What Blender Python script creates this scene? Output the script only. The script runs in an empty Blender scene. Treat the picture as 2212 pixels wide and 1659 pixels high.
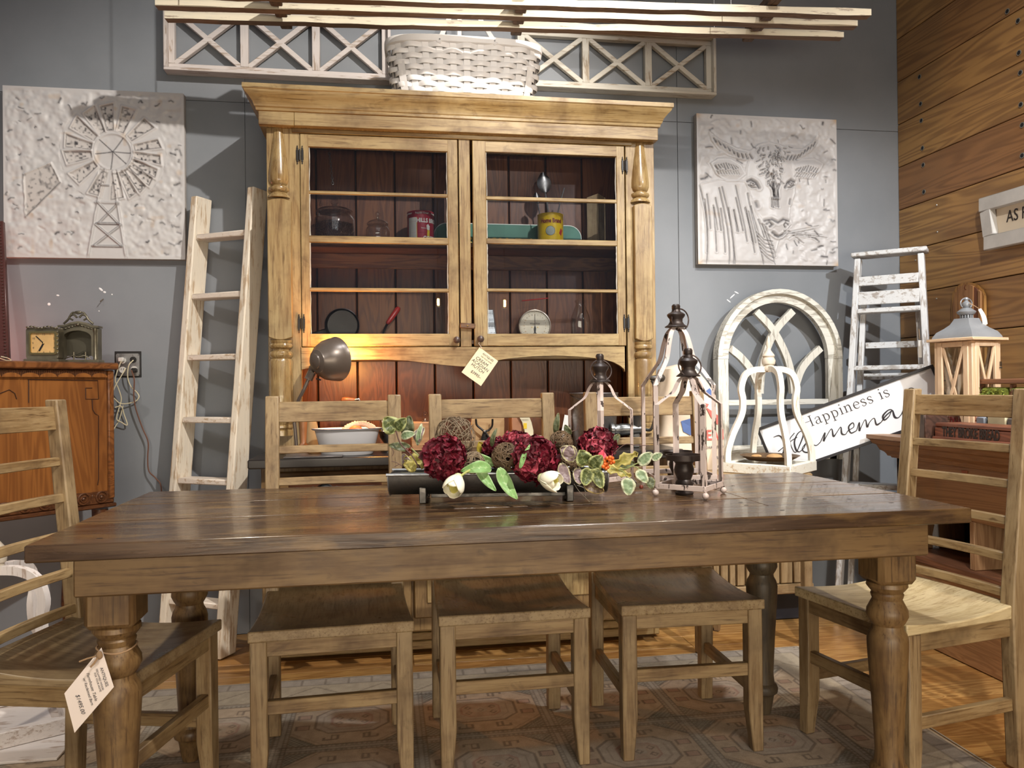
import bpy, bmesh, math, random
import numpy as np
from mathutils import Vector, Matrix, Euler

# ---------------------------------------------------------------- camera, world, lights, exposure
SC = bpy.context.scene
COL = SC.collection
FPX, YAW, PITCH, ROLL, H = 1676.53, math.radians(9.0435), math.radians(0.2344), math.radians(-0.6468), 1.084
_F = Vector((math.sin(YAW)*math.cos(PITCH), math.cos(YAW)*math.cos(PITCH), math.sin(PITCH)))
_R0 = Vector((math.cos(YAW), -math.sin(YAW), 0)); _U0 = _R0.cross(_F)
_R = _R0*math.cos(ROLL) + _U0*math.sin(ROLL); _U = -_R0*math.sin(ROLL) + _U0*math.cos(ROLL)
cam = bpy.data.cameras.new('camera'); camo = bpy.data.objects.new('camera', cam); COL.objects.link(camo)
camo.matrix_world = Matrix.Translation((0, 0, H)) @ Matrix((_R, _U, -_F)).transposed().to_4x4()
cam.sensor_fit = 'HORIZONTAL'; cam.sensor_width = 36; cam.lens = FPX/2212*36
cam.clip_start = .05; cam.clip_end = 60
SC.camera = camo
SC.view_settings.view_transform = 'Standard'; SC.view_settings.look = 'None'
SC.view_settings.gamma = 1; SC.view_settings.use_curve_mapping = False
SC.view_settings.exposure = 0.36
SC.cycles.max_bounces = 7; SC.cycles.diffuse_bounces = 3; SC.cycles.glossy_bounces = 3
SC.cycles.transmission_bounces = 7; SC.cycles.transparent_max_bounces = 10
SC.cycles.caustics_reflective = False; SC.cycles.caustics_refractive = False
SC.cycles.sample_clamp_indirect = 4
SC.cycles.use_denoising = True
wd = bpy.data.worlds.new('shop'); SC.world = wd; wd.use_nodes = True
wd.node_tree.nodes['Background'].inputs[0].default_value = (.80, .84, 1.0, 1)
wd.node_tree.nodes['Background'].inputs[1].default_value = .09

def lamp(name, kind, loc, target, power, color, size=.05, angle=60, blend=.5, spread=None, sy=None):
    l = bpy.data.lights.new(name, kind); o = bpy.data.objects.new(name, l); COL.objects.link(o)
    o.location = loc
    if target is not None:
        o.rotation_euler = (Vector(target)-Vector(loc)).to_track_quat('-Z', 'Y').to_euler()
    l.energy = power; l.color = color
    if kind == 'SPOT': l.spot_size = math.radians(angle); l.spot_blend = blend; l.shadow_soft_size = size
    elif kind == 'POINT': l.shadow_soft_size = size
    elif kind == 'AREA':
        l.shape = 'RECTANGLE'; l.size = size; l.size_y = sy or size
        if spread: l.spread = math.radians(spread)
    return o
WARM = (1.0, .88, .72); NEUT = (1.0, .94, .86); COOL = (.93, .97, 1.0)
# track spots of the shop, aimed at the displays
lamp('track_spot', 'SPOT', (1.54, .12, 3.93), (-.22, 3.4, 1.12), 500, NEUT, .035, 54, .5)
lamp('track_spot', 'SPOT', (2.35, .4, 2.75), (1.8, 3.5, 1.0), 230, COOL, .035, 54, .9)
lamp('track_spot', 'SPOT', (.66, .25, 2.15), (.5, 3.2, 2.46), 170, NEUT, .03, 22, .9)
lamp('track_spot', 'SPOT', (-1.5, .3, 3.3), (-1.45, 3.5, 1.0), 70, NEUT, .04, 42, .9)
lamp('track_spot', 'SPOT', (.9, .3, 3.75), (2.5, 2.9, 1.0), 230, NEUT, .04, 52, .6)
lamp('track_spot', 'SPOT', (.9, 2.55, 3.5), (.7, 2.1, .4), 90, COOL, .04, 80, .5)
lamp('track_spot', 'SPOT', (-1.9, 1.9, 3.0), (-.6, 2.1, .5), 90, WARM, .05, 60, .5)
lamp('track_spot', 'SPOT', (2.2, 1.35, 3.2), (1.75, 2.1, .5), 90, WARM, .05, 60, .5)
lamp('track_spot', 'SPOT', (.6, -.4, 3.3), (.6, 2.2, .8), 40, COOL, .06, 50, .6)
# area lights added as soft fill behind the camera: one overhead, one low
lamp('overhead_fill', 'AREA', (.4, -1.5, 4.3), (.4, 2.2, .8), 18, (1.0, .93, .84), 3.2, sy=1.4)
lamp('low_front_fill', 'AREA', (.4, -2.0, .80), (.4, 1.8, .2), 34, (1.0, .87, .68), 3.4, sy=.8, spread=110)
lamp('red_lamp_glow', 'POINT', (-1.80, 3.38, 1.26), None, 3.0, (1.0, .26, .16), .05)

# ---------------------------------------------------------------- pixel -> world on a real plane
def _ray(u, v): return _F + _R*((u-1106)/FPX) - _U*((v-829.5)/FPX)
def PY(u, v, Y): d = _ray(u, v); return d*(Y/d.y) + Vector((0, 0, H))
def PX(u, v, X): d = _ray(u, v); return d*(X/d.x) + Vector((0, 0, H))
def PZ(u, v, z): d = _ray(u, v); return d*((z-H)/d.z) + Vector((0, 0, H))

# ---------------------------------------------------------------- object helpers
def rnd(a, b): return random.uniform(a, b)
random.seed(7)

def thing(name, label, cat, loc=(0, 0, 0), rotz=0, group=None):
    o = bpy.data.objects.new(name, None); COL.objects.link(o)
    o.location = loc; o.rotation_euler = (0, 0, rotz); o.empty_display_size = .05
    o['label'] = label; o['category'] = cat
    if group: o['group'] = group
    o['_b'] = (0, 0, 0) if rotz else tuple(loc)
    return o
def tag(o, label, cat, group=None, kind=None):
    o['label'] = label; o['category'] = cat
    if group: o['group'] = group
    if kind: o['kind'] = kind
    return o
def dup(o, parent=None, loc=None, rotz=None, label=None):
    c = o.copy(); COL.objects.link(c)
    if parent is not None: c.parent = parent
    if loc is not None: c.location = loc
    if rotz is not None: c.rotation_euler = (0, 0, rotz)
    if label: c['label'] = label
    for ch in [k for k in ALLOBJ if k.parent == o]: ALLOBJ.append(dup(ch, c))
    return c
ALLOBJ = []

_CB = []
for sx in (-1, 1):
    for sy in (-1, 1):
        for sz in (-1, 1): _CB.append((sx, sy, sz))
def _chamfer_faces():
    idx = {}
    k = 0
    for c in _CB:
        for ax in range(3): idx[(c, ax)] = k; k += 1
    F = []
    for ax in range(3):
        o = [a for a in range(3) if a != ax]
        for s in (-1, 1):
            q = []
            for (p, r) in ((-1, -1), (1, -1), (1, 1), (-1, 1)):
                c = [0, 0, 0]; c[ax] = s; c[o[0]] = p; c[o[1]] = r; q.append(idx[(tuple(c), ax)])
            F.append(q)
        # edges parallel to ax
        for p in (-1, 1):
            for r in (-1, 1):
                c0 = [0, 0, 0]; c0[ax] = -1; c0[o[0]] = p; c0[o[1]] = r; c1 = list(c0); c1[ax] = 1
                c0 = tuple(c0); c1 = tuple(c1)
                F.append([idx[(c0, o[0])], idx[(c1, o[0])], idx[(c1, o[1])], idx[(c0, o[1])]])
    for c in _CB: F.append([idx[(c, 0)], idx[(c, 1)], idx[(c, 2)]])
    return F
_CF = _chamfer_faces()

class MB:
    def __init__(s): s.v = []; s.f = []
    def add(s, vs, fs, M=None):
        n = len(s.v)
        if M is not None: vs = [M @ Vector(v) for v in vs]
        s.v += [tuple(v) for v in vs]; s.f += [tuple(n+i for i in f) for f in fs]
        return s
    def obox(s, M, sx, sy, sz, b=.002):
        h = (sx/2, sy/2, sz/2); b = min(b, .45*min(sx, sy, sz))
        if b <= 0:
            vs = [(c[0]*h[0], c[1]*h[1], c[2]*h[2]) for c in _CB]
            fs = [(0, 1, 3, 2), (4, 6, 7, 5), (0, 4, 5, 1), (2, 3, 7, 6), (0, 2, 6, 4), (1, 5, 7, 3)]
        else:
            vs = []
            for c in _CB:
                for ax in range(3):
                    vs.append(tuple(c[a]*(h[a] if a == ax else h[a]-b) for a in range(3)))
            fs = _CF
        return s.add(vs, fs, M)
    def box(s, x0, x1, y0, y1, z0, z1, b=.002):
        return s.obox(Matrix.Translation(((x0+x1)/2, (y0+y1)/2, (z0+z1)/2)), abs(x1-x0), abs(y1-y0), abs(z1-z0), b)
    def bar(s, p, q, w, t, up=(0, 0, 1), b=.002, ext=0):
        # beam p->q; w along (dir x up), t along up
        p = Vector(p); q = Vector(q); d = (q-p); L = d.length; d.normalize(); up = Vector(up)
        sd = d.cross(up).normalized(); u2 = sd.cross(d)
        M = Matrix((d, sd, u2)).transposed().to_4x4(); M.translation = (p+q)/2
        return s.obox(M, L+2*ext, w, t, b)
    def lathe(s, prof, M=None, n=28, cap=True):
        vs = []; fs = []
        for r, z in prof:
            for i in range(n):
                a = 2*math.pi*i/n; vs.append((r*math.cos(a), r*math.sin(a), z))
        m = len(prof)
        for j in range(m-1):
            for i in range(n):
                k = (i+1) % n; fs.append((j*n+i, j*n+k, (j+1)*n+k, (j+1)*n+i))
        if cap:
            if prof[0][0] > 1e-6: fs.append(tuple(range(n))[::-1])
            if prof[-1][0] > 1e-6: fs.append(tuple((m-1)*n+i for i in range(n)))
        return s.add(vs, fs, M)
    def tube(s, pts, r, n=8, closed=False, cap=True):
        pts = [Vector(p) for p in pts]; m = len(pts); vs = []; fs = []
        rr = r if hasattr(r, '__len__') else [r]*m
        up = None
        for i, p in enumerate(pts):
            if closed: t = pts[(i+1) % m]-pts[i-1]
            else: t = pts[min(i+1, m-1)]-pts[max(i-1, 0)]
            if t.length < 1e-9: t = Vector((0, 0, 1))
            t.normalize()
            if up is None: up = t.orthogonal().normalized()
            else:
                up = up-t*up.dot(t)
                up = up.normalized() if up.length > 1e-6 else t.orthogonal().normalized()
            b = t.cross(up)
            for k in range(n):
                a = 2*math.pi*k/n; vs.append(p+(up*math.cos(a)+b*math.sin(a))*rr[i])
        for i in range(m if closed else m-1):
            j = (i+1) % m
            for k in range(n):
                l = (k+1) % n; fs.append((i*n+k, i*n+l, j*n+l, j*n+k))
        if cap and not closed:
            fs.append(tuple(range(n))[::-1]); fs.append(tuple((m-1)*n+k for k in range(n)))
        return s.add(vs, fs)
    def prism(s, poly, z0, z1, M=None):
        n = len(poly)
        vs = [(x, y, z0) for x, y in poly]+[(x, y, z1) for x, y in poly]
        fs = [tuple(range(n))[::-1], tuple(range(n, 2*n))]
        for i in range(n): j = (i+1) % n; fs.append((i, j, n+j, n+i))
        return s.add(vs, fs, M)
    def ribbon(s, outer, inner, z0, z1, M=None, closed=False):
        # flat band between two 2D polylines, extruded
        n = len(outer); vs = []; fs = []
        for z in (z0, z1):
            vs += [(x, y, z) for x, y in outer]; vs += [(x, y, z) for x, y in inner]
        rng = n if closed else n-1
        for i in range(rng):
            j = (i+1) % n
            fs += [(i, j, n+j, n+i), (2*n+i, 3*n+i, 3*n+j, 2*n+j), (i, 2*n+i, 2*n+j, j), (n+i, n+j, 3*n+j, 3*n+i)]
        if not closed:
            fs += [(0, n, 3*n, 2*n), (n-1, 3*n-1, 4*n-1, 2*n-1)]
        return s.add(vs, fs, M)
    def sphere(s, c, r, n=12, sc=(1, 1, 1)):
        m = max(6, n//2); prof = [(max(1e-7, r*math.sin(math.pi*i/m)), -r*math.cos(math.pi*i/m)) for i in range(m+1)]
        return s.lathe(prof, Matrix.Translation(c) @ Matrix.Diagonal((*sc, 1)), n, cap=False)
    def grid(s, nx, ny, fn, close=None):
        vs = [fn(i/(nx-1), j/(ny-1)) for j in range(ny) for i in range(nx)]
        fs = [(j*nx+i, j*nx+i+1, (j+1)*nx+i+1, (j+1)*nx+i) for j in range(ny-1) for i in range(nx-1)]
        return s.add(vs, fs)
    def build(s, name, mat, parent=None, smooth=True, kind=None, label=None, ang=40, raw=False):
        me = bpy.data.meshes.new(name)
        base = Vector(parent['_b']) if parent is not None else Vector((0, 0, 0))
        me.from_pydata([Vector(v)-base for v in s.v], [], s.f)
        bm = bmesh.new(); bm.from_mesh(me)
        if not raw: bmesh.ops.recalc_face_normals(bm, faces=bm.faces)
        if smooth:
            lim = math.radians(ang)
            for f in bm.faces: f.smooth = True
            for e in bm.edges:
                if len(e.link_faces) == 2 and e.calc_face_angle(0) > lim: e.smooth = False
        bm.to_mesh(me); bm.free()
        if mat is not None:
            for m in (mat if isinstance(mat, (list, tuple)) else [mat]): me.materials.append(m)
        o = bpy.data.objects.new(name, me); COL.objects.link(o); ALLOBJ.append(o)
        if parent is not None: o.parent = parent; o['_b'] = tuple(parent['_b'])
        else: o['_b'] = (0, 0, 0)
        if kind: o['kind'] = kind
        if label: o['label'] = label
        return o

def text_mb(txt, size, M, depth=.0006, align='CENTER', bold=0., warp=None, shear=0, sx=1.0, spacing=1.0):
    c = bpy.data.curves.new('t', 'FONT'); c.body = txt; c.size = size; c.extrude = depth; c.offset = bold*size
    c.align_x = align; c.align_y = 'CENTER'; c.shear = shear; c.resolution_u = 3; c.space_character = spacing
    o = bpy.data.objects.new('t', c); COL.objects.link(o)
    dg = bpy.context.evaluated_depsgraph_get(); me = bpy.data.meshes.new_from_object(o.evaluated_get(dg))
    mb = MB(); vs = [Vector((v.co.x*sx, v.co.y, v.co.z)) for v in me.vertices]
    if warp: vs = [Vector(warp(v)) for v in vs]
    mb.add(vs, [tuple(p.vertices) for p in me.polygons], M)
    bpy.data.objects.remove(o); bpy.data.curves.remove(c); bpy.data.meshes.remove(me)
    return mb
def frameM(o, x, y):
    x = Vector(x).normalized(); y = Vector(y); y = (y-x*y.dot(x)).normalized(); z = x.cross(y)
    M = Matrix((x, y, z)).transposed().to_4x4(); M.translation = Vector(o); return M
def stroke_mb(lines, w, M, h=.0008):
    mb = MB()
    for L in lines:
        pts = [Vector((p[0], p[1], 0)) for p in L]; ww = [(p[2] if len(p) > 2 else w) for p in L]
        o = []; i_ = []
        for k, p in enumerate(pts):
            t = pts[min(k+1, len(pts)-1)]-pts[max(k-1, 0)]
            if t.length < 1e-9: t = Vector((1, 0, 0))
            n = Vector((-t.y, t.x, 0)).normalized()*ww[k]/2
            o.append(((p+n).x, (p+n).y)); i_.append(((p-n).x, (p-n).y))
        mb.ribbon(o, i_, 0, h, M)
    return mb
def smooth_pts(pts, k=6):
    # Catmull-Rom through points of any dimension
    P = [np.array(p, float) for p in pts]; P = [2*P[0]-P[1]]+P+[2*P[-1]-P[-2]]; out = []
    for i in range(1, len(P)-2):
        for j in range(k):
            t = j/k; a, b, c, d = P[i-1], P[i], P[i+1], P[i+2]
            out.append(tuple(.5*((2*b)+(c-a)*t+(2*a-5*b+4*c-d)*t*t+(3*b-a-3*c+d)*t**3)))
    out.append(tuple(P[-2])); return out
# ---------------------------------------------------------------- materials
class NT:
    def __init__(s, name):
        s.m = bpy.data.materials.new(name); s.m.use_nodes = True; s.t = s.m.node_tree
        s.b = s.t.nodes['Principled BSDF']; s.out = s.t.nodes['Material Output']
    def n(s, typ, **kw):
        x = s.t.nodes.new(typ)
        for k, v in kw.items(): setattr(x, k, v)
        return x
    def l(s, a, b): s.t.links.new(a, b)
    def coord(s, scale=(1, 1, 1), rot=(0, 0, 0), rand=True, kind='Object'):
        tc = s.n('ShaderNodeTexCoord'); mp = s.n('ShaderNodeMapping')
        mp.inputs['Scale'].default_value = scale; mp.inputs['Rotation'].default_value = rot
        src = tc.outputs[kind]
        if rand:
            oi = s.n('ShaderNodeObjectInfo'); mu = s.n('ShaderNodeMath', operation='MULTIPLY'); mu.inputs[1].default_value = 17.3
            s.l(oi.outputs['Random'], mu.inputs[0])
            ad = s.n('ShaderNodeVectorMath', operation='ADD'); s.l(src, ad.inputs[0]); s.l(mu.outputs[0], ad.inputs[1]); src = ad.outputs[0]
        s.l(src, mp.inputs['Vector']); return mp.outputs[0]
    def noise(s, vec, scale, detail=4, rough=.55, dist=0):
        x = s.n('ShaderNodeTexNoise'); x.inputs['Scale'].default_value = scale; x.inputs['Detail'].default_value = detail
        x.inputs['Roughness'].default_value = rough; x.inputs['Distortion'].default_value = dist
        s.l(vec, x.inputs['Vector']); return x.outputs['Fac']
    def ramp(s, fac, stops, interp='LINEAR'):
        r = s.n('ShaderNodeValToRGB'); r.color_ramp.interpolation = interp; e = r.color_ramp.elements
        while len(e) > 1: e.remove(e[-1])
        def c4(c): return (c, c, c, 1) if not hasattr(c, '__len__') else (*c, 1)
        e[0].position = stops[0][0]; e[0].color = c4(stops[0][1])
        for p, c in stops[1:]: k = e.new(p); k.color = c4(c)
        s.l(fac, r.inputs[0]); return r.outputs[0]
    def mix(s, fac, a, b, mode='MIX'):
        x = s.n('ShaderNodeMix', data_type='RGBA', blend_type=mode)
        for sock, v in ((x.inputs[0], fac), (x.inputs[6], a), (x.inputs[7], b)):
            if hasattr(v, 'is_linked') or isinstance(v, bpy.types.NodeSocket): s.l(v, sock)
            elif hasattr(v, '__len__'): sock.default_value = (*v[:3], 1)
            else: sock.default_value = v
        return x.outputs[2]
    def math(s, op, a, b=0.):
        x = s.n('ShaderNodeMath', operation=op)
        for i, v in enumerate((a, b)):
            if isinstance(v, bpy.types.NodeSocket): s.l(v, x.inputs[i])
            else: x.inputs[i].default_value = v
        return x.outputs[0]
    def bump(s, h, strength=.3, dist=.002):
        b = s.n('ShaderNodeBump'); b.inputs['Strength'].default_value = strength; b.inputs['Distance'].default_value = dist
        s.l(h, b.inputs['Height']); s.l(b.outputs[0], s.b.inputs['Normal'])
    def fin(s, col=None, rough=.5, metal=0, spec=.5, coat=0):
        if col is not None:
            if isinstance(col, bpy.types.NodeSocket): s.l(col, s.b.inputs['Base Color'])
            else: s.b.inputs['Base Color'].default_value = (*col, 1)
        if isinstance(rough, bpy.types.NodeSocket): s.l(rough, s.b.inputs['Roughness'])
        else: s.b.inputs['Roughness'].default_value = rough
        s.b.inputs['Metallic'].default_value = metal; s.b.inputs['Specular IOR Level'].default_value = spec
        s.b.inputs['Coat Weight'].default_value = coat
        return s.m
_cache = {}
def cached(f):
    def g(*a, **k):
        key = (f.__name__, a, tuple(sorted(k.items())))
        if key not in _cache: _cache[key] = f(*a, **k)
        return _cache[key]
    return g
def _axs(axis, along, across): return tuple(along if i == 'xyz'.index(axis) else across for i in range(3))
@cached
def glaze(axis='x', base=(.42, .34, .19), mid=(.25, .165, .08), dark=(.085, .048, .022), amt=.5, rough=.42, coat=.0, name='glazed_wood'):
    t = NT(name)
    v = t.coord(_axs(axis, 1.3, 9)); v2 = t.coord(_axs(axis, 3, 60)); v3 = t.coord((1, 1, 1))
    a = t.noise(v, 2.6, 5, .6, .6); b = t.noise(v2, 2.5, 3, .6); c = t.noise(v3, 5.5, 4, .65)
    g = t.mix(.35, a, b)
    col = t.mix(t.ramp(g, [(.40, 1.), (.56, 0.)]), base, mid)
    blot = t.ramp(c, [(.5-.1*(amt-.5), 0.), (.78-.25*(amt-.5), .8)])
    col = t.mix(blot, col, dark)
    col = t.mix(t.ramp(b, [(.30, .7), (.43, 0.)]), col, dark)
    e = t.noise(t.coord(_axs(axis, 2.0, 5)), 4.2, 5, .7, .8); col = t.mix(t.ramp(e, [(.56, 0.), (.74, .65)]), col, dark)
    t.bump(g, .25, .0012)
    return t.fin(col, t.ramp(c, [(.3, rough-.08), (.7, rough+.15)]), coat=coat)
@cached
def plain_wood(axis='x', base=(.35, .17, .06), dark=(.12, .045, .015), rough=.45, ring=6., name='wood', fine=70, amt=.5):
    t = NT(name)
    v = t.coord(_axs(axis, .55, 5)); v2 = t.coord(_axs(axis, 1.5, fine))
    a = t.noise(v, ring*.45, 3, .55, 1.6)
    w = t.math('SINE', t.math('MULTIPLY', a, 58.)); w = t.math('ADD', t.math('MULTIPLY', w, .5), .5)
    b = t.noise(v2, 2., 3, .6); big = t.noise(t.coord(_axs(axis, .6, 2.)), 2.2, 3)
    g = t.mix(.45, w, b)
    col = t.mix(t.ramp(g, [(.25, 0.), (.85, amt*1.6)]), base, dark)
    col = t.mix(t.ramp(big, [(.45, 0.), (.75, .45)]), col, dark)
    t.bump(g, .25, .001)
    return t.fin(col, rough)
@cached
def chippy(axis='z', paint=(.78, .74, .69), under=(.30, .20, .13), amt=.42, rough=.62, name='whitewashed_wood', gr=(.42, .40, .38)):
    t = NT(name)
    v = t.coord(_axs(axis, 3.0, 26)); a = t.noise(v, 2.6, 6, .66, .3); big = t.noise(t.coord(), 6, 4, .6)
    v2 = t.coord(_axs(axis, 2, 60)); f = t.noise(v2, 3, 3)
    m = t.math('ADD', t.math('MULTIPLY', a, .75), t.math('MULTIPLY', big, .35))
    chip = t.ramp(m, [(.535+(.5-amt)*.55, 0.), (.60+(.5-amt)*.55, 1.)])
    col = t.mix(t.ramp(f, [(.3, .22), (.5, 0.)]), paint, gr)
    col = t.mix(t.math('MULTIPLY', chip, .85), col, under)
    t.bump(t.mix(.5, f, chip), -.22, .0012)
    return t.fin(col, rough)
@cached
def chipped_metal(paint=(.52, .43, .395), under=(.035, .022, .018), thr=.575):
    t = NT('chipped_paint_metal'); v = t.coord((26, 26, 8)); a = t.noise(v, 2.0, 4, .6, .5)
    c = t.ramp(a, [(thr, 0.), (thr+.02, 1.)]); t.bump(c, -.5, .001)
    return t.fin(t.mix(c, paint, under), .5)
@cached
def flat(col, rough=.5, metal=0., name='paint', spec=.5, var=0., coat=0.):
    t = NT(name)
    if var:
        n = t.noise(t.coord(), 9, 5, .6); c2 = tuple(x*(1-var) for x in col)
        return t.fin(t.mix(t.ramp(n, [(.35, 0.), (.7, 1.)]), col, c2), rough, metal, spec, coat)
    return t.fin(col, rough, metal, spec, coat)
@cached
def emit(col, st, name='glow'):
    t = NT(name); t.b.inputs['Base Color'].default_value = (0, 0, 0, 1)
    t.b.inputs['Emission Color'].default_value = (*col, 1); t.b.inputs['Emission Strength'].default_value = st; return t.m
@cached
def glass(tint=(.95, .96, .97), refl=.10, rough=.0, name='window_glass'):
    # thin pane: clear transmission plus a Fresnel-like reflection
    t = NT(name); t.t.nodes.remove(t.b)
    tr = t.n('ShaderNodeBsdfTransparent'); tr.inputs[0].default_value = (*tint, 1)
    gl = t.n('ShaderNodeBsdfGlossy'); gl.inputs['Roughness'].default_value = rough
    fr = t.n('ShaderNodeFresnel'); ge = t.n('ShaderNodeNewGeometry')
    t.l(t.math('SUBTRACT', 1.5, t.math('MULTIPLY', ge.outputs['Backfacing'], .8333)), fr.inputs['IOR'])
    fa = t.math('MULTIPLY', fr.outputs[0], refl*10)
    mx = t.n('ShaderNodeMixShader'); t.l(fa, mx.inputs[0]); t.l(tr.outputs[0], mx.inputs[1]); t.l(gl.outputs[0], mx.inputs[2])
    t.l(mx.outputs[0], t.out.inputs[0]); return t.m
@cached
def galv(name='galvanized_metal', base=(.42, .43, .44), dark=(.22, .22, .225), rough=.42):
    t = NT(name); n = t.noise(t.coord((1, 1, 1)), 22, 5, .65, 1.2)
    return t.fin(t.mix(t.ramp(n, [(.35, 0.), (.65, 1.)]), base, dark), t.ramp(n, [(.3, rough-.08), (.7, rough+.15)]), 1.)
def vcol_mat(name, base, dark, stain, rough=.5, bumpn=.2):
    t = NT(name); a = t.n('ShaderNodeAttribute', attribute_name='wear'); sep = t.n('ShaderNodeSeparateColor'); t.l(a.outputs['Color'], sep.inputs[0])
    n = t.noise(t.coord(rand=False), 60, 5, .7); n2 = t.noise(t.coord(rand=False), 7, 4, .6)
    d = t.math('MULTIPLY', sep.outputs[0], t.ramp(n, [(.25, .55), (.5, 1.)]))
    col = t.mix(t.ramp(n2, [(.62, 0.), (.8, .10)]), base, stain)
    col = t.mix(sep.outputs[1], col, stain); col = t.mix(d, col, dark)
    if bumpn: t.bump(n, bumpn, .001)
    return t.fin(col, rough)
BLACK = flat((.012, .011, .011), .45, name='black_iron')
BRONZE = flat((.045, .032, .028), .42, .35, 'dark_bronze', var=.4)
BRASS = flat((.55, .40, .16), .35, .9, 'brass')
# ---------------------------------------------------------------- the room
YW, XW = 3.60, 2.583
def wall_paint():
    t = NT('grey_blue_wall_paint'); n = t.noise(t.coord((1, 1, 1), rand=False), 3, 5, .6); f = t.noise(t.coord((1, 1, 1), rand=False), 90, 3)
    s = t.noise(t.coord((.9, 1, 14), rand=False), 6, 4, .7)
    col = t.mix(t.ramp(n, [(.35, 0.), (.7, 1.)]), (.235, .25, .272), (.205, .22, .24))
    col = t.mix(t.ramp(s, [(.74, 0.), (.8, .3)]), col, (.5, .52, .54))
    t.bump(f, .18, .0006); return t.fin(col, .55, spec=.35)
WALL = wall_paint()
# painted sheets of the back wall, joints recessed
zs = PY(1938, 284.7, YW).z
o = MB().box(-3.2, XW+.06, YW+.006, YW+.12, -.05, 3.6, 0).build('wall_back', WALL, smooth=False); o['kind'] = 'structure'
wb = o
xs = [-3.2, -1.95, PY(1468, 690, YW).x, XW+.03]
for (x0, x1) in ((-3.2, -1.9), (-1.9, -.62), (-.62, .60), (.60, xs[2]), (xs[2], XW+.03)):
    for (z0, z1) in ((0, zs), (zs, 3.6)):
        MB().box(x0+.0012, x1-.0012, YW, YW+.01, z0+.0012, z1-.0012, .0008).build('wall_panel', WALL, wb, smooth=False)
# nails and chips in the wall
FLOORM = None
def floor_mat(i, axis='x'):
    return plain_wood(axis, [(.50, .27, .085), (.44, .225, .07), (.56, .32, .11)][i], (.24, .095, .022), .33, 5., 'pine_floor_%s' % 'abc'[i], 50, .45)
fl = MB().box(-3.2, XW+.1, -1.2, YW+.12, -.06, -.012, 0).build('floor', flat((.06, .03, .012), .8, name='floor_gap'), smooth=False); fl['kind'] = 'structure'
y = YW; k = 0
while y > 1.0:
    w = .133; x = -3.2+rnd(-1, 0)
    while x < XW+.1:
        L = rnd(1.1, 2.2); x1 = min(x+L, XW+.1); x0 = max(x, -3.2)
        if x1-x0 > .05:
            MB().box(x0+.0008, x1-.0008, y-w+.0008, y-.0008, -.02, 0, .0012).build('floor_board', floor_mat(k % 3), fl, smooth=False)
        x += L; k += 1
    y -= w
# right wall of old planks running into depth
def plank_mat(i):
    t = NT('old_plank_%d' % i); base = [(.40, .22, .075), (.35, .185, .065), (.45, .25, .085), (.32, .155, .06)][i]
    v = t.coord((1, .22, 3.0)); a = t.noise(v, 3.0, 2, .5, .5)
    w = t.math('SINE', t.math('MULTIPLY', a, 70.)); w = t.math('ADD', t.math('MULTIPLY', w, .5), .5)
    b = t.noise(t.coord((1, 2, 80)), 2, 3, .6); big = t.noise(t.coord((1, .8, 2.2)), 2.5, 4, .6)
    g = t.mix(.45, w, b)
    col = t.mix(t.ramp(g, [(.3, 0.), (.9, .7)]), base, (.15, .07, .028))
    col = t.mix(t.ramp(big, [(.45, 0.), (.75, .5)]), col, (.19, .10, .05))
    t.bump(g, .35, .0015); return t.fin(col, .5)
PM = [plank_mat(i) for i in range(4)]
wr = MB().box(XW+.02, XW+.12, -1.0, YW+.1, -.05, 3.6, 0).build('wall_right', flat((.02, .012, .008), .9, name='plank_gap'), smooth=False); wr['kind'] = 'structure'
zj = [PX(u, v, XW).z for u, v in ((1932.4, 89.6), (1936, 182), (1940.9, 272.3), (1942, 366.1), (1942, 457.8), (1942, 549.5), (1942, 640.7), (1942, 731.4))]
dz = (zj[0]-zj[-1])/7; z0 = zj[0]
k = 0
zz = z0+4*dz
while zz > -.1:
    MB().box(XW, XW+.022, -1.0, YW-.002, zz-dz+.0022, zz-.0022, .0018).build('plank', PM[(k*3+k//3) % 4], wr, smooth=False); zz -= dz; k += 1
hm = flat((.01, .01, .012), .6, name='hole_dark'); rim = flat((.20, .19, .16), .7, name='hole_rim')
holes = [(1987, 166), (1989.5, 224.5), (1991, 260.5), (1993.5, 320), (1995, 356.5), (1996.5, 414.5), (2177, 24.5), (2200, 45), (2202, 114), (2205, 157), (2206, 226), (2209, 270), (2209, 336)]
for u, v in holes:
    c = PX(u, v, XW)
    M = Matrix.Translation(c) @ Matrix.Rotation(math.pi/2, 4, 'Y')
    MB().lathe([(.0115, -.001), (.0115, -.0035), (.008, -.003), (.008, -.001)], M, 14).build('bolt_hole', rim, wr)
    MB().lathe([(.0085, -.0036), (.001, -.0042)], M, 12).build('hole', hm, wr)
for u, v in ((2023.5, 443), (2025, 501), (1978, 562), (2023.5, 645)):
    MB().sphere(PX(u, v, XW), .0042, 8).build('nail', flat((.5, .48, .44), .35, .8, 'nail_steel'), wr)
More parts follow.
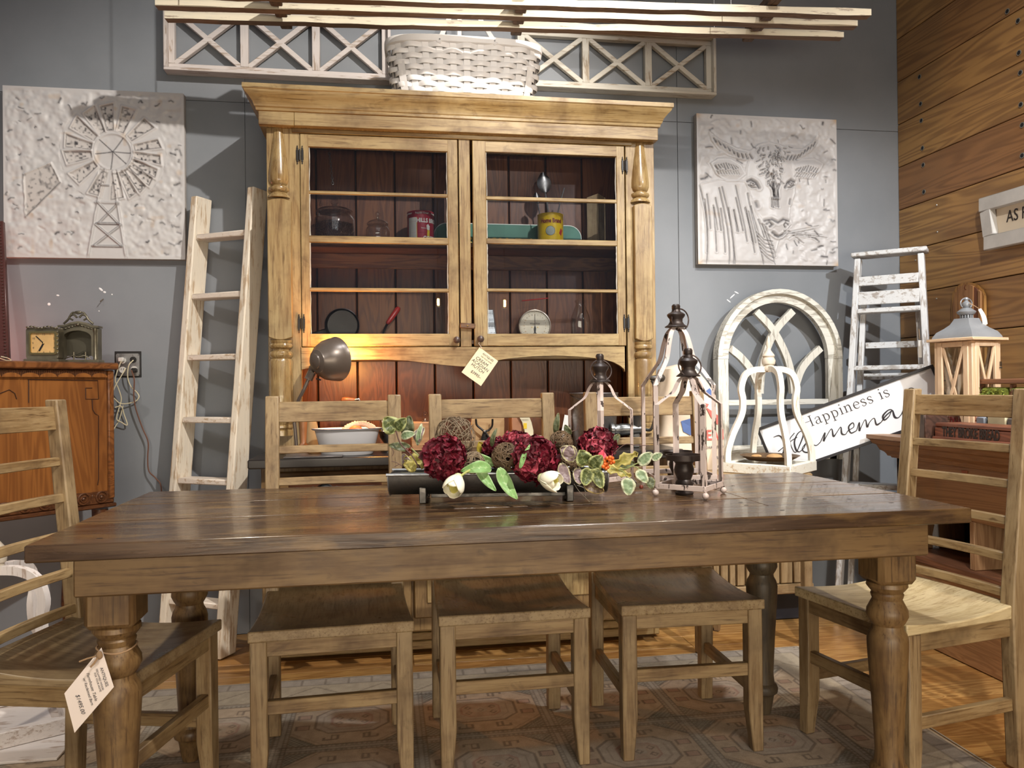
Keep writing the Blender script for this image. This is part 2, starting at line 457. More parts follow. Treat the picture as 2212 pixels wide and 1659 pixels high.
# nails / filler flecks on the grey wall
fk = flat((.85, .85, .86), .6, name='chipped_plaster')
for u, v, a, b in ((218, 625, 5, 2.2), (226, 631, 3, 2), (106, 657, 3, 3), (125, 638, 3, 1.6), (242, 636, 1.5, 1.5), (1582, 640, 8, 1.5), (1574, 650, 6, 1.4), (1591, 632, 6, 1.5), (214, 672, 1.5, 1)):
    c = PY(u, v, YW); s = YW*1.02/FPX
    MB().lathe([(1, 0), (.5, .35)], Matrix.Translation(c-Vector((0, .0004, 0))) @ Matrix.Rotation(rnd(-.8, .8), 4, 'Y') @ Matrix.Diagonal((a*s, 1, b*s, 1)) @ Matrix.Rotation(math.pi/2, 4, 'X') @ Matrix.Diagonal((1, 1, .003, 1)), 7).build('plaster_chip', fk, wb)
MB().tube([PY(223, 646, YW), PY(217, 651, YW-.03)], .0022, 8).build('nail', flat((.30, .24, .18), .4, .8, 'old_nail'), wb)
# ---------------------------------------------------------------- rug (flat woven print rasterised on a fine grid)
def make_rug():
    x0, x1, y0, y1, st = -1.35, 1.66, 1.15, 2.985, .0042
    nx = int((x1-x0)/st); ny = int((y1-y0)/st)
    X, Y = np.meshgrid(np.linspace(0, x1-x0, nx), np.linspace(0, y1-y0, ny)); W, Hh = x1-x0, y1-y0
    rs = np.random.RandomState(3)
    def nz(s):
        a = rs.rand(int(Hh/s)+3, int(W/s)+3); fx = X/s; fy = Y/s; ix = fx.astype(int); iy = fy.astype(int); fx = fx-ix; fy = fy-iy
        fx = fx*fx*(3-2*fx); fy = fy*fy*(3-2*fy)
        return (a[iy, ix]*(1-fx)+a[iy, ix+1]*fx)*(1-fy)+(a[iy+1, ix]*(1-fx)+a[iy+1, ix+1]*fx)*fy
    base = np.array([.47, .375, .27]); pink = np.array([.45, .29, .20]); grey = np.array([.36, .325, .255]); dk = np.array([.105, .08, .065]); teal = np.array([.20, .25, .235]); red = np.array([.30, .115, .105])
    C = np.ones((ny, nx, 3))*base
    def put(m, c, a=1.):
        m = (m*a)[..., None]; C[:] = C*(1-m)+np.array(c)*m
    # distance from the edges: border bands
    d = np.minimum(np.minimum(W-X, Hh-Y), np.minimum(X+.0, Y+.5))
    put((d > .012) & (d < .075), (.36, .31, .26))
    par = np.where((Hh-Y) < (W-X), X, Y)
    put((d > .02) & (d < .068) & ((par % .085) < .008), dk, .55)
    put((abs(d-.075) < .004) | (abs(d-.016) < .004), dk, .5)
    put((d > .075) & (d < .2), grey, .45)
    tri = abs(((par % .24)/.24)-.5)*2
    put((d > .09) & (d < .185) & (abs((d-.09)/.095-tri) < .05), dk, .45)
    put(abs(d-.2) < .005, dk, .6)
    F = d > .205
    # field: rows of octagonal medallions, cross bands with ticks, cross-hatched triangles, hooks and small boxes
    P, Q, SCL = .62, .56, .68; Xo, Yo = X, Y; X = Xo/SCL; Y = Yo/SCL; HhS = Hh/SCL
    u = ((X-.25) % P)/P-.5; v = ((HhS-Y-.30) % Q)/Q-.5; au = abs(u)*P; av = abs(v)*Q
    ui = ((X-.25)//P).astype(int); vi = ((HhS-Y-.30)//Q).astype(int)
    chk = ((ui+vi) % 2 == 0)
    put(F, pink, .22+0*X); put(F & chk, base, .5)
    bx = P/2-au; by = Q/2-av
    put(F & ((bx < .032) | (by < .032)), (.38, .34, .28), .9)
    for q, o in ((bx, by), (by, bx)):
        put(F & (abs(q-.032) < .0035), dk, .65); put(F & (abs(q-.012) < .003), dk, .5)
    put(F & (bx > .014) & (bx < .03) & (((Y % .022) < .011)), dk, .4); put(F & (by > .014) & (by < .03) & (((X % .022) < .011)), dk, .4)
    corner = (au/(P/2)+av/(Q/2))
    tr = F & (corner > 1.36) & (bx > .036) & (by > .036)
    put(tr, teal, .55); put(tr & ((((X+Y) % .024) < .007) | (((X-Y) % .024) < .007)), dk, .55)
    put(F & (abs(corner-1.36) < .03) & (bx > .034) & (by > .034), dk, .55); put(F & (abs(corner-1.26) < .02) & (bx > .034) & (by > .034), dk, .3)
    octd = np.maximum(np.maximum(au/.17, av/.13), (au+av)/.235)
    put(F & (octd < 1), np.array([.43, .36, .29]), .8); put(F & (abs(octd-1) < .035), dk, .6); put(F & (abs(octd-.78) < .02), dk, .3)
    put(F & (octd < .55) & (octd > .2), pink, .35); put(F & (abs(octd-.55) < .03), red, .45)
    # hooks above and below, boxes left and right
    for s in (-1, 1):
        for cx in (-.085, .085):
            hx = (u*P-cx)*(1 if cx < 0 else -1); hy = v*Q*s-.175
            hk = ((abs(hx) < .005) & (abs(hy) < .026)) | ((abs(hy-.022) < .005) & (hx > -.04) & (hx < .03)) | ((abs(hx+.036) < .005) & (hy > -.002) & (hy < .024)) | ((abs(hx-.026) < .005) & (hy > -.02) & (hy < .024)) | ((abs(hy+.018) < .004) & (hx > .005) & (hx < .03))
            put(F & hk, dk, .65)
        for cy in (-.06, .055):
            qx = abs(u*P-s*.225); qy = abs(v*Q-cy); m = np.maximum(qx/.03, qy/.022)
            put(F & (m < 1), red, .35); put(F & (abs(m-1) < .13), dk, .65)
    for cx, cy in ((0, 0), (.06, .03), (-.06, .03), (.06, -.03), (-.06, -.03)):
        put(F & (abs(abs(u*P-cx)+abs(v*Q-cy)-.016) < .005), dk, .6)
    X, Y = Xo, Yo
    # wear: faded patches, weave noise
    wv = nz(.16)*.6+nz(.05)*.4; C[:] = C*(1-.30*wv[..., None])+np.array([.40, .32, .24])*.30*wv[..., None]
    C *= (.86+.2*nz(.02)+.1*(rs.rand(ny, nx)-.5))[..., None]
    Z = .004+.0015*nz(.2)+.0008*rs.rand(ny, nx); Z[d < .012] = .0028
    wob = .008*(nz(.5)-.5)
    vs = np.stack([X+x0+wob, Y+y0+wob.T[0, 0]*0+.006*(nz(.45)-.5), Z], -1).reshape(-1, 3)
    ii = np.arange((ny-1)*(nx-1)); r = ii//(nx-1); c = ii % (nx-1); a = r*nx+c
    fs = np.stack([a, a+1, a+nx+1, a+nx], -1)
    me = bpy.data.meshes.new('area_rug'); me.vertices.add(len(vs)); me.vertices.foreach_set('co', vs.ravel().astype('f'))
    me.loops.add(fs.size); me.loops.foreach_set('vertex_index', fs.ravel().astype('i')); me.polygons.add(len(fs))
    me.polygons.foreach_set('loop_start', (np.arange(len(fs))*4).astype('i')); me.update(calc_edges=True)
    at = me.color_attributes.new('pattern', 'FLOAT_COLOR', 'POINT'); cc = np.concatenate([C.reshape(-1, 3), np.ones((nx*ny, 1))], 1)
    at.data.foreach_set('color', np.clip(cc, 0, 1).ravel().astype('f'))
    t = NT('woven_rug'); A = t.n('ShaderNodeAttribute', attribute_name='pattern'); n = t.noise(t.coord((1, 1, 1), rand=False), 240, 3)
    t.bump(n, .5, .002); me.materials.append(t.fin(A.outputs['Color'], .95, spec=.15))
    o = bpy.data.objects.new('area_rug', me); COL.objects.link(o)
    tag(o, 'faded pink and beige geometric patterned rug under the dining table', 'rug')
make_rug()
MB().tube([Vector((1.665, y, .0028)) for y in (1.2, 2.0, 2.98)], .0022, 6).build('edge_cord', flat((.42, .36, .28), .9, name='cord'), None)
bpy.data.objects['edge_cord'].parent = bpy.data.objects['area_rug']

# ---------------------------------------------------------------- dining table
TX0, TX1, TY0, TY1, TZ, TT = -.730, 1.408, 1.70, 2.535, .775, .036
def top_mat(i):
    t = NT('dark_stained_plank_%d' % i); base = [(.110, .060, .028), (.092, .047, .022), (.13, .072, .033), (.10, .052, .026)][i]
    v = t.coord((1.1, 12, 12)); v2 = t.coord((2.5, 80, 80)); a = t.noise(v, 2.4, 5, .6, .8); b = t.noise(v2, 2., 3, .6); c = t.noise(t.coord((2, 6, 6)), 2.6, 4, .6)
    col = t.mix(t.ramp(t.mix(.4, a, b), [(.34, 1.), (.62, 0.)]), base, (.022, .011, .007)); col = t.mix(t.ramp(c, [(.52, 0.), (.72, .6)]), col, (.26, .15, .05))
    wob = t.noise(t.coord((1.2, 7, 1)), 3.2, 3, .5)
    t.bump(t.mix(.5, t.mix(.3, a, b), wob), .22, .004)
    return t.fin(col, t.ramp(a, [(.3, .2), (.7, .33)]), spec=.6, coat=.15)
TM = [top_mat(i) for i in range(4)]
TB = glaze('x', (.215, .128, .05), (.135, .072, .026), (.045, .022, .010), .5, .45, name='brown_glazed_base')
TBZ = glaze('z', (.215, .128, .05), (.135, .072, .026), (.045, .022, .010), .55, .42, name='brown_glazed_leg')
seam = PZ(1640, 1086, TZ).x
t = thing('dining_table', 'long farmhouse dining table with dark plank top and turned legs', 'table', ((TX0+TX1)/2, (TY0+TY1)/2, 0))
ys = [TY0, TY0+.15, TY0+.285, TY0+.43, TY0+.56, TY0+.70, TY1]
for i in range(6):
    for a, b in (((TX0, TX1),) if i == 0 else ((TX0, seam), (seam, TX1))):
        MB().box(a+.0005, b-.0005, ys[i]+.0006, ys[i+1]-.0006, TZ-TT, TZ+(0, -.0006, .0003, -.0004, .0002, 0)[i], .003 if i in (0, 5) else .0016).build('tabletop_plank', TM[i % 4], t)
# nail holes and dents
for u, v in ((545, 1085), (1145, 1098), (1600, 1085), (1612, 1091), (1738, 1077), (1782, 1046), (1835, 1078), (1925, 1086), (215, 1163), (543, 1120), (1690, 1102), (1642, 1040), (1583, 1049)):
    p = PZ(u, v, TZ)
    MB().lathe([(.004, 0), (.0015, .0004)], Matrix.Translation(p+Vector((0, 0, .0003))) @ Matrix.Diagonal((1.8, .8, 1, 1)), 8).build('peg_hole', BLACK, t)
ax0 = PY(157, 1250, TY0+.055).x; ax1 = PY(2007, 1160, TY0+.055).x
az0, az1 = .655, TZ-TT
AY0, AY1 = TY0+.055, TY1-.07
MB().box(ax0, ax1, AY0, AY0+.03, az0-.004, az1, .004).build('front_apron', TB, t)
MB().box(ax0, ax1, AY1-.03, AY1, az0-.004, az1, .004).build('rear_apron', TB, t)
TBY = glaze('y', (.215, .128, .05), (.135, .072, .026), (.045, .022, .010), .5, .45, name='brown_glazed_base')
for x in (ax0, ax1-.03): MB().box(x, x+.03, AY0+.03, AY1-.03, az0, az1, .003).build('side_apron', TBY, t)
legprof = [(.024, 0), (.030, .03), (.034, .055), (.036, .062), (.046, .070), (.048, .082), (.044, .094), (.037, .10), (.036, .112), (.034, .13), (.040, .25), (.046, .34), (.0495, .395), (.050, .418), (.046, .434), (.039, .446), (.0375, .456), (.044, .466), (.0505, .480), (.0495, .495), (.041, .512), (.036, .522), (.039, .530), (.040, .535), (.037, .540), (.044, .548), (.050, .556), (.049, .566), (.042, .570)]
LG = [(PY(253, 1420, 1.83).x, 1.83, 0), (PY(1917, 1350, 1.83).x, 1.83, 1), (1.207, 2.40, 2), (PY(413, 1640, 2.40).x, 2.40, 3)]
print('LEGS', [tuple(round(c, 3) for c in l[:2]) for l in LG], 'apron', ax0, ax1, 'seam', seam)
for x, y, k in LG:
    m = MB().lathe(legprof, Matrix.Translation((x, y, .006)), 36)
    m.box(x-.053, x+.053, y-.053, y+.053, .572, TZ-TT-.001, .012)
    m.build('leg', TBZ if k != 2 else glaze('z', (.10, .075, .045), (.065, .048, .03), (.03, .02, .014), .5, .45, name='darker_leg_copy'), t, label='dark grey brown turned leg' if k == 2 else None)  # far right leg takes a darker, greyer copy of the leg colours

# price tag tied to the near left leg
PAPER = flat((.82, .76, .68), .7, name='cream_card'); INK = flat((.05, .045, .05), .6, name='ink')
TWINE = flat((.45, .28, .15), .9, name='jute_twine', var=.4)
def paper_tag(corners, name, label, lines, loc_y, mat, parent=None):
    # corners: top-left, top-right, bottom-right, bottom-left in world space
    A, B, C_, D = corners
    r = thing(name, label, 'price tag', tuple(A))
    ex = (B-A).normalized(); ey = (A-D).normalized(); n = ex.cross(ey).normalized()
    m = MB(); vs = []
    nx, ny = 5, 7
    for s in (0, .0006):
        for j in range(ny):
            for i in range(nx):
                a = i/(nx-1); b = j/(ny-1); p = A.lerp(B, a).lerp(D.lerp(C_, a), b)
                vs.append(p-n*s+n*.0012*math.sin(b*3.1)*math.sin(a*3))
    K = nx*ny; fs = []
    for j in range(ny-1):
        for i in range(nx-1):
            a = j*nx+i; fs += [(a, a+1, a+nx+1, a+nx), (K+a, K+a+nx, K+a+nx+1, K+a+1)]
    rim_ = [i for i in range(nx)]+[j*nx+nx-1 for j in range(1, ny)]+[(ny-1)*nx+i for i in range(nx-2, -1, -1)]+[j*nx for j in range(ny-2, 0, -1)]
    for i in range(len(rim_)): a, b = rim_[i], rim_[(i+1) % len(rim_)]; fs.append((a, b, K+b, K+a))
    m.add(vs, fs); m.build('card', mat, r)
    W_ = (B-A).length; H_ = (A-D).length
    for txt, size, fx, fy, sh in lines:
        M = frameM(A.lerp(B, fx)+(D-A)*fy+n*.0019, ex, ey)
        text_mb(txt, size*W_, M, .0001, 'CENTER', .0, shear=sh).build('lettering', INK, r, smooth=False)
    return r
yt = 1.745
cs = [PY(219, 1399, yt), PY(246, 1484, yt-.01), PY(161, 1583, yt-.02), PY(139, 1498, yt-.01)]
# the tag hangs by its corner: edges top->right is the printed head of the card
tg = paper_tag([cs[0], cs[1], cs[2], cs[3]], 'price_tag', 'cream price tag tied with twine to the near left table leg', [('ANTIQUES', .10, .6, .12, 0), ('RECLAIMED WOOD', .06, .55, .22, 0), ('FOR YOUR HOME', .06, .55, .28, 0), ('Farmhouse Table', .10, .5, .42, .3), ('w/ Reclaimed Barn', .09, .5, .52, .3), ('$1495.00', .13, .55, .75, .3)], yt, flat((.80, .69, .62), .75, name='tag_card'))
lx, ly, _ = LG[0]
ring = [Vector((lx+.0405*math.cos(a), ly+.0405*math.sin(a), .522+.004*math.sin(a*2+1))) for a in [i*2*math.pi/24 for i in range(24)]]
MB().tube(ring, .002, 6, closed=True).build('twine', TWINE, tg)
kn = cs[0]+Vector((0, -.012, -.012))
m = MB().sphere(kn, .007, 10, (1, .8, 1.3)); m.tube([kn, kn+Vector((-.022, -.004, -.004)), kn+Vector((-.038, -.002, -.010))], .0018, 6)
m.tube([kn, kn+Vector((-.008, -.008, -.014)), kn+Vector((-.014, -.010, -.02))], .0024, 6)
m.tube([kn, Vector((lx-.02, ly-.042, .517)), ring[16]], .002, 6); m.build('twine_knot', TWINE, tg)

# ---------------------------------------------------------------- chairs
CX = glaze('x', (.34, .235, .115), (.215, .13, .055), (.08, .042, .018), .6, .45, name='tan_glazed_wood')
CY = glaze('y', (.34, .235, .115), (.215, .13, .055), (.08, .042, .018), .6, .45, name='tan_glazed_wood')
CZ = glaze('z', (.33, .235, .125), (.22, .14, .066), (.09, .05, .023), .55, .45, name='tan_glazed_wood')
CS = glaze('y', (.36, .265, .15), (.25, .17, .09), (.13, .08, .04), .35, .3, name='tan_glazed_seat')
CSB = glaze('y', (.62, .50, .29), (.46, .35, .18), (.25, .15, .07), .3, .38, name='lit_glazed_seat')  # seat glaze lightened: the light on the right end chair put into colour
# built facing -Y, origin on the floor under the seat centre
def lean(z): return .0 if z < .45 else (z-.45)*.115
def make_chair(label, loc, rotz, group, pale=False):
    r = thing('dining_chair', label, 'chair', (0, 0, 0), 0, group)
    def seat_fn(a, b, top):
        x = (a-.5)*(.432-.02*b); y = -.215+.415*b
        sc = math.cos((a-.5)*math.pi)*.010
        z = .455-.013*math.sin(min(1, b*1.05)*math.pi)*1.0+.012*b**3-sc*math.sin(b*math.pi)
        return (x, y, z if top else .425)
    m = MB(); nx, ny = 15, 13
    m.grid(nx, ny, lambda a, b: seat_fn(a, b, True)); m.grid(nx, ny, lambda a, b: seat_fn(a, b, False))
    K = nx*ny
    rm = [i for i in range(nx)]+[j*nx+nx-1 for j in range(1, ny)]+[(ny-1)*nx+i for i in range(nx-2, -1, -1)]+[j*nx for j in range(ny-2, 0, -1)]
    for i in range(len(rm)): a, b = rm[i], rm[(i+1) % len(rm)]; m.f.append((a, b, K+b, K+a))
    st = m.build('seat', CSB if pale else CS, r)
    bv = st.modifiers.new('b', 'BEVEL'); bv.width = .004; bv.segments = 2; bv.limit_method = 'ANGLE'
    for s in (-1, 1):
        x = s*.190
        # front leg, tapering on the inside near the foot
        q = MB(); w = .022
        lv = [(z, t_) for z, t_ in ((.006, .016), (.13, .022), (.425, .022))]
        vs = []
        for z, t_ in lv:
            ix = x-s*t_ if False else x+s*.022-s*2*t_
            xa, xb = sorted((x+s*.022, ix)); vs += [(xa, -.205, z), (xb, -.205, z), (xb, -.205+2*t_, z), (xa, -.205+2*t_, z)]
        fs = [(0, 1, 2, 3)[::-1], (8, 9, 10, 11)]
        for j in range(2):
            for i in range(4): k = (i+1) % 4; fs.append((j*4+i, j*4+k, j*4+4+k, j*4+4+i))
        q.add(vs, fs); lg = q.build('leg', CZ, r); bv = lg.modifiers.new('b', 'BEVEL'); bv.width = .003; bv.limit_method = 'ANGLE'
        # rear leg and back post in one piece
        q = MB(); xs_ = s*.192; vs = []
        lv = [(.006, .186, .036), (.2, .178, .040), (.44, .170, .044), (.5, .174, .044), (1.064, .235, .034)]
        for z, yb, dpt in lv:
            hw = .021
            vs += [(xs_-hw, yb-.002, z), (xs_+hw, yb-.002, z), (xs_+hw, yb+dpt, z), (xs_-hw, yb+dpt, z)]
        fs = [(3, 2, 1, 0), (16, 17, 18, 19)]
        for j in range(4):
            for i in range(4): k = (i+1) % 4; fs.append((j*4+i, j*4+k, j*4+4+k, j*4+4+i))
        q.add(vs, fs); lg = q.build('back_post', CZ, r); bv = lg.modifiers.new('b', 'BEVEL'); bv.width = .004; bv.segments = 2; bv.limit_method = 'ANGLE'
        MB().box(x-.011, x+.011, -.165, .175, .375, .425, .002).build('side_rail', CY, r)
        MB().box(x-.010, x+.010, -.165, .18, .168, .203, .002).build('side_stretcher', CY, r)
    MB().box(-.17, .17, -.2, -.180, .382, .425, .002).build('front_rail', CX, r)
    MB().box(-.172, .172, .176, .198, .372, .420, .002).build('rear_rail', CX, r)
    MB().box(-.17, .17, -.198, -.178, .228, .265, .002).build('front_stretcher', CX, r)
    def slat(z0, z1, nm, th=.018, bow=.012):
        n = 10; q = MB(); vs = []; fs = []
        for i in range(n+1):
            a = i/n; x = -.175+.35*a; bw = bow*math.sin(a*math.pi)
            for z in (z0, z1):
                yy = .182+(z-.5)*.108+bw; vs += [(x, yy, z), (x, yy+th, z)]
        for i in range(n):
            a = i*4; b = a+4; fs += [(a, b, b+2, a+2), (a+1, a+3, b+3, b+1), (a, a+1, b+1, b), (a+2, b+2, b+3, a+3)]
        fs += [(0, 2, 3, 1), (n*4, n*4+1, n*4+3, n*4+2)]
        q.add(vs, fs); so = q.build(nm, CX, r); bv = so.modifiers.new('b', 'BEVEL'); bv.width = .002; bv.limit_method = 'ANGLE'
    slat(.980, 1.045, 'top_rail', .02)
    for z in (.905, .805, .702, .600, .502): slat(z-.024, z, 'back_slat')
    r.location = loc; r.rotation_euler = (0, 0, rotz)
    return r
g = 'ladder back chairs along the far side of the table'
c1 = make_chair('tan ladder back chair nearest the gooseneck lamp, far side of table', (-.163, 2.325, 0), math.radians(2.5), g)
c2 = dup(c1, None, (.345, 2.36, 0), math.radians(0), 'tan ladder back chair behind the flower trough, middle of the far side')
c3 = dup(c1, None, (.872, 2.352, 0), math.radians(-1.5), 'tan ladder back chair behind the metal lanterns, far side of table')
c4 = dup(c1, None, (-.722, 2.088, 0), math.radians(75.5), 'tan ladder back chair at the left end of the table by the price tag')
c4['group'] = 'ladder back chairs at the table ends'
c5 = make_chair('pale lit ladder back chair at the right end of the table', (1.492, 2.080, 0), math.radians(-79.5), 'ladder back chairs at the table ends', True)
# ---------------------------------------------------------------- the cream hutch
HB = (.40, .285, .13); HM = (.26, .16, .062); HD = (.12, .065, .024)
HX = glaze('x', HB, HM, HD, .6, .40, name='cream_brown_glaze'); HZ = glaze('z', HB, HM, HD, .65, .40, name='cream_brown_glaze'); HY = glaze('y', HB, HM, HD, .42, .40, name='cream_brown_glaze')
HTUR = glaze('z', HB, HM, HD, .5, .22, .3, name='polished_turning')
YF, YBK = 3.22, 3.50
def hx(u, v=800, Y=YF): return PY(u, v, Y).x
def hz(v, u=1000, Y=YF): return PY(u, v, Y).z
DB = [plain_wood('z', b, (.06, .018, .008), .35, 4, name='stained_back_board', amt=.45) for b in ((.15, .052, .018), (.13, .043, .015), (.17, .06, .02))]
hu = thing('hutch', 'tall cream glazed hutch with glass doors standing against the grey wall', 'hutch', (.33, 3.36, 0))
xl, xr = -.473, 1.146
zc = .825   # counter top
# crown
m = MB(); prof = [(0, 2.187), (.008, 2.190), (.010, 2.200), (.014, 2.204), (.020, 2.222), (.033, 2.238), (.045, 2.250), (.048, 2.258), (.053, 2.262), (.053, 2.279)]
vs = []; fs = []
cx0, cx1, cyf = -.497, 1.152, 3.182
for o_, z in prof: vs += [(cx0-o_, YBK, z), (cx0-o_, cyf-o_, z), (cx1+o_, cyf-o_, z), (cx1+o_, YBK, z)]
for j in range(len(prof)-1):
    for i in range(3): fs.append((j*4+i, j*4+i+1, j*4+5+i, j*4+4+i))
k = (len(prof)-1)*4; fs.append((k, k+1, k+2, k+3))
m.add(vs, fs).build('crown_moulding', glaze('x', HB, (.30, .19, .07), (.10, .05, .018), .75, .38, name='cream_brown_glaze_dark'), hu, ang=25)
MB().box(cx0, hx(637, 220), 3.180, 3.20, 2.135, 2.19, .002).box(hx(637, 220)+.0006, cx1, 3.180, 3.20, 2.135, 2.19, .002).build('frieze', HX, hu)
MB().box(cx0, cx1, 3.20, YBK, 2.135, 2.187, .001).build('frieze_core', HY, hu)
MB().box(xl+.1, xr-.1, 3.212, 3.232, 2.118, 2.135, .002).build('head_rail', HX, hu)
# case
for x0, x1 in ((xl, xl+.02), (xr-.02, xr)): MB().box(x0, x1, YF+.02, YBK, zc, 2.135, .001).build('side_panel', HZ, hu)
dl0, dl1, dr0, dr1 = hx(650, 500), hx(990, 500), hx(1022, 500), hx(1350, 500)
zd0, zd1 = hz(748), 2.117
sl = MB().box(xl, dl0-.002, YF, YF+.022, zc, 2.135, .0015).build('face_stile', HZ, hu)
sl = MB().box(dr1+.006, xr, YF, YF+.022, zc, 2.135, .0015).build('face_stile', HZ, hu)
MB().box(dl1+.005, dr0-.011, YF-.001, YF+.02, zd0-.002, 2.118, .0015).build('center_stile', HZ, hu)
# scalloped rail under the doors
def sx(u, v): p = PY(u, v, YF); return (p.x, p.z)
edge = [(650, 805), (652, 798), (668, 795), (686, 788), (700, 781), (720, 777.5), (780, 777), (830, 776.5), (880, 779), (930, 785), (965, 789), (990, 791), (1010, 792), (1030, 788), (1060, 781), (1100, 774), (1150, 769.5), (1200, 768), (1250, 770), (1300, 775), (1325, 782), (1340, 790), (1348, 797), (1350, 803)]
pts = [sx(*e) for e in edge]
top = [(p[0], zd0-.003) for p in pts]
m = MB(); M = Matrix(((1, 0, 0, 0), (0, 0, -1, YF+.022), (0, 1, 0, 0), (0, 0, 0, 1)))
m.ribbon(top, pts, 0, .022, M); m.build('scalloped_rail', HX, hu, ang=30)
MB().box(dl0, dr1, YF+.022, YBK-.02, hz(776)+.0, hz(776)+.018, .001).build('alcove_ceiling', HX, hu)
# back boards, tongue and groove
seams = [hx(u, 850, 3.47) for u in (600, 687, 773, 857, 940, 1023, 1104, 1184, 1262, 1345, 1400)]
for i in range(len(seams)-1):
    a = max(seams[i], xl+.02); b = min(seams[i+1], xr-.02)
    if b-a > .02:
        MB().box(a+.003, b-.003, 3.47, 3.485, zc, 2.135, .003).build('back_board', DB[i % 3], hu)
MB().box(xl+.02, xr-.02, 3.486, 3.499, zc, 2.135, .0).build('back_backing', flat((.02, .01, .006), .8, name='dark_gap'), hu)
# shelves
zs1 = hz(524, 815, 3.30); zs0 = hz(735, 815, 3.26)
SHM = plain_wood('x', (.20, .09, .035), (.06, .02, .01), .4, 4, name='stained_shelf')
MB().box(xl+.02, xr-.02, 3.262, 3.47, zs1-.02, zs1, .002).build('shelf', SHM, hu)
MB().box(xl+.02, xr-.02, 3.245, 3.47, zs0-.018, zs0, .002).build('shelf', SHM, hu)
MB().box(xl+.02, xr-.02, 3.455, 3.47, zs1-.085, zs1-.021, .002).build('shelf_cleat', SHM, hu)
# doors
def door(x0, x1, gx0, gx1, gz0, gz1, mz, hinge_x, knob, nm_label):
    d = MB().ribbon([(x0, zd0), (x1, zd0), (x1, zd1), (x0, zd1)], [(gx0, gz0), (gx1, gz0), (gx1, gz1), (gx0, gz1)], 0, .024, Matrix(((1, 0, 0, 0), (0, 0, -1, YF+.022), (0, 1, 0, 0), (0, 0, 0, 1))), closed=True).build('door', HZ, hu)
    bv = d.modifiers.new('b', 'BEVEL'); bv.width = .003; bv.segments = 2; bv.limit_method = 'ANGLE'
    MB().box(gx0-.001, gx1+.001, YF-.0028, YF, gz1, zd1-.003, .001).build('top_rail', HX, d); MB().box(gx0-.001, gx1+.001, YF-.0028, YF, zd0+.003, gz0, .001).build('bottom_rail', HX, d)
    for za, zb in mz: MB().box(gx0-.002, gx1+.002, YF, YF+.018, za, zb, .003).build('muntin', HX, d)
    put_ = flat((.55, .52, .46), .8, name='old_putty')
    zz_ = [gz0]+[z for p in mz for z in p]+[gz1]
    for i in range(0, len(zz_), 2):
        MB().box(gx0, gx1, YF+.009, YF+.0112, zz_[i], zz_[i+1], 0).build('pane', glass(), d, smooth=False)
        q = MB()
        for s, xx in ((1, gx0), (-1, gx1)):
            n = 16; pl = []
            for j in range(n+1): z = zz_[i]+(zz_[i+1]-zz_[i])*j/n; pl.append((xx+s*rnd(.001, .0042), YF+.006, z))
            q.tube(pl, [rnd(.0012, .0028) for _ in pl], 5)
        q.build('putty', put_, d, kind='stuff')
    for zc_ in (hz(335, 650), hz(699, 650)) if hinge_x < .3 else (hz(358, 1350), hz(698, 1350)):
        q = MB(); q.tube([(hinge_x, YF-.006, zc_-.022), (hinge_x, YF-.006, zc_+.022)], .0032, 8)
        for s in (-1, 1):
            c = Vector((hinge_x+s*.0095, YF-.0035, zc_)); q.obox(Matrix.Translation(c), .010, .003, .042, .0012)
            for t_ in (-1, 1):
                q.sphere(c+Vector((0, 0, t_*.026)), .0042, 8, (1, .5, 1)); q.sphere(c+Vector((0, 0, t_*.034)), .0025, 6, (1, .5, 1.6))
                q.box(c.x-.003, c.x+.003, c.y-.0015, c.y+.0015, c.z+t_*.024-.005, c.z+t_*.024+.005, .0005)
        q.build('hinge', BLACK, d)
    M = Matrix.Translation((knob[0], YF-.002, knob[1])) @ Matrix.Rotation(math.pi/2, 4, 'X')
    MB().lathe([(.0065, 0), (.006, .006), (.0045, .009), (.010, .013), (.0145, .020), (.0135, .027), (.007, .031), (.0005, .032)], M, 20).build('knob', flat((.075, .045, .035), .35, .1, 'dark_knob'), d)
    return d
mzl = [(hz(422, 815), hz(415, 815)), (hz(526, 815), hz(511, 815)), (hz(630, 815), hz(622, 815))]
mzr = [(hz(435, 1190), hz(427, 1190)), (hz(529, 1190), hz(517, 1190)), (hz(631, 1190), hz(624, 1190))]
door(dl0, dl1, hx(668, 500), hx(968, 500), hz(721, 815), hz(322, 815), mzl, dl0-.001, (hx(986, 735), hz(735, 986)), 'l')
door(dr0, dr1, hx(1051, 500), hx(1333, 500), hz(721, 1190), hz(333, 1190), mzr, dr1+.001, (hx(1037, 733), hz(733, 1037)), 'r')
c = PY(1010, 704, YF-.012)
MB().obox(Matrix.Translation(c) @ Matrix.Rotation(.06, 4, 'Y'), .064, .012, .022, .003).build('turn_latch', plain_wood('x', (.17, .08, .035), (.05, .02, .01), .4, name='latch_wood'), hu)
MB().sphere(c+Vector((0, -.007, 0)), .0035, 8).build('screw', BRASS, hu)
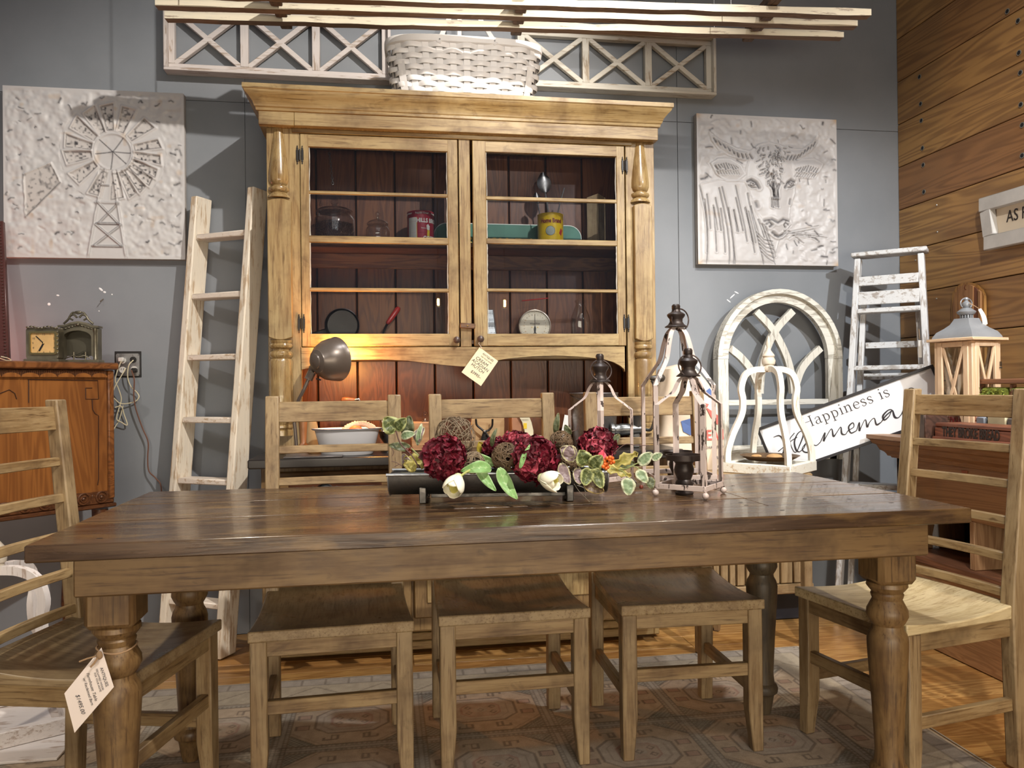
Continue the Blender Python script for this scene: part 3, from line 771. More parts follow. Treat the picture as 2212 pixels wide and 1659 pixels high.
# turned half columns on the stiles
def column(uc, v0, vr, vb0, vb1, vend, wb):
    xc = hx(uc, 500); zt = hz(v0, uc); z1 = hz(vr, uc)
    L = zt-z1
    pr = [(.0115, 1.0), (.0125, .97), (.017, .75), (.0225, .5), (.0255, .32), (.0255, .24), (.022, .185), (.0185, .17), (.0195, .155), (.0255, .14), (.0265, .115), (.0245, .09), (.0195, .075), (.022, .06), (.027, .03), (.0285, .0)]
    pr = [(r*1.62, z1+L*z) for r, z in pr][::-1]
    MB().lathe(pr, Matrix.Translation((xc, YF+.012, 0)), 32).build('turned_drop', HTUR, hu)
    xb = hx(wb[0], 500), hx(wb[1], 500)
    za, zb = hz(vb0, uc), hz(vb1, uc)
    q = MB(); n = 12
    # flat board with rounded ends and chamfers
    pl = [(xb[0], zb+.006), (xb[0], za-.004)]+[(xb[0]+(xb[1]-xb[0])*i/n, za-.004+.010*math.sin(math.pi*i/n)) for i in range(1, n)]+[(xb[1], za-.004), (xb[1], zb+.006)]+[(xb[1]-(xb[1]-xb[0])*i/n, zb+.006-.012*math.sin(math.pi*i/n)) for i in range(1, n)]
    q.prism(pl, 0, .024, Matrix(((1, 0, 0, 0), (0, 0, -1, YF), (0, 1, 0, 0), (0, 0, 0, 1))))
    o_ = q.build('pilaster', HZ, hu, ang=25); bv = o_.modifiers.new('b', 'BEVEL'); bv.width = .003; bv.limit_method = 'ANGLE'
    z = hz(vb1+4, uc); ze = hz(vend, uc)
    r = (xb[1]-xb[0])/2
    pr = [(r*.92, ze-.02), (r*.92, ze), (r*.8, ze+.004), (r*.97, ze+.012), (r*.97, ze+.02), (r*.86, ze+.024), (r*.97, ze+.03), (r*.99, ze+.034), (r*.99, z-.085), (r*.9, z-.074), (r*.80, z-.072), (r*.97, z-.064), (r*1.0, z-.054), (r*.95, z-.046), (r*.72, z-.040), (r*.70, z-.034), (r*.95, z-.028), (r*1.0, z-.020), (r*.9, z-.012), (r*.95, z-.008), (r*.98, z)]
    MB().lathe(pr, Matrix.Translation(((xb[0]+xb[1])/2, YF-.001, 0)), 28).build('turned_column', HTUR, hu)
column(603, 270, 428, 434, 732, 930, (579, 631))
column(1384, 301, 438, 444, 735, 925, (1367, 1405))
# counter and base cabinet
ctr = MB(); x0c, x1c = PY(534, 989, 3.0).x, PY(1478, 975, 3.0).x
ctr.box(x0c, x1c, 3.0, YBK-.01, zc-.036, zc, .005); ctr.build('countertop', flat((.022, .017, .015), .32, name='black_countertop', var=.3), hu)
bx0, bx1, by = x0c+.04, x1c-.05, 3.06
DK = glaze('x', (.26, .15, .06), (.17, .09, .035), (.07, .03, .012), .5, .45, name='base_shaded_glaze'); DKZ = glaze('z', (.30, .19, .08), (.2, .12, .05), (.08, .04, .015), .5, .45, name='base_shaded_glaze')  # darker copies of the hutch glaze, shade put into the base colours
MB().box(bx0, bx1, by+.02, YBK-.01, .13, zc-.037, .002).build('base_case', DKZ, hu)
for a, b in ((bx0, bx0+.05), (bx0+.50, bx0+.56), (bx0+1.02, bx0+1.08), (bx1-.05, bx1)):
    MB().box(a, b, by-.004, by+.02, .13, zc-.037, .003).build('base_stile', DKZ, hu)
PAN = plain_wood('x', (.13, .045, .018), (.04, .012, .006), .4, 3, name='dark_drawer_front')
for a, b in ((bx0+.05, bx0+.50), (bx0+.56, bx0+1.02), (bx0+1.08, bx1-.05)):
    d = MB().box(a+.01, b-.01, by+.006, by+.022, zc-.2, zc-.055, .006).build('drawer', DK, hu)
    MB().box(a+.05, b-.05, by+.0, by+.008, zc-.185, zc-.075, .005).build('panel', PAN, d)
    cx = (a+b)/2-.04
    q = MB(); q.add([(cx+.034*math.cos(t_)*(1 if True else 1), by-.001-.018*math.sin(p_)*1., zc-.125+.022*math.cos(p_)*math.sin(t_)) for t_ in [i*math.pi/10 for i in range(11)] for p_ in [j*math.pi/2/5 for j in range(6)]], [(i*6+j, i*6+j+1, i*6+j+7, i*6+j+6) for i in range(10) for j in range(5)])
    for s in (-1, 1): q.lathe([(.006, 0), (.006, .002), (.001, .003)], Matrix.Translation((cx+s*.044, by-.001, zc-.118)) @ Matrix.Rotation(math.pi/2, 4, 'X'), 10)
    q.build('cup_pull', galv('dark_pull', (.22, .22, .23), (.1, .1, .1), .3), d)
    dd = MB().box(a+.01, b-.01, by+.006, by+.022, .18, zc-.21, .006).build('base_door', DKZ, hu)
    MB().box(a+.06, b-.06, by+.0, by+.008, .24, zc-.26, .006).build('panel', HZ, dd)
# stepped plinth seen between the chairs
zb_ = [0.012, .050, .085, .120, .152, .205]
for i in range(5):
    MB().box(bx0-.01, bx1+.01, 3.205-(.0, .002, .003, .004, .03)[i], 3.30, zb_[i]+.0015, zb_[i+1]-.0015, .004).build('plinth_board', HX, hu)
MB().box(bx0, bx1, by+.03, 3.25, .13, .2, .0).build('plinth_core', DK, hu)
# carved foot
cA = PY(903, 1290, 3.15)
def carve(a, b):
    x = (a-.5)*.115*(1-.18*b); z = .11*(.5-b)*1.15
    r = math.hypot(a-.5, b-.25)
    hgt = .016*math.exp(-((a-.5)/.33)**2)+.010*abs(math.sin((a-.5)*15+math.sin(b*7)*1.4))*math.exp(-((b-.35)/.35)**2)+.007*math.cos(b*16+abs(a-.5)*8)*(b < .75)
    return (cA.x+x, cA.y-hgt, cA.z+z+.004)
MB().grid(34, 34, carve).build('carved_ornament', glaze('z', (.50, .42, .25), (.3, .2, .1), (.05, .03, .015), .8, .45, name='carved_cream'), hu)
MB().box(cA.x-.06, cA.x+.06, cA.y, cA.y+.06, cA.z-.06, cA.z+.065, .002).build('carved_block', HX, hu)

# hutch price card
cs = [PY(1036, 750, YF-.02), PY(1076, 780, YF-.022), PY(1039, 834, YF-.026), PY(997, 804, YF-.024)]
hc = paper_tag(cs, 'price_card', 'cream paper price card hanging from the right hutch door knob', [('ANTIQUES', .12, .55, .10, 0), ('FOR YOUR HOME', .07, .55, .2, 0), ('CREAM', .19, .44, .33, .1), ('ACADIAN', .19, .48, .46, .1), ('HUTCH', .19, .46, .59, .1), ('$3995\u2013', .17, .55, .78, .1)], 0, flat((.86, .76, .52), .7, name='cream_paper'))
MB().tube([PY(1037, 735, YF-.018), PY(1034, 742, YF-.028), PY(1041, 752, YF-.022), PY(1036, 752, YF-.021)], .0011, 6).build('string', flat((.8, .76, .68), .9, name='white_string'), hc)

# ---------------------------------------------------------------- things behind the glass
def on(u, v, Y, z): p = PY(u, v, Y); return Vector((p.x, Y, z))
GLS = glass((.985, .99, .99), .22, .02, 'jar_glass')
BEAN = flat((.42, .21, .13), .4, name='roasted_bean', var=.5)
def jar(name, label, uc, Y, r, h, beans, group=None):
    p = on(uc, 500, Y, zs1+.0005); t = thing(name, label, 'jar', p)
    T = Matrix.Translation(p)
    MB().lathe([(r*.9, 0), (r, .006), (r, h*.75), (r*.93, h*.86), (r*.8, h*.93), (r*.84, h)], T, 32, cap=False).lathe([(r*.9, .001), (r*.1, .002)], T, 32).build('jar_body', GLS, t)
    MB().lathe([(r*.88, h+.001), (r*.92, h+.006), (r*.8, h+.014), (r*.35, h+.024), (r*.14, h+.03), (r*.12, h+.036), (r*.22, h+.044), (r*.22, h+.052), (r*.05, h+.06)], T, 32).build('jar_lid', GLS, t)
    bh, slope = beans; rr = r*.94
    MB().lathe([(rr*.95, .004), (rr, .012), (rr, bh)], T, 20, cap=True).build('bean_core', BEAN, t)
    q = MB(); sz = .0058
    n = int(2*math.pi*rr/(sz*1.5)); rows = int(bh/(sz*1.15))
    proto = MB().sphere((0, 0, 0), sz, 6, (1.25, .75, .75))
    def addb(c, s=1):
        M = Matrix.Translation(c) @ Euler((rnd(0, 3), rnd(0, 3), rnd(0, 3))).to_matrix().to_4x4(); q.add(proto.v, proto.f, M)
    for j in range(rows+1):
        for i in range(n):
            a = 2*math.pi*(i+.5*(j % 2)+rnd(-.2, .2))/n
            if math.sin(a) > .35: continue
            addb(p+Vector((rr*.985*math.cos(a), rr*.985*math.sin(a), .006+j*sz*1.15+rnd(-.001, .001))))
    for i in range(int(260*(r/.045)**2)):
        a = rnd(0, 6.28); d = rr*math.sqrt(rnd(0, 1))
        addb(p+Vector((d*math.cos(a), d*math.sin(a), bh+slope*(1-d/rr)+rnd(0, .003))))
    q.build('beans', BEAN, t, kind='stuff')
    return t
w = lambda px, Y: px*Y*1.0/FPX
jar('glass_jar', 'big lidded glass jar full of roasted coffee beans on the upper hutch shelf', 723, 3.37, .0845, .135, (.078, .012))
jar('glass_jar', 'small lidded glass jar with a few coffee beans beside the red tin', 816, 3.35, .050, .082, (.014, .004))
def tin(name, label, uc, Y, r, h, mat, text_parts, rimmat):
    p = on(uc, 500, Y, zs1+.0005); t = thing(name, label, 'tin', p); T = Matrix.Translation(p)
    MB().lathe([(r*.98, 0), (r, .003), (r, h*.33), (r*1.012, h*.335), (r, h*.34), (r, h*.66), (r*1.012, h*.665), (r, h*.67), (r, h-.004), (r*1.02, h-.002), (r*.97, h), (r*.93, h-.004), (r*.93, .01)], T, 40).build('tin_body', mat, t)
    def wrap(a0):
        def f(v): a = -math.pi/2+a0+v.x/r; rr = r+.0012+v.z; return (rr*math.cos(a), rr*math.sin(a), v.y)
        return f
    for txt, size, a0, z, col, bold, sxx in text_parts:
        text_mb(txt, size, T @ Matrix.Translation((0, 0, z)), .0003, 'CENTER', bold, wrap(a0), sx=sxx).build('lettering', col, t, smooth=False)
    return t, p, wrap(0), T
WHT = flat((.75, .73, .68), .5, name='white_print'); YEL = flat((.75, .52, .03), .45, name='yellow_print'); MAR = flat((.20, .015, .012), .45, name='maroon_print'); REDP = flat((.33, .012, .03), .38, name='red_tin_paint')
r1 = .057
t, p, wrap, T = tin('red_coffee_tin', 'dark red coffee tin with white lettering on the upper left hutch shelf', 909, 3.36, r1, .142, REDP, [('HILLS BROS', .0245, .55, .098, WHT, .03, .82), ('COFFEE', .026, .72, .022, WHT, .03, .75), ('Regular Grind', .010, .05, .130, WHT, .01, 1), ('Regular Grind', .010, 1.35, .130, WHT, .01, 1), ('Regular Grind', .010, -1.25, .130, WHT, .01, 1), ('Vacuum', .007, .18, .066, WHT, 0, 1)], None)
def patch(t, T, wrap, x0, x1, z0, z1, mat, nm):
    m = MB(); n = 10
    m.grid(n, 2, lambda a, b: wrap(Vector((x0+(x1-x0)*a, z0+(z1-z0)*b, -.0008)))); m.v = [tuple(T @ Vector(v)) for v in m.v]; m.build(nm, mat, t)
patch(t, T, wrap, -.058*1.1, -.020, .004, .112, flat((.62, .58, .52), .5, name='tin_side_panel', var=.25), 'side_panel')
patch(t, T, wrap, -.020, -.018, .004, .113, YEL, 'stripe')
gx = .030
for poly, mat in (([(gx-.012, .004), (gx+.012, .004), (gx+.009, .018), (gx+.006, .04), (gx+.008, .056), (gx-.004, .06), (gx-.006, .03)], YEL), ([(gx-.006, .060), (gx+.006, .058), (gx+.008, .075), (gx, .084), (gx-.008, .078)], WHT)):
    m = MB().prism(poly, 0, .0003); m.v = [tuple(T @ Vector(wrap(Vector((x, y, z))))) for x, y, z in m.v]; m.build('printed_figure', mat, t, smooth=False)
YT = NT('yellow_tin_paint'); nn = YT.noise(YT.coord(), 30, 5, .7); YTM = YT.fin(YT.mix(YT.ramp(nn, [(.62, 0.), (.68, .8)]), (.80, .52, .01), (.25, .12, .02)), .32)
r2 = .0565
t, p, wrap, T = tin('yellow_coffee_tin', 'yellow coffee tin holding kitchen tools on the upper right hutch shelf', 1189, 3.34, r2, .142, YTM, [('Home Brand', .026, -.12, .106, MAR, .035, .72), ('COFFEE', .0185, -.18, .017, flat((.05, .04, .01), .5, name='black_print'), .03, 1.05)], None)
for col, rr, zz in ((flat((.03, .03, .03), .5, name='badge_ring'), .021, .0002), (flat((.55, .60, .52), .5, name='badge_scene', var=.5), .0195, .0006)):
    m = MB().lathe([(rr, 0), (rr*.5, .0002), (.0001, .0002)], None, 20); m.v = [tuple(T @ Vector(wrap(Vector((x-.012, y+.062, z+zz-.0005))))) for x, y, z in m.v]; m.build('round_badge', col, t, smooth=False)
m = MB().prism([(.028, .052), (.040, .042), (.050, .066), (.038, .076)], 0, .0004); m.v = [tuple(T @ Vector(wrap(Vector(v)))) for v in m.v]; m.build('red_flash', flat((.5, .04, .03), .5, name='red_print'), t, smooth=False)
STL = galv('dull_steel', (.35, .35, .36), (.18, .18, .18), .35)
# tools in the tin: scoop, curved scraper, spoon
def tool(label, base, tip, r, wide=None, bend=0):
    t = thing('kitchen_tool', label, 'kitchen tool', base)
    b = Vector(base); q = Vector(tip); md = b.lerp(q, .55)+Vector((bend, 0, 0))
    MB().tube(smooth_pts([b, md, q], 8), r, 8).build('tool_handle', STL, t)
    if wide:
        d = (q-md).normalized(); sd = d.cross(Vector((0, 1, 0))).normalized()
        m = MB(); n = 9
        m.grid(n, n, lambda a, c: q+d*(c-.15)*wide*1.6+sd*(a-.5)*wide*math.sin(math.pi*(.12+.8*c))*1.15+Vector((0, -.012*math.cos((a-.5)*3), 0)))
        m.build('tool_head', STL, t)
    return t
tool('curved steel scoop standing tallest in the yellow coffee tin', p+Vector((-.01, 0, .01)), PY(1177, 410, 3.34), .004, .055, .008)
tool('thin steel spoon handle leaning right in the yellow coffee tin', p+Vector((.01, .01, .01)), PY(1219, 406, 3.35), .003, None, -.006)
tool('short steel spatula at the left rim of the yellow coffee tin', p+Vector((-.02, .01, .01)), PY(1161, 436, 3.35), .003, .03, 0)
# green enamel sign, mostly hidden
sg = thing('enamel_sign', 'green enamel shelf sign with yellow capitals behind the yellow tin', 'sign', on(1120, 500, 3.435, zs1+.0005))
xa, xb = PY(965, 500, 3.435).x, PY(1229, 500, 3.435).x; zt = hz(484, 1100, 3.435); zb = zs1+.001; rr = (zt-zb)/2
def stad(off, y, mat, nm):
    R_ = rr-off; pl = [(xa+R_*math.cos(a)+0, (zt+zb)/2+R_*math.sin(a)) for a in [math.pi/2+i*math.pi/14 for i in range(15)]]+[(xb+R_*math.cos(a), (zt+zb)/2+R_*math.sin(a)) for a in [-math.pi/2+i*math.pi/14 for i in range(15)]]
    return MB().prism(pl, 0, .003, Matrix(((1, 0, 0, 0), (0, 0, -1, y), (0, 1, 0, 0), (0, 0, 0, 1)))).build(nm, mat, sg)
stad(0, 3.438, flat((.8, .8, .76), .3, name='enamel_white_edge'), 'sign_edge'); stad(.0035, 3.4355, flat((.085, .23, .17), .3, name='green_enamel', var=.25), 'sign_face')
text_mb('FRESH DAILY', .066, frameM(((PY(1085, 500, 3.435).x+PY(1216, 500, 3.435).x)/2-.097, 3.4295, zs1+.027), (1, 0, 0), (0, 0, 1)), .0003, 'CENTER', .03, spacing=1.12).build('lettering', flat((.82, .66, .16), .4, name='yellow_enamel'), sg, smooth=False)
# wooden corner trough with chevron notch
wt = thing('wooden_post', 'short pale wooden two-board corner post at the right of the upper shelf', 'post', on(1293, 500, 3.40, zs1+.0005))
ztp = hz(418, 1293, 3.40)
for u0, u1, dy, zd in ((1272, 1293, .0, -.01), (1293, 1313, .02, -.012)):
    xa_, xb_ = PY(u0, 500, 3.40).x, PY(u1, 500, 3.40).x
    a = Vector((xa_, 3.40+(.03 if u0 == 1272 else 0), 0)); b = Vector((xb_, 3.40+(0 if u0 == 1272 else .03), 0))
    m = MB(); n = (b-a).cross(Vector((0, 0, 1))).normalized()*.008
    z0 = zs1+.001; za = ztp-(.012 if u0 == 1272 else 0); zb_2 = ztp-(0 if u0 == 1272 else .012)
    vs = [a+Vector((0, 0, z0)), b+Vector((0, 0, z0)), b+Vector((0, 0, zb_2)), a+Vector((0, 0, za))]; vs = vs+[v-n for v in vs]
    m.add(vs, [(0, 1, 2, 3), (7, 6, 5, 4), (0, 4, 5, 1), (1, 5, 6, 2), (2, 6, 7, 3), (3, 7, 4, 0)]).build('post_board', glaze('z', (.33, .25, .15), (.22, .15, .08), (.1, .06, .03), .5, .6, name='old_pale_wood'), wt)
# chain hanging in front of the top left pane
ch = thing('hanging_chain', 'thin metal chain hanging behind the top left pane above the big jar', 'chain', PY(716, 335, 3.36))
for i in range(13):
    c = PY(712+i*.55, 332+i*5.3, 3.36)
    M = Matrix.Translation(c) @ Matrix.Rotation((i % 2)*math.pi/2+.3, 4, 'Z') @ Matrix.Rotation(math.pi/2, 4, 'X')
    rg = [(.0042*math.cos(a), .0068*math.sin(a), 0) for a in [k*math.pi/5 for k in range(10)]]
    MB().tube([M @ Vector(q) for q in rg], .0012, 5, closed=True).build('chain_link', STL, ch)
# lower shelf
pp = on(740, 700, 3.40, zs0+.0005); pan = thing('cast_iron_skillet', 'black cast iron skillet standing on its edge in the lower left hutch', 'skillet', pp)
rp = w(36, 3.40)*1.0; c = Vector((pp.x, 3.40, zs0+rp*1.0+.001))
M = Matrix.Translation(c) @ Matrix.Rotation(math.pi/2+.12, 4, 'X')
IR = flat((.035, .033, .032), .38, .6, 'cast_iron', var=.3)
MB().lathe([(rp*.80, 0), (rp*.82, -.003), (rp*.88, -.004), (rp, .036), (rp*.97, .037), (rp*.86, .004), (.001, .002)], M, 40, cap=False).lathe([(rp*.80, 0), (rp*.35, -.0008), (rp*.3, -.003), (.001, -.003)], M, 40, cap=False).build('pan_body', IR, pan)
MB().bar(c+Vector((-rp*.9, .0, -rp*.35)), c+Vector((-rp*1.75, .0, -rp*.62)), .012, .024, (0, 0, 1), .004).build('pan_handle', IR, pan)
rt = thing('red_handled_tool', 'old kitchen tool with a worn red wooden handle leaning beside the skillet', 'kitchen tool', PY(829, 722, 3.40))
a, b = PY(836, 700, 3.40), PY(862, 664, 3.44)
d = (b-a).normalized(); L = (b-a).length; M = Matrix.Translation(a) @ d.to_track_quat('Z', 'Y').to_matrix().to_4x4()
MB().lathe([(.004, 0), (.009, .006), (.0105, L*.3), (.012, L*.6), (.0125, L*.85), (.009, L*.97), (.002, L)], M, 16).build('handle', flat((.42, .035, .03), .35, name='red_handle_paint', var=.5), rt)
MB().tube([a, PY(829, 716, 3.40), Vector((PY(824, 726, 3.39).x, 3.39, zs0+.002))], .0045, 8).build('tool_shank', IR, rt)
gr = thing('metal_grater', 'white punched metal grater leaning at the left edge of the lower right shelf', 'grater', on(1052, 700, 3.38, zs0+.0005))
x0_, x1_ = PY(1040, 700, 3.38).x, PY(1069, 700, 3.38).x
zt_ = hz(668, 1055, 3.38); tt = NT('punched_tin'); vv = tt.coord((1, 1, 1), rand=False); br = tt.n('ShaderNodeTexVoronoi'); br.inputs['Scale'].default_value = 150; br.inputs['Randomness'].default_value = .1; tt.l(vv, br.inputs['Vector'])
pm = tt.fin(tt.mix(tt.ramp(br.outputs['Distance'], [(.30, 1.), (.36, 0.)]), (.66, .70, .74), (.04, .04, .05)), .35, .0)
m = MB(); m.add([(x0_, 3.38, zs0+.001), (x1_+.008, 3.38, zs0+.001), (x1_-.004, 3.41, zt_), (x0_, 3.41, zt_), (x0_, 3.383, zs0+.001), (x1_+.008, 3.383, zs0+.001), (x1_-.004, 3.413, zt_), (x0_, 3.413, zt_)], [(0, 1, 2, 3), (7, 6, 5, 4), (0, 4, 5, 1), (1, 5, 6, 2), (2, 6, 7, 3), (3, 7, 4, 0)]).build('grater_sheet', pm, gr, smooth=False)
MB().tube([(x1_+.008, 3.38, zs0+.002), (x1_-.004, 3.41, zt_), (x0_, 3.41, zt_)], .0022, 6).build('grater_frame', STL, gr)
# dial scale
ps = on(1155, 700, 3.39, zs0+.0005); ds = thing('dial_kitchen_scale', 'round old kitchen scale with a cream dial on the lower right shelf', 'scale', ps)
rs_ = w(35.5, 3.39); c = Vector((ps.x, 3.385, zs0+rs_*.98))
M = Matrix.Translation(c) @ Matrix.Rotation(math.pi/2, 4, 'X')
MB().lathe([(rs_*.97, -.05), (rs_, -.045), (rs_, -.002), (rs_*1.01, .003), (rs_*.95, .004), (rs_*.93, 0)], M, 40, cap=False).lathe([(rs_*.97, -.05), (.001, -.05)], M, 40, cap=False).build('scale_case', flat((.30, .25, .20), .35, .6, 'scale_metal', var=.4), ds)
MB().lathe([(rs_*.93, -.001), (.001, -.0008)], M, 40, cap=False).build('dial', flat((.62, .56, .44), .5, name='aged_dial', var=.35), ds)
INKD = flat((.06, .04, .03), .5, name='dial_ink')
q = MB()
for i in range(48):
    if 20 < i < 28: continue
    a = i/48*2*math.pi; r0 = rs_*(.84 if i % 4 else .78)
    q.bar(M @ Vector((r0*math.sin(a), r0*math.cos(a), .0002)), M @ Vector((rs_*.90*math.sin(a), rs_*.90*math.cos(a), .0002)), .0007, .0004, (0, 1, 0), 0)
q.build('dial_ticks', INKD, ds, smooth=False)
for i in range(24):
    if 10 < i < 14: continue
    a = i/24*2*math.pi; r0 = rs_*.69
    text_mb(str(i), .0075, M @ Matrix.Translation((r0*math.sin(a), r0*math.cos(a), .0003)), .0001).build('dial_number', INKD if i % 2 else flat((.35, .16, .03), .5, name='dial_ink_ochre'), ds, smooth=False)
text_mb('Way Rite', .012, M @ Matrix.Translation((0, .010, .0004)), .0001).build('lettering', INKD, ds, smooth=False)
m = MB().prism([(-.0012, 0), (.0012, 0), (.0006, rs_*.72), (-.0006, rs_*.72)], .001, .0018, M).prism([(-.0015, 0), (.0015, 0), (.005, -rs_*.16), (.003, -rs_*.4), (.009, -rs_*.5), (0, -rs_*.44), (-.009, -rs_*.5), (-.003, -rs_*.4), (-.005, -rs_*.16)], .001, .0018, M).build('pointer', BLACK, ds, smooth=False)
q = MB()
for s in (-1, 1): q.lathe([(.003, 0), (.002, .0016), (.0002, .002)], M @ Matrix.Translation((s*.013, -.006, 0)), 10)
q.build('screw', BRASS, ds)
# red pan rest of the scale, a leaning red bar
MB().bar(PY(1127, 650, 3.43), PY(1184, 644, 3.43), .006, .004, (0, 0, 1), .002).build('weighing_platform', flat((.45, .03, .03), .4, name='red_enamel'), ds)
# milk bottle
pb = on(1254, 700, 3.36, zs0+.0005); mbt = thing('milk_bottle', 'clear glass milk bottle beside the kitchen scale in the hutch', 'bottle', pb)
T = Matrix.Translation(pb); hb = hz(650, 1254, 3.36)-zs0; rb = w(22, 3.36)
MB().lathe([(rb*.9, 0), (rb, .005), (rb, hb*.48), (rb*.93, hb*.60), (rb*.62, hb*.80), (rb*.45, hb*.90), (rb*.45, hb*.95), (rb*.55, hb*.965), (rb*.55, hb), (rb*.45, hb)], T, 32, cap=False).lathe([(rb*.9, .0), (.001, .004)], T, 32, cap=False).build('bottle_glass', glass((.97, .985, .98), .22, .02, 'bottle_glass'), mbt)
# ---------------------------------------------------------------- pressed metal wall panels
def seg_d(X, Y, pts):
    d = np.full(X.shape, 1e9)
    for a, b in zip(pts[:-1], pts[1:]):
        ax_, ay_ = a[:2]; bx_, by_ = b[:2]; vx, vy = bx_-ax_, by_-ay_; L = vx*vx+vy*vy+1e-12
        t = np.clip(((X-ax_)*vx+(Y-ay_)*vy)/L, 0, 1); d = np.minimum(d, np.hypot(X-ax_-t*vx, Y-ay_-t*vy))
    return d
def inside(X, Y, poly):
    c = np.zeros(X.shape, bool); n = len(poly)
    for i in range(n):
        x1, y1 = poly[i]; x2, y2 = poly[i-1]
        with np.errstate(divide='ignore', invalid='ignore'): c ^= ((y1 > Y) != (y2 > Y)) & (X < (x2-x1)*(Y-y1)/(y2-y1+1e-12)+x1)
    return c
def nz2(X, Y, s, seed):
    rs = np.random.RandomState(seed); fx = (X-X.min())/s; fy = (Y-Y.min())/s; a = rs.rand(int(fy.max())+3, int(fx.max())+3)
    ix = fx.astype(int); iy = fy.astype(int); fx = fx-ix; fy = fy-iy; fx = fx*fx*(3-2*fx); fy = fy*fy*(3-2*fy)
    return (a[iy, ix]*(1-fx)+a[iy, ix+1]*fx)*(1-fy)+(a[iy+1, ix]*(1-fx)+a[iy+1, ix+1]*fx)*fy
def relief(parent, x0, x1, z0, z1, Y, Xc, Yc, hgt, dark, stain, mat, name, unit):
    ny, nx = Xc.shape
    fx = (Xc-Xc.min())/(Xc.max()-Xc.min()); fy = (Yc-Yc.min())/(Yc.max()-Yc.min())
    b = Vector(parent['_b'])
    edge = np.minimum(np.minimum(fx, 1-fx), np.minimum(fy, 1-fy))*60
    hgt = hgt*np.clip(edge-.6, 0, 1)
    vs = np.stack([x0+(x1-x0)*fx-b.x, Y-hgt*unit-b.y, z1-(z1-z0)*fy-b.z], -1).reshape(-1, 3)
    ii = np.arange((ny-1)*(nx-1)); r = ii//(nx-1); c = ii % (nx-1); a = r*nx+c; fs = np.stack([a, a+nx, a+nx+1, a+1], -1)
    me = bpy.data.meshes.new(name); me.vertices.add(len(vs)); me.vertices.foreach_set('co', vs.ravel().astype('f'))
    me.loops.add(fs.size); me.loops.foreach_set('vertex_index', fs.ravel().astype('i')); me.polygons.add(len(fs))
    me.polygons.foreach_set('loop_start', (np.arange(len(fs))*4).astype('i')); me.polygons.foreach_set('use_smooth', np.ones(len(fs), bool)); me.update(calc_edges=True)
    at = me.color_attributes.new('wear', 'FLOAT_COLOR', 'POINT'); cc = np.stack([np.clip(dark, 0, 1), np.clip(stain, 0, 1), dark*0, dark*0+1], -1).reshape(-1, 4)
    at.data.foreach_set('color', cc.ravel().astype('f')); me.materials.append(mat)
    o = bpy.data.objects.new(name, me); COL.objects.link(o); o.parent = parent; ALLOBJ.append(o); return o
PANELM = vcol_mat('white_pressed_metal', (.57, .55, .545), (.055, .05, .055), (.52, .36, .22), .42, .1)
PEDGE = flat((.50, .46, .43), .5, name='panel_edge_metal', var=.3)
def dashes(X, Y, n, seed, avoid, hgt, dark, horiz=.9, ln=(10, 34)):
    rs = np.random.RandomState(seed)
    for _ in range(n):
        x = rs.uniform(X.min()+14, X.max()-14); y = rs.uniform(Y.min()+14, Y.max()-14)
        if avoid(x, y): continue
        L = rs.uniform(*ln); a = rs.normal(0, .35) if rs.rand() < horiz else rs.normal(1.57, .4)
        p = [(x-L/2*math.cos(a), y-L/2*math.sin(a)), (x, y+rs.normal(0, 4)), (x+L/2*math.cos(a), y+L/2*math.sin(a))]
        m = (abs(X-x) < L+20) & (abs(Y-y) < L+20); d = seg_d(X[m], Y[m], p); w_ = rs.uniform(2.5, 6)
        hgt[m] += rs.choice([-1, 1], p=[.45, .55])*rs.uniform(1.5, 4)*np.exp(-(d/(w_*2.2))**2)
        if rs.rand() < .62: dark[m] = np.maximum(dark[m], rs.uniform(.6, 1)*np.exp(-(d/(w_*1.15))**2))
# windmill panel
x0, x1, z0, z1 = -1.562*YW/3.5, PY(398, 195, 3.57).x, PY(11, 556, 3.57).z, PY(9, 186, 3.57).z
x0 = PY(9.5, 370, 3.57).x
t = thing('windmill_panel', 'square white pressed metal panel with a raised windmill, hung on the left', 'wall art', ((x0+x1)/2, 3.58, z0))
Xc, Yc = np.meshgrid(np.linspace(22, 1100, 270), np.linspace(512, 1540, 262))
hg = (nz2(Xc, Yc, 45, 1)-.5)*9+(nz2(Xc, Yc, 22, 2)-.5)*5; dk = np.zeros(Xc.shape); stn = np.clip((nz2(Xc, Yc, 55, 5)-.86)*7, 0, 1)*.5
cx_, cy_ = 668, 890
rad = np.hypot(Xc-cx_, Yc-cy_)
def av(x, y): return math.hypot(x-cx_, y-cy_) < 330 or (490 < x < 760 and y > 1150) or (130 < x < 360 and 960 < y < 1300)
dashes(Xc, Yc, 230, 4, av, hg, dk)
fl_ = rad < 320; hg[fl_] *= .25
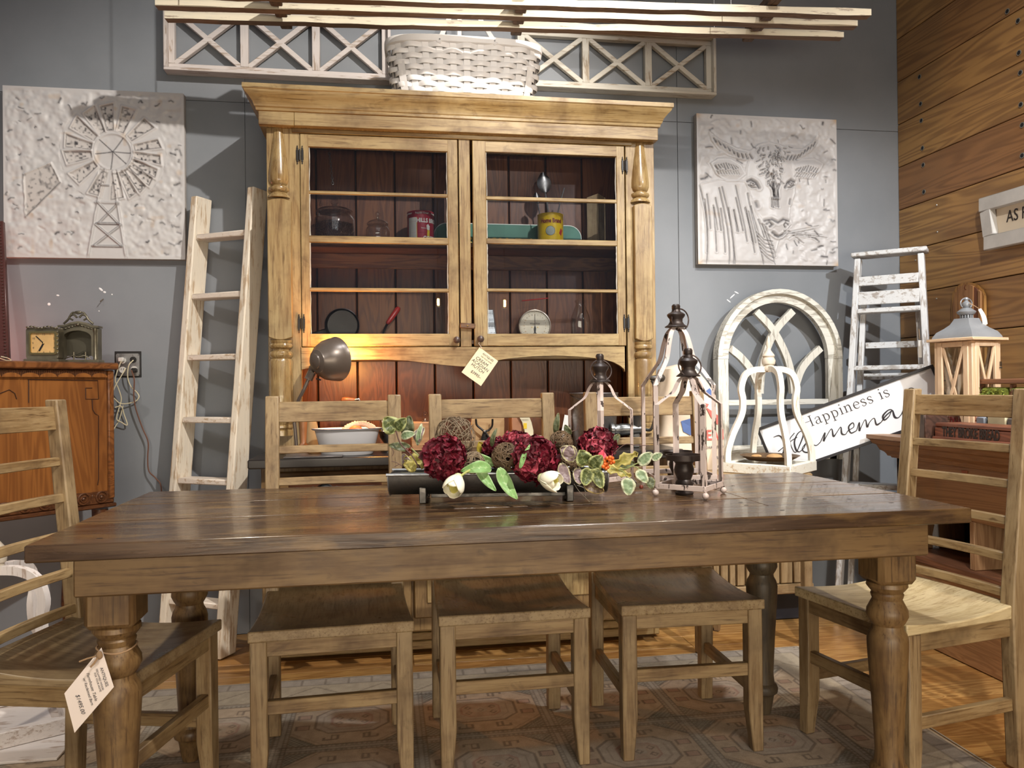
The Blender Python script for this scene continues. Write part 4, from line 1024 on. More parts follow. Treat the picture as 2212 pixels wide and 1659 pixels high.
for ad in (-97, -70, -40, -12, 8, 26, 38, 52, 66, 86, 113, 144, 171, 192, 217, 241):
    a = math.radians(ad); ux, uy = math.cos(a), math.sin(a); px_, py_ = -uy, ux
    R1 = 300; ws = 24; we = 46 if ad in (-97, -70, -40, 113, 144, 171, 192, 217, 241, 86) else 33
    poly = [(cx_+ux*125+px_*ws, cy_+uy*125+py_*ws), (cx_+ux*R1+px_*we, cy_+uy*R1+py_*we), (cx_+ux*(R1-14)-px_*we, cy_+uy*(R1-14)-py_*we), (cx_+ux*125-px_*ws, cy_+uy*125-py_*ws)]
    ins = inside(Xc, Yc, poly); d = seg_d(Xc, Yc, poly+[poly[0]])
    hg += 7*np.exp(-(d/7)**2); hg[ins] -= 4*(1-np.exp(-(d[ins]/10)**2))
    dk = np.maximum(dk, ins*np.exp(-((d-9)/4)**2)*.65*(nz2(Xc, Yc, 30, ad+400) > .42)); dk = np.maximum(dk, ins*np.clip(nz2(Xc, Yc, 12, ad+200)-.55, 0, 1)*3*(d > 10))
    stn = np.maximum(stn, ins*.12)
m_ = rad < 112; hg += 7*np.exp(-((rad-112)/7)**2)
for ad in (-55, 2, 42, 97, 172, 222): dk = np.maximum(dk, (rad < 108)*np.exp(-(seg_d(Xc, Yc, [(cx_, cy_), (cx_+108*math.cos(math.radians(ad)), cy_+108*math.sin(math.radians(ad)))])/3.4)**2))
hg += 6*np.exp(-(rad/16)**2)
for poly in ([(138, 1042), (300, 968), (355, 1085), (150, 1300)],):
    ins = inside(Xc, Yc, poly); d = seg_d(Xc, Yc, poly+[poly[0]]); hg[ins] = 2; hg += 6*np.exp(-(d/6)**2); dk = np.maximum(dk, ins*np.clip(nz2(Xc*.4+Yc, Yc*.3-Xc, 15, 77)-.5, 0, 1)*1.6); stn = np.maximum(stn, ins*.15)
    dk = np.maximum(dk, np.exp(-(seg_d(Xc, Yc, [(355, 1085), (150, 1300)])/3.5)**2)*.9)
tw = inside(Xc, Yc, [(580, 1000), (690, 1000), (700, 1190), (745, 1535), (505, 1535), (575, 1190)]); hg[tw] *= .15
for L, w_, k_ in (([(622, 1000), (576, 1190), (512, 1535)], 8, .25), ([(668, 1010), (690, 1190), (740, 1535)], 8, .25), ([(560, 1200), (700, 1200)], 7, .2), ([(568, 1328), (700, 1328)], 6, .9), ([(540, 1466), (715, 1466)], 6, .7), ([(580, 1205), (695, 1325)], 6, .6), ([(695, 1205), (580, 1325)], 6, .6), ([(560, 1335), (712, 1462)], 6, .6), ([(712, 1335), (552, 1462)], 6, .6), ([(600, 1095), (640, 1095)], 4, .6)):
    d = seg_d(Xc, Yc, L); hg += 8*np.exp(-(d/w_)**2); dk = np.maximum(dk, k_*np.exp(-((d-w_*.9)/3.2)**2))
unit = (x1-x0)/1078
relief(t, x0, x1, z0, z1, 3.560, Xc, Yc, hg, dk, stn, PANELM, 'pressed_sheet', unit*1.15)
MB().box(x0, x1, 3.572, 3.597, z0, z1, .002).build('panel_edge', PEDGE, t)
# cow panel
x0, x1, z0, z1 = PY(1504.5, 400, 3.57).x, PY(1806, 400, 3.57).x, PY(1650, 573, 3.57).z, PY(1650, 253, 3.57).z
t = thing('cow_panel', 'square white pressed metal panel with a horned cow head, hung on the right', 'wall art', ((x0+x1)/2, 3.58, z0))
Xc, Yc = np.meshgrid(np.linspace(68, 900, 300), np.linspace(690, 1590, 324))
hg = (nz2(Xc, Yc, 40, 11)-.5)*7+(nz2(Xc, Yc, 18, 12)-.5)*3.5; dk = np.zeros(Xc.shape); cr = np.minimum(np.minimum(Xc-68, 900-Xc), np.minimum(Yc-690, 1590-Yc))
stn = np.clip((nz2(Xc, Yc, 60, 15)-.88)*7, 0, 1)*.4+np.exp(-(np.hypot(np.minimum(Xc-68, 900-Xc), np.minimum(Yc-690, 1590-Yc))/26)**2)*.9
head = [(375, 905), (430, 862), (490, 845), (560, 860), (602, 885), (630, 960), (645, 1040), (640, 1150), (612, 1240), (602, 1330), (595, 1390), (560, 1430), (510, 1428), (455, 1385), (440, 1320), (400, 1260), (378, 1180), (350, 1100), (352, 1010), (370, 950)]
hornL = [(375, 905), (300, 892), (225, 855), (180, 830), (137, 792), (150, 850), (190, 905), (250, 940), (350, 962)]
hornR = [(602, 885), (690, 880), (745, 838), (787, 775), (778, 830), (740, 895), (690, 930), (612, 948)]
earL = [(145, 985), (190, 955), (260, 955), (322, 990), (352, 1045), (300, 1088), (235, 1092), (175, 1050)]
earR = [(608, 985), (680, 940), (760, 935), (818, 965), (790, 1015), (710, 1055), (645, 1045)]
neck = [(68, 1115), (200, 1080), (350, 1090), (400, 1260), (440, 1330), (455, 1385), (520, 1430), (545, 1430), (500, 1590), (68, 1590)]
def avc(x, y):
    A_ = np.array([[x]]); B_ = np.array([[y]]); return any(inside(A_, B_, p)[0, 0] for p in (head, hornL, hornR, earL, earR, neck))
dashes(Xc, Yc, 150, 21, avc, hg, dk, .6, (10, 40))
for poly, base, rnd_ in ((neck, 3, 30), (earL, 7, 22), (earR, 7, 22), (hornL, 8, 18), (hornR, 8, 18), (head, 12, 45)):
    ins = inside(Xc, Yc, poly); d = seg_d(Xc, Yc, poly+[poly[0]])
    hg = np.where(ins, hg*.25+base*(1-np.exp(-(d/rnd_)**2))+3, hg)
    hg += 2.5*np.exp(-(d/5)**2)
hg += 9*np.exp(-((Xc-525)/85)**2-((Yc-1345)/60)**2)+5*np.exp(-((Xc-515)/50)**2-((Yc-1180)/120)**2)
def groove(L, w_=3.6, depth=4, k_=1.):
    global hg, dk
    w_ *= 1.15; depth *= 1.5
    xs_ = [p[0] for p in L]; ys_ = [p[1] for p in L]; m = (Xc > min(xs_)-25) & (Xc < max(xs_)+25) & (Yc > min(ys_)-25) & (Yc < max(ys_)+25)
    d = seg_d(Xc[m], Yc[m], L); hg[m] -= depth*np.exp(-(d/(w_*1.3))**2); hg[m] += depth*.5*np.exp(-((d-w_*2.6)/(w_*1.2))**2); dk[m] = np.maximum(dk[m], k_*np.exp(-(d/w_)**2))
rs = np.random.RandomState(8)
for _ in range(120):   # curls of the forelock
    x = rs.normal(505, 62); y = rs.uniform(865, 1095); ex_ = 115-(y-865)*.28
    if abs(x-505) > ex_: continue
    a = math.atan2(1, (x-505)/90)+rs.normal(0, .45); L = rs.uniform(12, 26); groove([(x, y), (x+L*.5*math.cos(a)+rs.normal(0, 3), y+L*.5*math.sin(a)), (x+L*math.cos(a), y+L*math.sin(a))], 2.4, 3.5, .75)
for x in (480, 492, 505, 517, 530, 541): groove([(x, 1098+rs.uniform(-6, 12)), (x+rs.normal(0, 6)+(515-x)*.2, 1140), (515+(x-510)*.5, 1185)], 3.6, 4, 1); groove([(508+(x-510)*.6, 1190), (512+(x-510)*.7, 1248+rs.uniform(-12, 5))], 2.8, 3, .9)
for cxe, cye, s in ((385, 1105, 1), (612, 1098, -1)):
    groove([(cxe-28*s, cye-16), (cxe-6*s, cye-26), (cxe+20*s, cye-8), (cxe+36*s, cye+24)], 5, 4, 1); groove([(cxe-24*s, cye+6), (cxe, cye+22), (cxe+24*s, cye+22)], 2.5, 3, .8)
    e = np.hypot((Xc-cxe)/1.3, Yc-cye); hg += 5*np.exp(-(e/14)**2); dk = np.maximum(dk, np.exp(-(np.abs(e-11)/3)**2)*.9); dk = np.maximum(dk, np.exp(-(e/5)**2))
groove([(455, 1325), (490, 1318), (525, 1338), (560, 1316), (598, 1322)], 6, 3, .9)
for cxe, s in ((478, 1), (580, -1)): groove([(cxe-14*s, 1345), (cxe, 1332), (cxe+14*s, 1350), (cxe+4*s, 1362)], 4.5, 4, .9)
groove([(500, 1396), (535, 1420), (575, 1398)], 4.5, 4, .8); groove([(512, 1412), (540, 1416), (562, 1412)], 3, 2, .7); groove([(406, 1215), (414, 1240)], 6, 3, .8); groove([(612, 1192), (608, 1218)], 4, 3, .8)
for pol in (hornL, hornR):
    for i in range(9):
        f = i/9; j = 1+int(f*3); x = pol[0][0]+(pol[4 if pol is hornL else 3][0]-pol[0][0])*f; y = 915+(-95 if f > .3 else -20)*max(0, f-.3)*1.6+10
        groove([(x, y), (x+(12 if pol is hornL else -12), y+24)], 3.2, 3, .9)
for pol, s in ((earL, -1), (earR, 1)):
    for i in range(9):
        x = (230 if s < 0 else 720)+s*(-60+i*15); groove([(x, 985+abs(i-4)*4), (x-s*14, 1012+(i % 3)*6)], 3, 3, .9); groove([(x-s*8, 1030), (x-s*20, 1050)], 2.5, 2.5, .5)
for i in range(22):
    x = 80+i*16+rs.normal(0, 3); y0_ = 1110+rs.uniform(-10, 40)+max(0, i-16)*30; bend = rs.uniform(15, 50)
    L = [(x+bend*math.sin(q*2.4)+(i*2.2)*q**2*2, y0_+(1585-y0_)*q) for q in [k/7 for k in range(8)]]; a = rs.randint(0, 3); groove(L[a:rs.randint(5, 9)], 2.6, 3, .8)
for i in range(6): groove([(405+i*6, 1395+i*24), (450+i*4, 1440+i*22), (505, 1450+i*24)], 2.2, 2.5, .6)
for i in range(14): groove([(560+rs.uniform(0, 150), 1380+rs.uniform(0, 30)), (590+rs.uniform(0, 250), 1400+rs.uniform(-60, 60))], 2.2, 2.5, .35)
relief(t, x0, x1, z0, z1, 3.560, Xc, Yc, hg, dk, stn, PANELM, 'pressed_sheet', (x1-x0)/832*1.25)
MB().box(x0, x1, 3.572, 3.597, z0, z1, .002).build('panel_edge', PEDGE, t)

# ---------------------------------------------------------------- white transom frames
CHX = chippy('x', (.62, .56, .53), (.33, .24, .17), .40); CHZ = chippy('z', (.62, .56, .53), (.33, .24, .17), .40)
CHX2 = chippy('x', (.64, .60, .52), (.34, .25, .16), .40); CHZ2 = chippy('z', (.64, .60, .52), (.34, .25, .16), .40)
def transom(label, x0, x1, z0, z1, MX, MZ):
    t = thing('transom_frame', label, 'window frame', ((x0+x1)/2, 3.57, z0), 0, 'white transom frames with crossed bars')
    yb, yf = 3.597, 3.535; w1 = .014; w2 = .040
    for a in ((x0, x1, z0, z0+w1, MX), (x0, x1, z1-w1, z1, MX)): MB().box(a[0], a[1], yf, yb, a[2], a[3], .002).build('outer_rail', a[4], t)
    for a in ((x0, x0+w1), (x1-w1, x1)): MB().box(a[0], a[1], yf, yb, z0+w1, z1-w1, .002).build('outer_stile', MZ, t)
    yf2 = 3.562
    for a in ((z0+w1, z0+w2), (z1-w2, z1-w1)): MB().box(x0+w1, x1-w1, yf2, yb-.004, a[0], a[1], .002).build('inner_rail', MX, t)
    for a in ((x0+w1, x0+w2), (x1-w2, x1-w1)): MB().box(a[0], a[1], yf2, yb-.004, z0+w2, z1-w2, .002).build('inner_stile', MZ, t)
    bw = .034; n = 3; iw = (x1-x0-2*w2-(n-1)*bw)/n
    for i in range(n):
        a = x0+w2+i*(iw+bw); b = a+iw; c = z0+w2; d = z1-w2
        if i < n-1: MB().box(b, b+bw, yf2, yb-.004, c, d, .002).build('mullion', MZ, t)
        p, q, r_, s_ = Vector((a, 3.575, c)), Vector((b, 3.575, d)), Vector((a, 3.575, d)), Vector((b, 3.575, c))
        MB().bar(p, q, .022, .024, (0, 1, 0), .002).build('cross_bar', MX, t)
        MB().bar(r_, s_, .022, .0236, (0, 1, 0), .002).build('cross_bar', MX, t)
xa, xb = PY(354, 80, 3.55).x, PY(844, 110, 3.55).x; za, zb = PY(600, 165, 3.55).z, PY(600, 14, 3.55).z
transom('distressed white transom frame with three crossed bays above the left of the hutch', xa, xb, za, zb, CHX, CHZ)
xa, xb = PY(1117, 120, 3.55).x, PY(1545, 150, 3.55).x; za, zb = PY(1330, 197, 3.55).z, PY(1330, 66, 3.55).z
transom('distressed white transom frame half hidden behind the white basket', xa, xb, za, zb, CHX2, CHZ2)

# ---------------------------------------------------------------- white woven basket on the hutch
BW = flat((.80, .77, .75), .45, name='white_basket_paint', var=.08)
zt0 = 2.281
yb_ = 3.335; xL, xR = PY(838, 100, yb_-.13).x, PY(1173, 100, yb_-.13).x; xc = (xL+xR)/2
ztop = PY(1000, 88, yb_-.13).z; hh = ztop-zt0; hw, hd = (xR-xL)/2, .135
t = thing('woven_basket', 'white painted woven basket with drop handles sitting on the hutch', 'basket', (xc, yb_, zt0))
def bp(a, k, off=0):     # point on the wall: a angle parameter 0..1 around, k height 0..1
    s = .88+.12*k**.7; th = a*2*math.pi; c, s_ = math.cos(th), math.sin(th); e = .55
    x = math.copysign(abs(c)**e, c); y = math.copysign(abs(s_)**e, s_)
    return Vector((xc+(hw*s+off)*x, yb_+(hd*s+off)*y, zt0+.003+k*hh))
# equal-arc stations
N = 168; fine = [bp(i/720, .5) for i in range(721)]; acc = [0]
for i in range(720): acc.append(acc[-1]+(fine[i+1]-fine[i]).length)
st = []; j = 0
for i in range(N*2):
    tgt = acc[-1]*i/(N*2)
    while acc[j+1] < tgt: j += 1
    st.append((j+(tgt-acc[j])/(acc[j+1]-acc[j]))/720)
rows = 10; rh = .93/rows
for r_ in range(rows):
    m = MB(); k0 = r_*rh+.01; n = N*2; vs = []; fs = []
    for i in range(n):
        ph = (i//2+r_) % 2; off = (.0052 if ph == 0 else -.0018) if i % 2 == 0 else .0016
        off = .0085*math.cos(math.pi*(i/12)+math.pi*r_)+.003
        for kk, o2 in ((rh*.0, -.001), (rh*.12, .0008), (rh*.80, .0008), (rh*.92, -.001)):
            vs.append(bp(st[i], k0+kk, off+o2))
    for i in range(n):
        j = (i+1) % n
        for q in range(3): fs.append((i*4+q, j*4+q, j*4+q+1, i*4+q+1))
    m.add(vs, fs).build('weaver', BW, t, ang=60)
for i in range(28):
    m = MB(); a = st[(i*12) % (N*2)]; vs = []; fs = []
    for q in range(12):
        k = q/11; c = bp(a, k*.98); c2 = bp(a+.0006, k*.98); tg_ = (c2-c).normalized(); nrm = tg_.cross(Vector((0, 0, 1))).normalized()
        for s in (-1, 1): vs.append(c+tg_*s*.013)
    for q in range(11): fs.append((q*2, q*2+1, q*2+3, q*2+2))
    m.add(vs, fs).build('stake', BW, t)
m = MB(); m.grid(72, 8, lambda a, b: bp(a, .02+b*.9, -.012)); m.build('basket_lining', BW, t)
# corner splints, rim, handles
for a0 in (.5+.118, 1-.118, .118, .5-.118):
    m = MB(); vs = []; fs = []
    for q in range(10):
        k = q/9*.62
        for s in (-1, 1): vs.append(bp(a0+s*.018*(1-.2*k), k, .0095))
    for q in range(9): fs.append((q*2, q*2+1, q*2+3, q*2+2))
    m.add(vs, fs).build('corner_splint', BW, t)
for off, z0_, z1_ in ((.010, .93, 1.05),):
    m = MB(); vs = []; fs = []; n = 96
    for i in range(n):
        for (o_, k) in ((off, z0_), (off+.004, z0_+.01), (off+.004, z1_-.01), (off, z1_), (-.006, z1_), (-.006, z0_)): vs.append(bp(i/n, k, o_))
    for i in range(n):
        j = (i+1) % n
        for q in range(6): fs.append((i*6+q, j*6+q, j*6+(q+1) % 6, i*6+(q+1) % 6))
    m.add(vs, fs).build('rim', BW, t)
for side, us in ((-1, ((947, 92), (968, 40))), (-1, ((1072, 96), (1040, 38)))):
    a = PY(*us[0], yb_+side*(hd+.012)); b = PY(*us[1], yb_+side*(hd-.02)); b2 = b+(b-a)*.9+Vector((0, .05, 0))
    MB().bar(a, b2, .020, .007, (0, 1, 0), .002).build('handle', BW, t)
    MB().sphere(PY(us[0][0]+(3 if us[0][0] < 1000 else -3), us[0][1]-8, yb_-hd-.0175), .003, 8, (1, .4, 1)).build('rivet', galv(), t)
a = PY(992, 74, yb_+hd); MB().bar(a-Vector((0, 0, .03)), a+Vector((0, -.03, .14)), .020, .007, (0, 1, 0), .002).build('handle', BW, t)

# ---------------------------------------------------------------- slatted wooden rack hung from the ceiling
t = thing('hanging_lath_rack', 'rough whitewashed lath rack hanging flat above the hutch', 'rack', (.4, 2.95, 2.6))
LTH = chippy('x', (.78, .70, .54), (.28, .20, .15), .34, .7, 'rough_whitewashed_lath'); BRN = plain_wood('y', (.12, .075, .05), (.05, .03, .02), .7, name='dark_cross_batten')
ends = [((340, 12), (1815, 66)), ((340, -22), (1848, 48)), ((340, -52), (1880, 30)), ((340, -80), (1905, 4)), ((340, -105), (1930, -20)), ((340, -128), (1950, -45))]
# real laths: one plane at z ~2.37..2.43, spaced in depth
YR = 3.02
zr = PY(1100, 44, YR).z
ydep = []
for i, (va, vb) in enumerate(((44, 0), (17, 0), (-9, 0))):
    d = _ray(1140, va); ydep.append((zr-H)/d.z*d.y)
RMX = Matrix.Translation((1.5, YR, 0)) @ Matrix.Rotation(-.072, 4, 'Z') @ Matrix.Translation((-1.5, -YR, 0))
LUN = plain_wood('x', (.22, .15, .105), (.11, .07, .045), .75, name='brown_lath_underside')  # browner material for the bottom and top faces of the laths
def rot(m): m.v = [tuple(RMX @ Vector(v)) for v in m.v]; return m
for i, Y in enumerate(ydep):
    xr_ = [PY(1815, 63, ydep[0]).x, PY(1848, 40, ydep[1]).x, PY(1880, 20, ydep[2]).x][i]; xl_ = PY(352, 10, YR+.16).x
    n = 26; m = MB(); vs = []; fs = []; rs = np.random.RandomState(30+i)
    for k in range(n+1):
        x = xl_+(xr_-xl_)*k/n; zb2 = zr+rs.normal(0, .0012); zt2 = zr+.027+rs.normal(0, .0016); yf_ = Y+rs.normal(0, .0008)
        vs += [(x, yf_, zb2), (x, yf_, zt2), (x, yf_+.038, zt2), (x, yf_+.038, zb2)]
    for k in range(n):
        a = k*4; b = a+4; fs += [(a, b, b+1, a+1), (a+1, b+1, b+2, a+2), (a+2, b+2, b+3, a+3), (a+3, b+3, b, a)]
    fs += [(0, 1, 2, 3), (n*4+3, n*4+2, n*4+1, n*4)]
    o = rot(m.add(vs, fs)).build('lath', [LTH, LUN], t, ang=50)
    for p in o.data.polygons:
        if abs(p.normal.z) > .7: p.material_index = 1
for u in (600, 1122, 1625):
    x = PY(u, 30, YR).x
    rot(MB().box(x-.022, x+.022, ydep[-1]-.04, ydep[0]+.04, zr+.030, zr+.07, .003)).build('cross_batten', BRN, t)
    for Y in ydep:
        rot(MB().box(x-.022, x+.022, Y+.039, Y+.07, zr+.0, zr+.029, .003)).build('spacer', BRN, t)
for x in (-.7, 1.35):
    for Y in (ydep[0], ydep[-1]): rot(MB().tube([(x, Y+.02, zr+.02), (x, Y+.02, 3.9)], .0018, 6)).build('hanging_wire', STL, t)
# ---------------------------------------------------------------- left ladder leaning on the wall
LW = chippy('z', (.82, .73, .60), (.52, .37, .23), .44, .6, 'limed_pine'); LWX = chippy('x', (.80, .70, .60), (.46, .31, .18), .40, .6, 'limed_pine')
th = math.radians(30); dirR = Vector((math.cos(th), -math.sin(th), 0)); dirN = Vector((math.sin(th), math.cos(th), 0))
t = thing('wooden_ladder', 'limed pine ladder leaning against the wall left of the hutch', 'ladder', (-.66, 3.27, 0))
foot = PZ(461, 1426, .0); foot.z = .004; print('ladder foot', foot)
topz = 1.905; leanv = dirN*.095+Vector((.085, 0, 0))
sw, sd = .034, .092; gap = .298
def stile(base, ztop):
    a = base; b = base+leanv*(ztop/topz)+Vector((0, 0, ztop)); d = b-a
    m = MB(); vs = []
    for p in (a, b):
        for q in ((0, 0), (sw, 0), (sw, sd), (0, sd)): vs.append(p+dirR*q[0]+dirN*q[1])
    m.add(vs, [(0, 3, 2, 1), (4, 5, 6, 7), (0, 1, 5, 4), (1, 2, 6, 5), (2, 3, 7, 6), (3, 0, 4, 7)])
    o = m.build('stile', LW, t); bv = o.modifiers.new('b', 'BEVEL'); bv.width = .005; bv.segments = 2
    return a, b
baseL = foot-dirR*gap
# fit the foot of the left stile to its line in the picture
stile(foot, PY(536, 415, 3.43).z-.0); stile(baseL, PY(416, 434, 3.62).z-.01)
def lp(base, z): return base+leanv*(z/topz)+Vector((0, 0, z))
for v in (532, 653, 776, 900, 1020, 1145, 1255):
    d_ = 3.5; z = H-(v+5-845)/FPX*3.56
    a = lp(baseL, z)+dirR*sw+dirN*.012; b = lp(foot, z)+dirN*.012
    c = (a+b)/2+dirN*.036; M = frameM(c, dirR, dirN)
    MB().obox(M, (b-a).length, .074, .024, .004).build('rung', LWX, t)
# ---------------------------------------------------------------- radio cabinet with clocks
WAL = plain_wood('z', (.30, .115, .030), (.12, .038, .012), .28, 3, name='walnut_veneer', amt=.35, fine=40); WALD = plain_wood('x', (.13, .048, .018), (.05, .018, .008), .35, 3, name='dark_walnut')
WALX = plain_wood('x', (.24, .09, .028), (.09, .03, .01), .3, 3, name='walnut_edge')
RC = PY(247, 900, 3.335); aC = math.radians(47); CDX = Vector((math.cos(aC), math.sin(aC), 0)); CDN = Vector((-math.sin(aC), math.cos(aC), 0))
MC = frameM((RC.x, RC.y, 0), CDX, (0, 0, 1)) @ Matrix(((1, 0, 0, 0), (0, 0, 1, 0), (0, -1, 0, 0), (0, 0, 0, 1)))
def PL(u, v, off=0):   # pixel -> local (x along the front, z) on the cabinet front plane moved back by off
    d = _ray(u, v); o = Vector((RC.x, RC.y, 0))+CDN*off; t_ = (o-Vector((0, 0, H))).dot(CDN)/d.dot(CDN); p = d*t_+Vector((0, 0, H)); return Vector(((p-o).dot(CDX), off, p.z))
def cb(m, *a, **k): m.v = [tuple(MC @ Vector(v)) for v in m.v]; return m.build(*a, **k)
zt_ = PL(200, 783, 0).z; zb_ = PL(150, 1105, 0).z; xl_, xr_ = -1.05, 0.
t = thing('radio_cabinet', 'old walnut console cabinet with carved friezes standing at the left', 'cabinet', (RC.x-.5, RC.y-.3, 0))
cb(MB().box(xl_, xr_, .012, .34, zb_+.03, zt_-.03, .004), 'case', WAL, t)
cb(MB().box(xl_-.01, xr_+.012, -.02, .35, zt_-.028, zt_, .006), 'top_board', WALX, t)
xp = PL(234, 900).x
cb(MB().box(xp, xr_, -.002, .012, zb_+.03, zt_-.03, .004), 'corner_post', WALX, t)
cb(MB().box(xl_, xp-.003, .004, .012, zt_-.058, zt_-.03, .001), 'scallop_frieze', WALX, t)
m = MB(); x = xp-.006
while x > xl_: m.box(x-.0036, x, -.001, .006, zt_-.056, zt_-.031, .001); x -= .0066
cb(m, 'reeding', WALD, t, kind='stuff')
x = xp-.034; r_ = .031
YMl = lambda Y: Matrix(((1, 0, 0, 0), (0, 0, -1, Y), (0, 1, 0, 0), (0, 0, 0, 1)))
while x > xl_:
    pl = [(x+r_*math.cos(a), zt_-.058+.016*math.sin(a)) for a in [i*math.pi/10 for i in range(11)]]
    cb(MB().prism(pl, 0, .006, YMl(.003)), 'scallop', WAL, t, ang=25); x -= .064
GRV = flat((.045, .016, .008), .5, name='incised_line')
def inc(L, w_=.0035): cb(MB().tube([PL(u, v, .0105) for u, v in L], w_/2, 6), 'incised_moulding', GRV, t)
inc([(60, 820), (211, 822), (213, 862), (185, 862), (185, 838), (199, 838)])
inc([(199, 863), (200, 884), (205, 893), (213, 898), (213, 1035), (211, 1048)]); inc([(118, 1071), (194, 1065)])
inc([(62, 821), (62, 870)]); inc([(0, 850), (20, 842), (32, 850), (36, 862)])
cb(MB().box(xl_, xr_, .004, .02, zb_+.012, zb_+.062, .004), 'rosette_frieze', WALD, t); cb(MB().box(xl_-.004, xr_+.006, -.004, .02, zb_-.004, zb_+.012, .004), 'base_moulding', WALD, t)
x = PL(220, 1072).x; zc_ = zb_+.040
while x > xl_:
    T = Matrix.Translation((x, .004, zc_)) @ Matrix.Rotation(math.pi/2, 4, 'X')
    cb(MB().lathe([(.024, 0), (.0235, .004), (.0205, .005), (.019, .001), (.015, .001), (.0135, .005), (.009, .006), (.007, .002), (.006, .006), (.003, .008), (.0005, .008)], T, 24), 'rosette', WALD, t)
    cb(MB().sphere((x-.035, .004, zc_-.002), .006, 8, (.7, .6, 2.6)), 'leaf_carving', WALD, t); x -= .070
for x in (xr_-.04, xl_+.04):
    for y in (.04, .3): cb(MB().lathe([(.014, .004), (.02, .03), (.016, .10), (.026, .2), (.02, .3), (.03, zb_-.01)], Matrix.Translation((x, y, 0)), 16), 'leg', WALD, t)
# square clock and fireplace clock, antique brass
ABR = flat((.27, .24, .17), .42, .75, 'antiqued_brass', var=.55); ABD = flat((.10, .09, .065), .5, .6, 'dark_brass', var=.3)
yc_ = 3.26; zc0 = zt_+.0005
def q_(u, v, Y): return PY(u, v, Y)
def rrect(x0, x1, z0, z1, r, n=5):
    pl = []
    for cx, cz, a0 in ((x1-r, z1-r, 0), (x0+r, z1-r, 90), (x0+r, z0+r, 180), (x1-r, z0+r, 270)):
        for i in range(n+1): a = math.radians(a0+90*i/n); pl.append((cx+r*math.cos(a), cz+r*math.sin(a)))
    return pl
def YM(Y): return Matrix(((1, 0, 0, 0), (0, 0, -1, Y), (0, 1, 0, 0), (0, 0, 0, 1)))
x0, x1 = q_(56, 740, yc_).x, q_(127, 740, yc_).x; z0, z1 = zc0, q_(90, 708, yc_).z
t = thing('square_clock', 'small square antiqued brass clock with a lit amber dial on the cabinet', 'clock', ((x0+x1)/2, yc_+.03, zc0))
MB().prism(rrect(x0, x1, z0+.012, z1, .012), -.05, .0, YM(yc_)).build('case', ABR, t, ang=30)
MB().prism(rrect(x0-.006, x1+.002, z0, z0+.014, .003), -.055, .008, YM(yc_)).build('base', ABR, t, ang=30)
a0, a1, b0, b1 = q_(64, 740, yc_).x, q_(124, 740, yc_).x, q_(90, 766, yc_).z, q_(90, 716, yc_).z
n_ = rrect(a0, a1, b0, b1, .008); i_ = rrect(a0+.007, a1-.007, b0+.007, b1-.007, .006)
MB().ribbon(n_, i_, 0, .008, YM(yc_), closed=True).build('bezel', flat((.75, .58, .25), .25, 1., 'bright_brass'), t, ang=30)
MB().prism(i_, 0, .001, YM(yc_)).build('dial', (lambda k: k)(flat((.80, .50, .20), .5, name='amber_dial', var=.3)), t, smooth=False)
cxx, czz = (a0+a1)/2+.001, (b0+b1)/2-.001
for txt, dx, dz in (('12', 0, .037), ('6', 0, -.038), ('7', -.024, -.038), ('5', .024, -.038), ('3', .042, 0), ('9', -.042, 0), ('1', .025, .037), ('11', -.025, .037), ('10', -.04, .02), ('8', -.04, -.02), ('2', .04, .02), ('4', .04, -.02)):
    text_mb(txt, .011, frameM((cxx+dx*.92, yc_-.0014, czz+dz*.92), (1, 0, 0), (0, 0, 1)), .0001).build('dial_number', INKD, t, smooth=False)
for dx, dz, w_ in ((-.027, .028, .0035), (-.016, -.030, .0065)):
    MB().bar((cxx, yc_-.003, czz), (cxx+dx, yc_-.003, czz+dz), w_, .001, (0, 1, 0), .0003).build('clock_hand', BLACK, t)
MB().sphere((cxx, yc_-.003, czz), .003, 8).build('hub', BRASS, t)
q = MB()
for i in range(9): q.sphere((x0+.01+(x1-x0-.02)*i/8, yc_-.01, z1+.001+.003*math.sin(i*1.3)), .0055, 8, (1.2, .6, .7))
for i in range(8): q.sphere((x1-.003, yc_-.006, z0+.02+i*.0165), .004, 8, (.7, .8, 1.2))
q.build('cast_scrollwork', ABR, t, kind='stuff')
# fireplace clock
yc_ = 3.345
x0, x1 = q_(129, 740, yc_).x, q_(212, 740, yc_).x
t = thing('fireplace_clock', 'ornate antiqued brass mantel ornament shaped like a fireplace beside the clock', 'ornament', ((x0+x1)/2, yc_+.03, zc0))
z1 = q_(160, 703, yc_).z; zpk = q_(168, 694, yc_).z
top_ = [(x0, z1), (x0+.02, z1+.002), ((x0+x1)/2-.03, zpk-.006), ((x0+x1)/2, zpk), ((x0+x1)/2+.03, zpk-.006), (x1-.02, z1), (x1, z1-.002)]
fa, fb, fz0 = q_(137, 760, yc_).x, q_(198, 760, yc_).x, q_(168, 768, yc_).z; fz1 = q_(168, 714, yc_).z
ar = [(fa, fz0)]+[(fa+(fb-fa)*(.5-.5*math.cos(a)), fz1-.028+.028*math.sin(a)) for a in [i*math.pi/12 for i in range(13)]]+[(fb, fz0)]
out = [(x0, zc0+.006), (x0, z1-.035)]+[(x0+(x1-x0)*i/10, [z1-.012, z1-.008, z1-.002, zpk-.012, zpk-.007, zpk-.005, zpk-.007, zpk-.012, z1-.002, z1-.008, z1-.012][i]) for i in range(11)]+[(x1, z1-.035), (x1, zc0+.006)]
MB().ribbon(out, ar, -.04, .004, YM(yc_)).build('surround', ABR, t, ang=30)
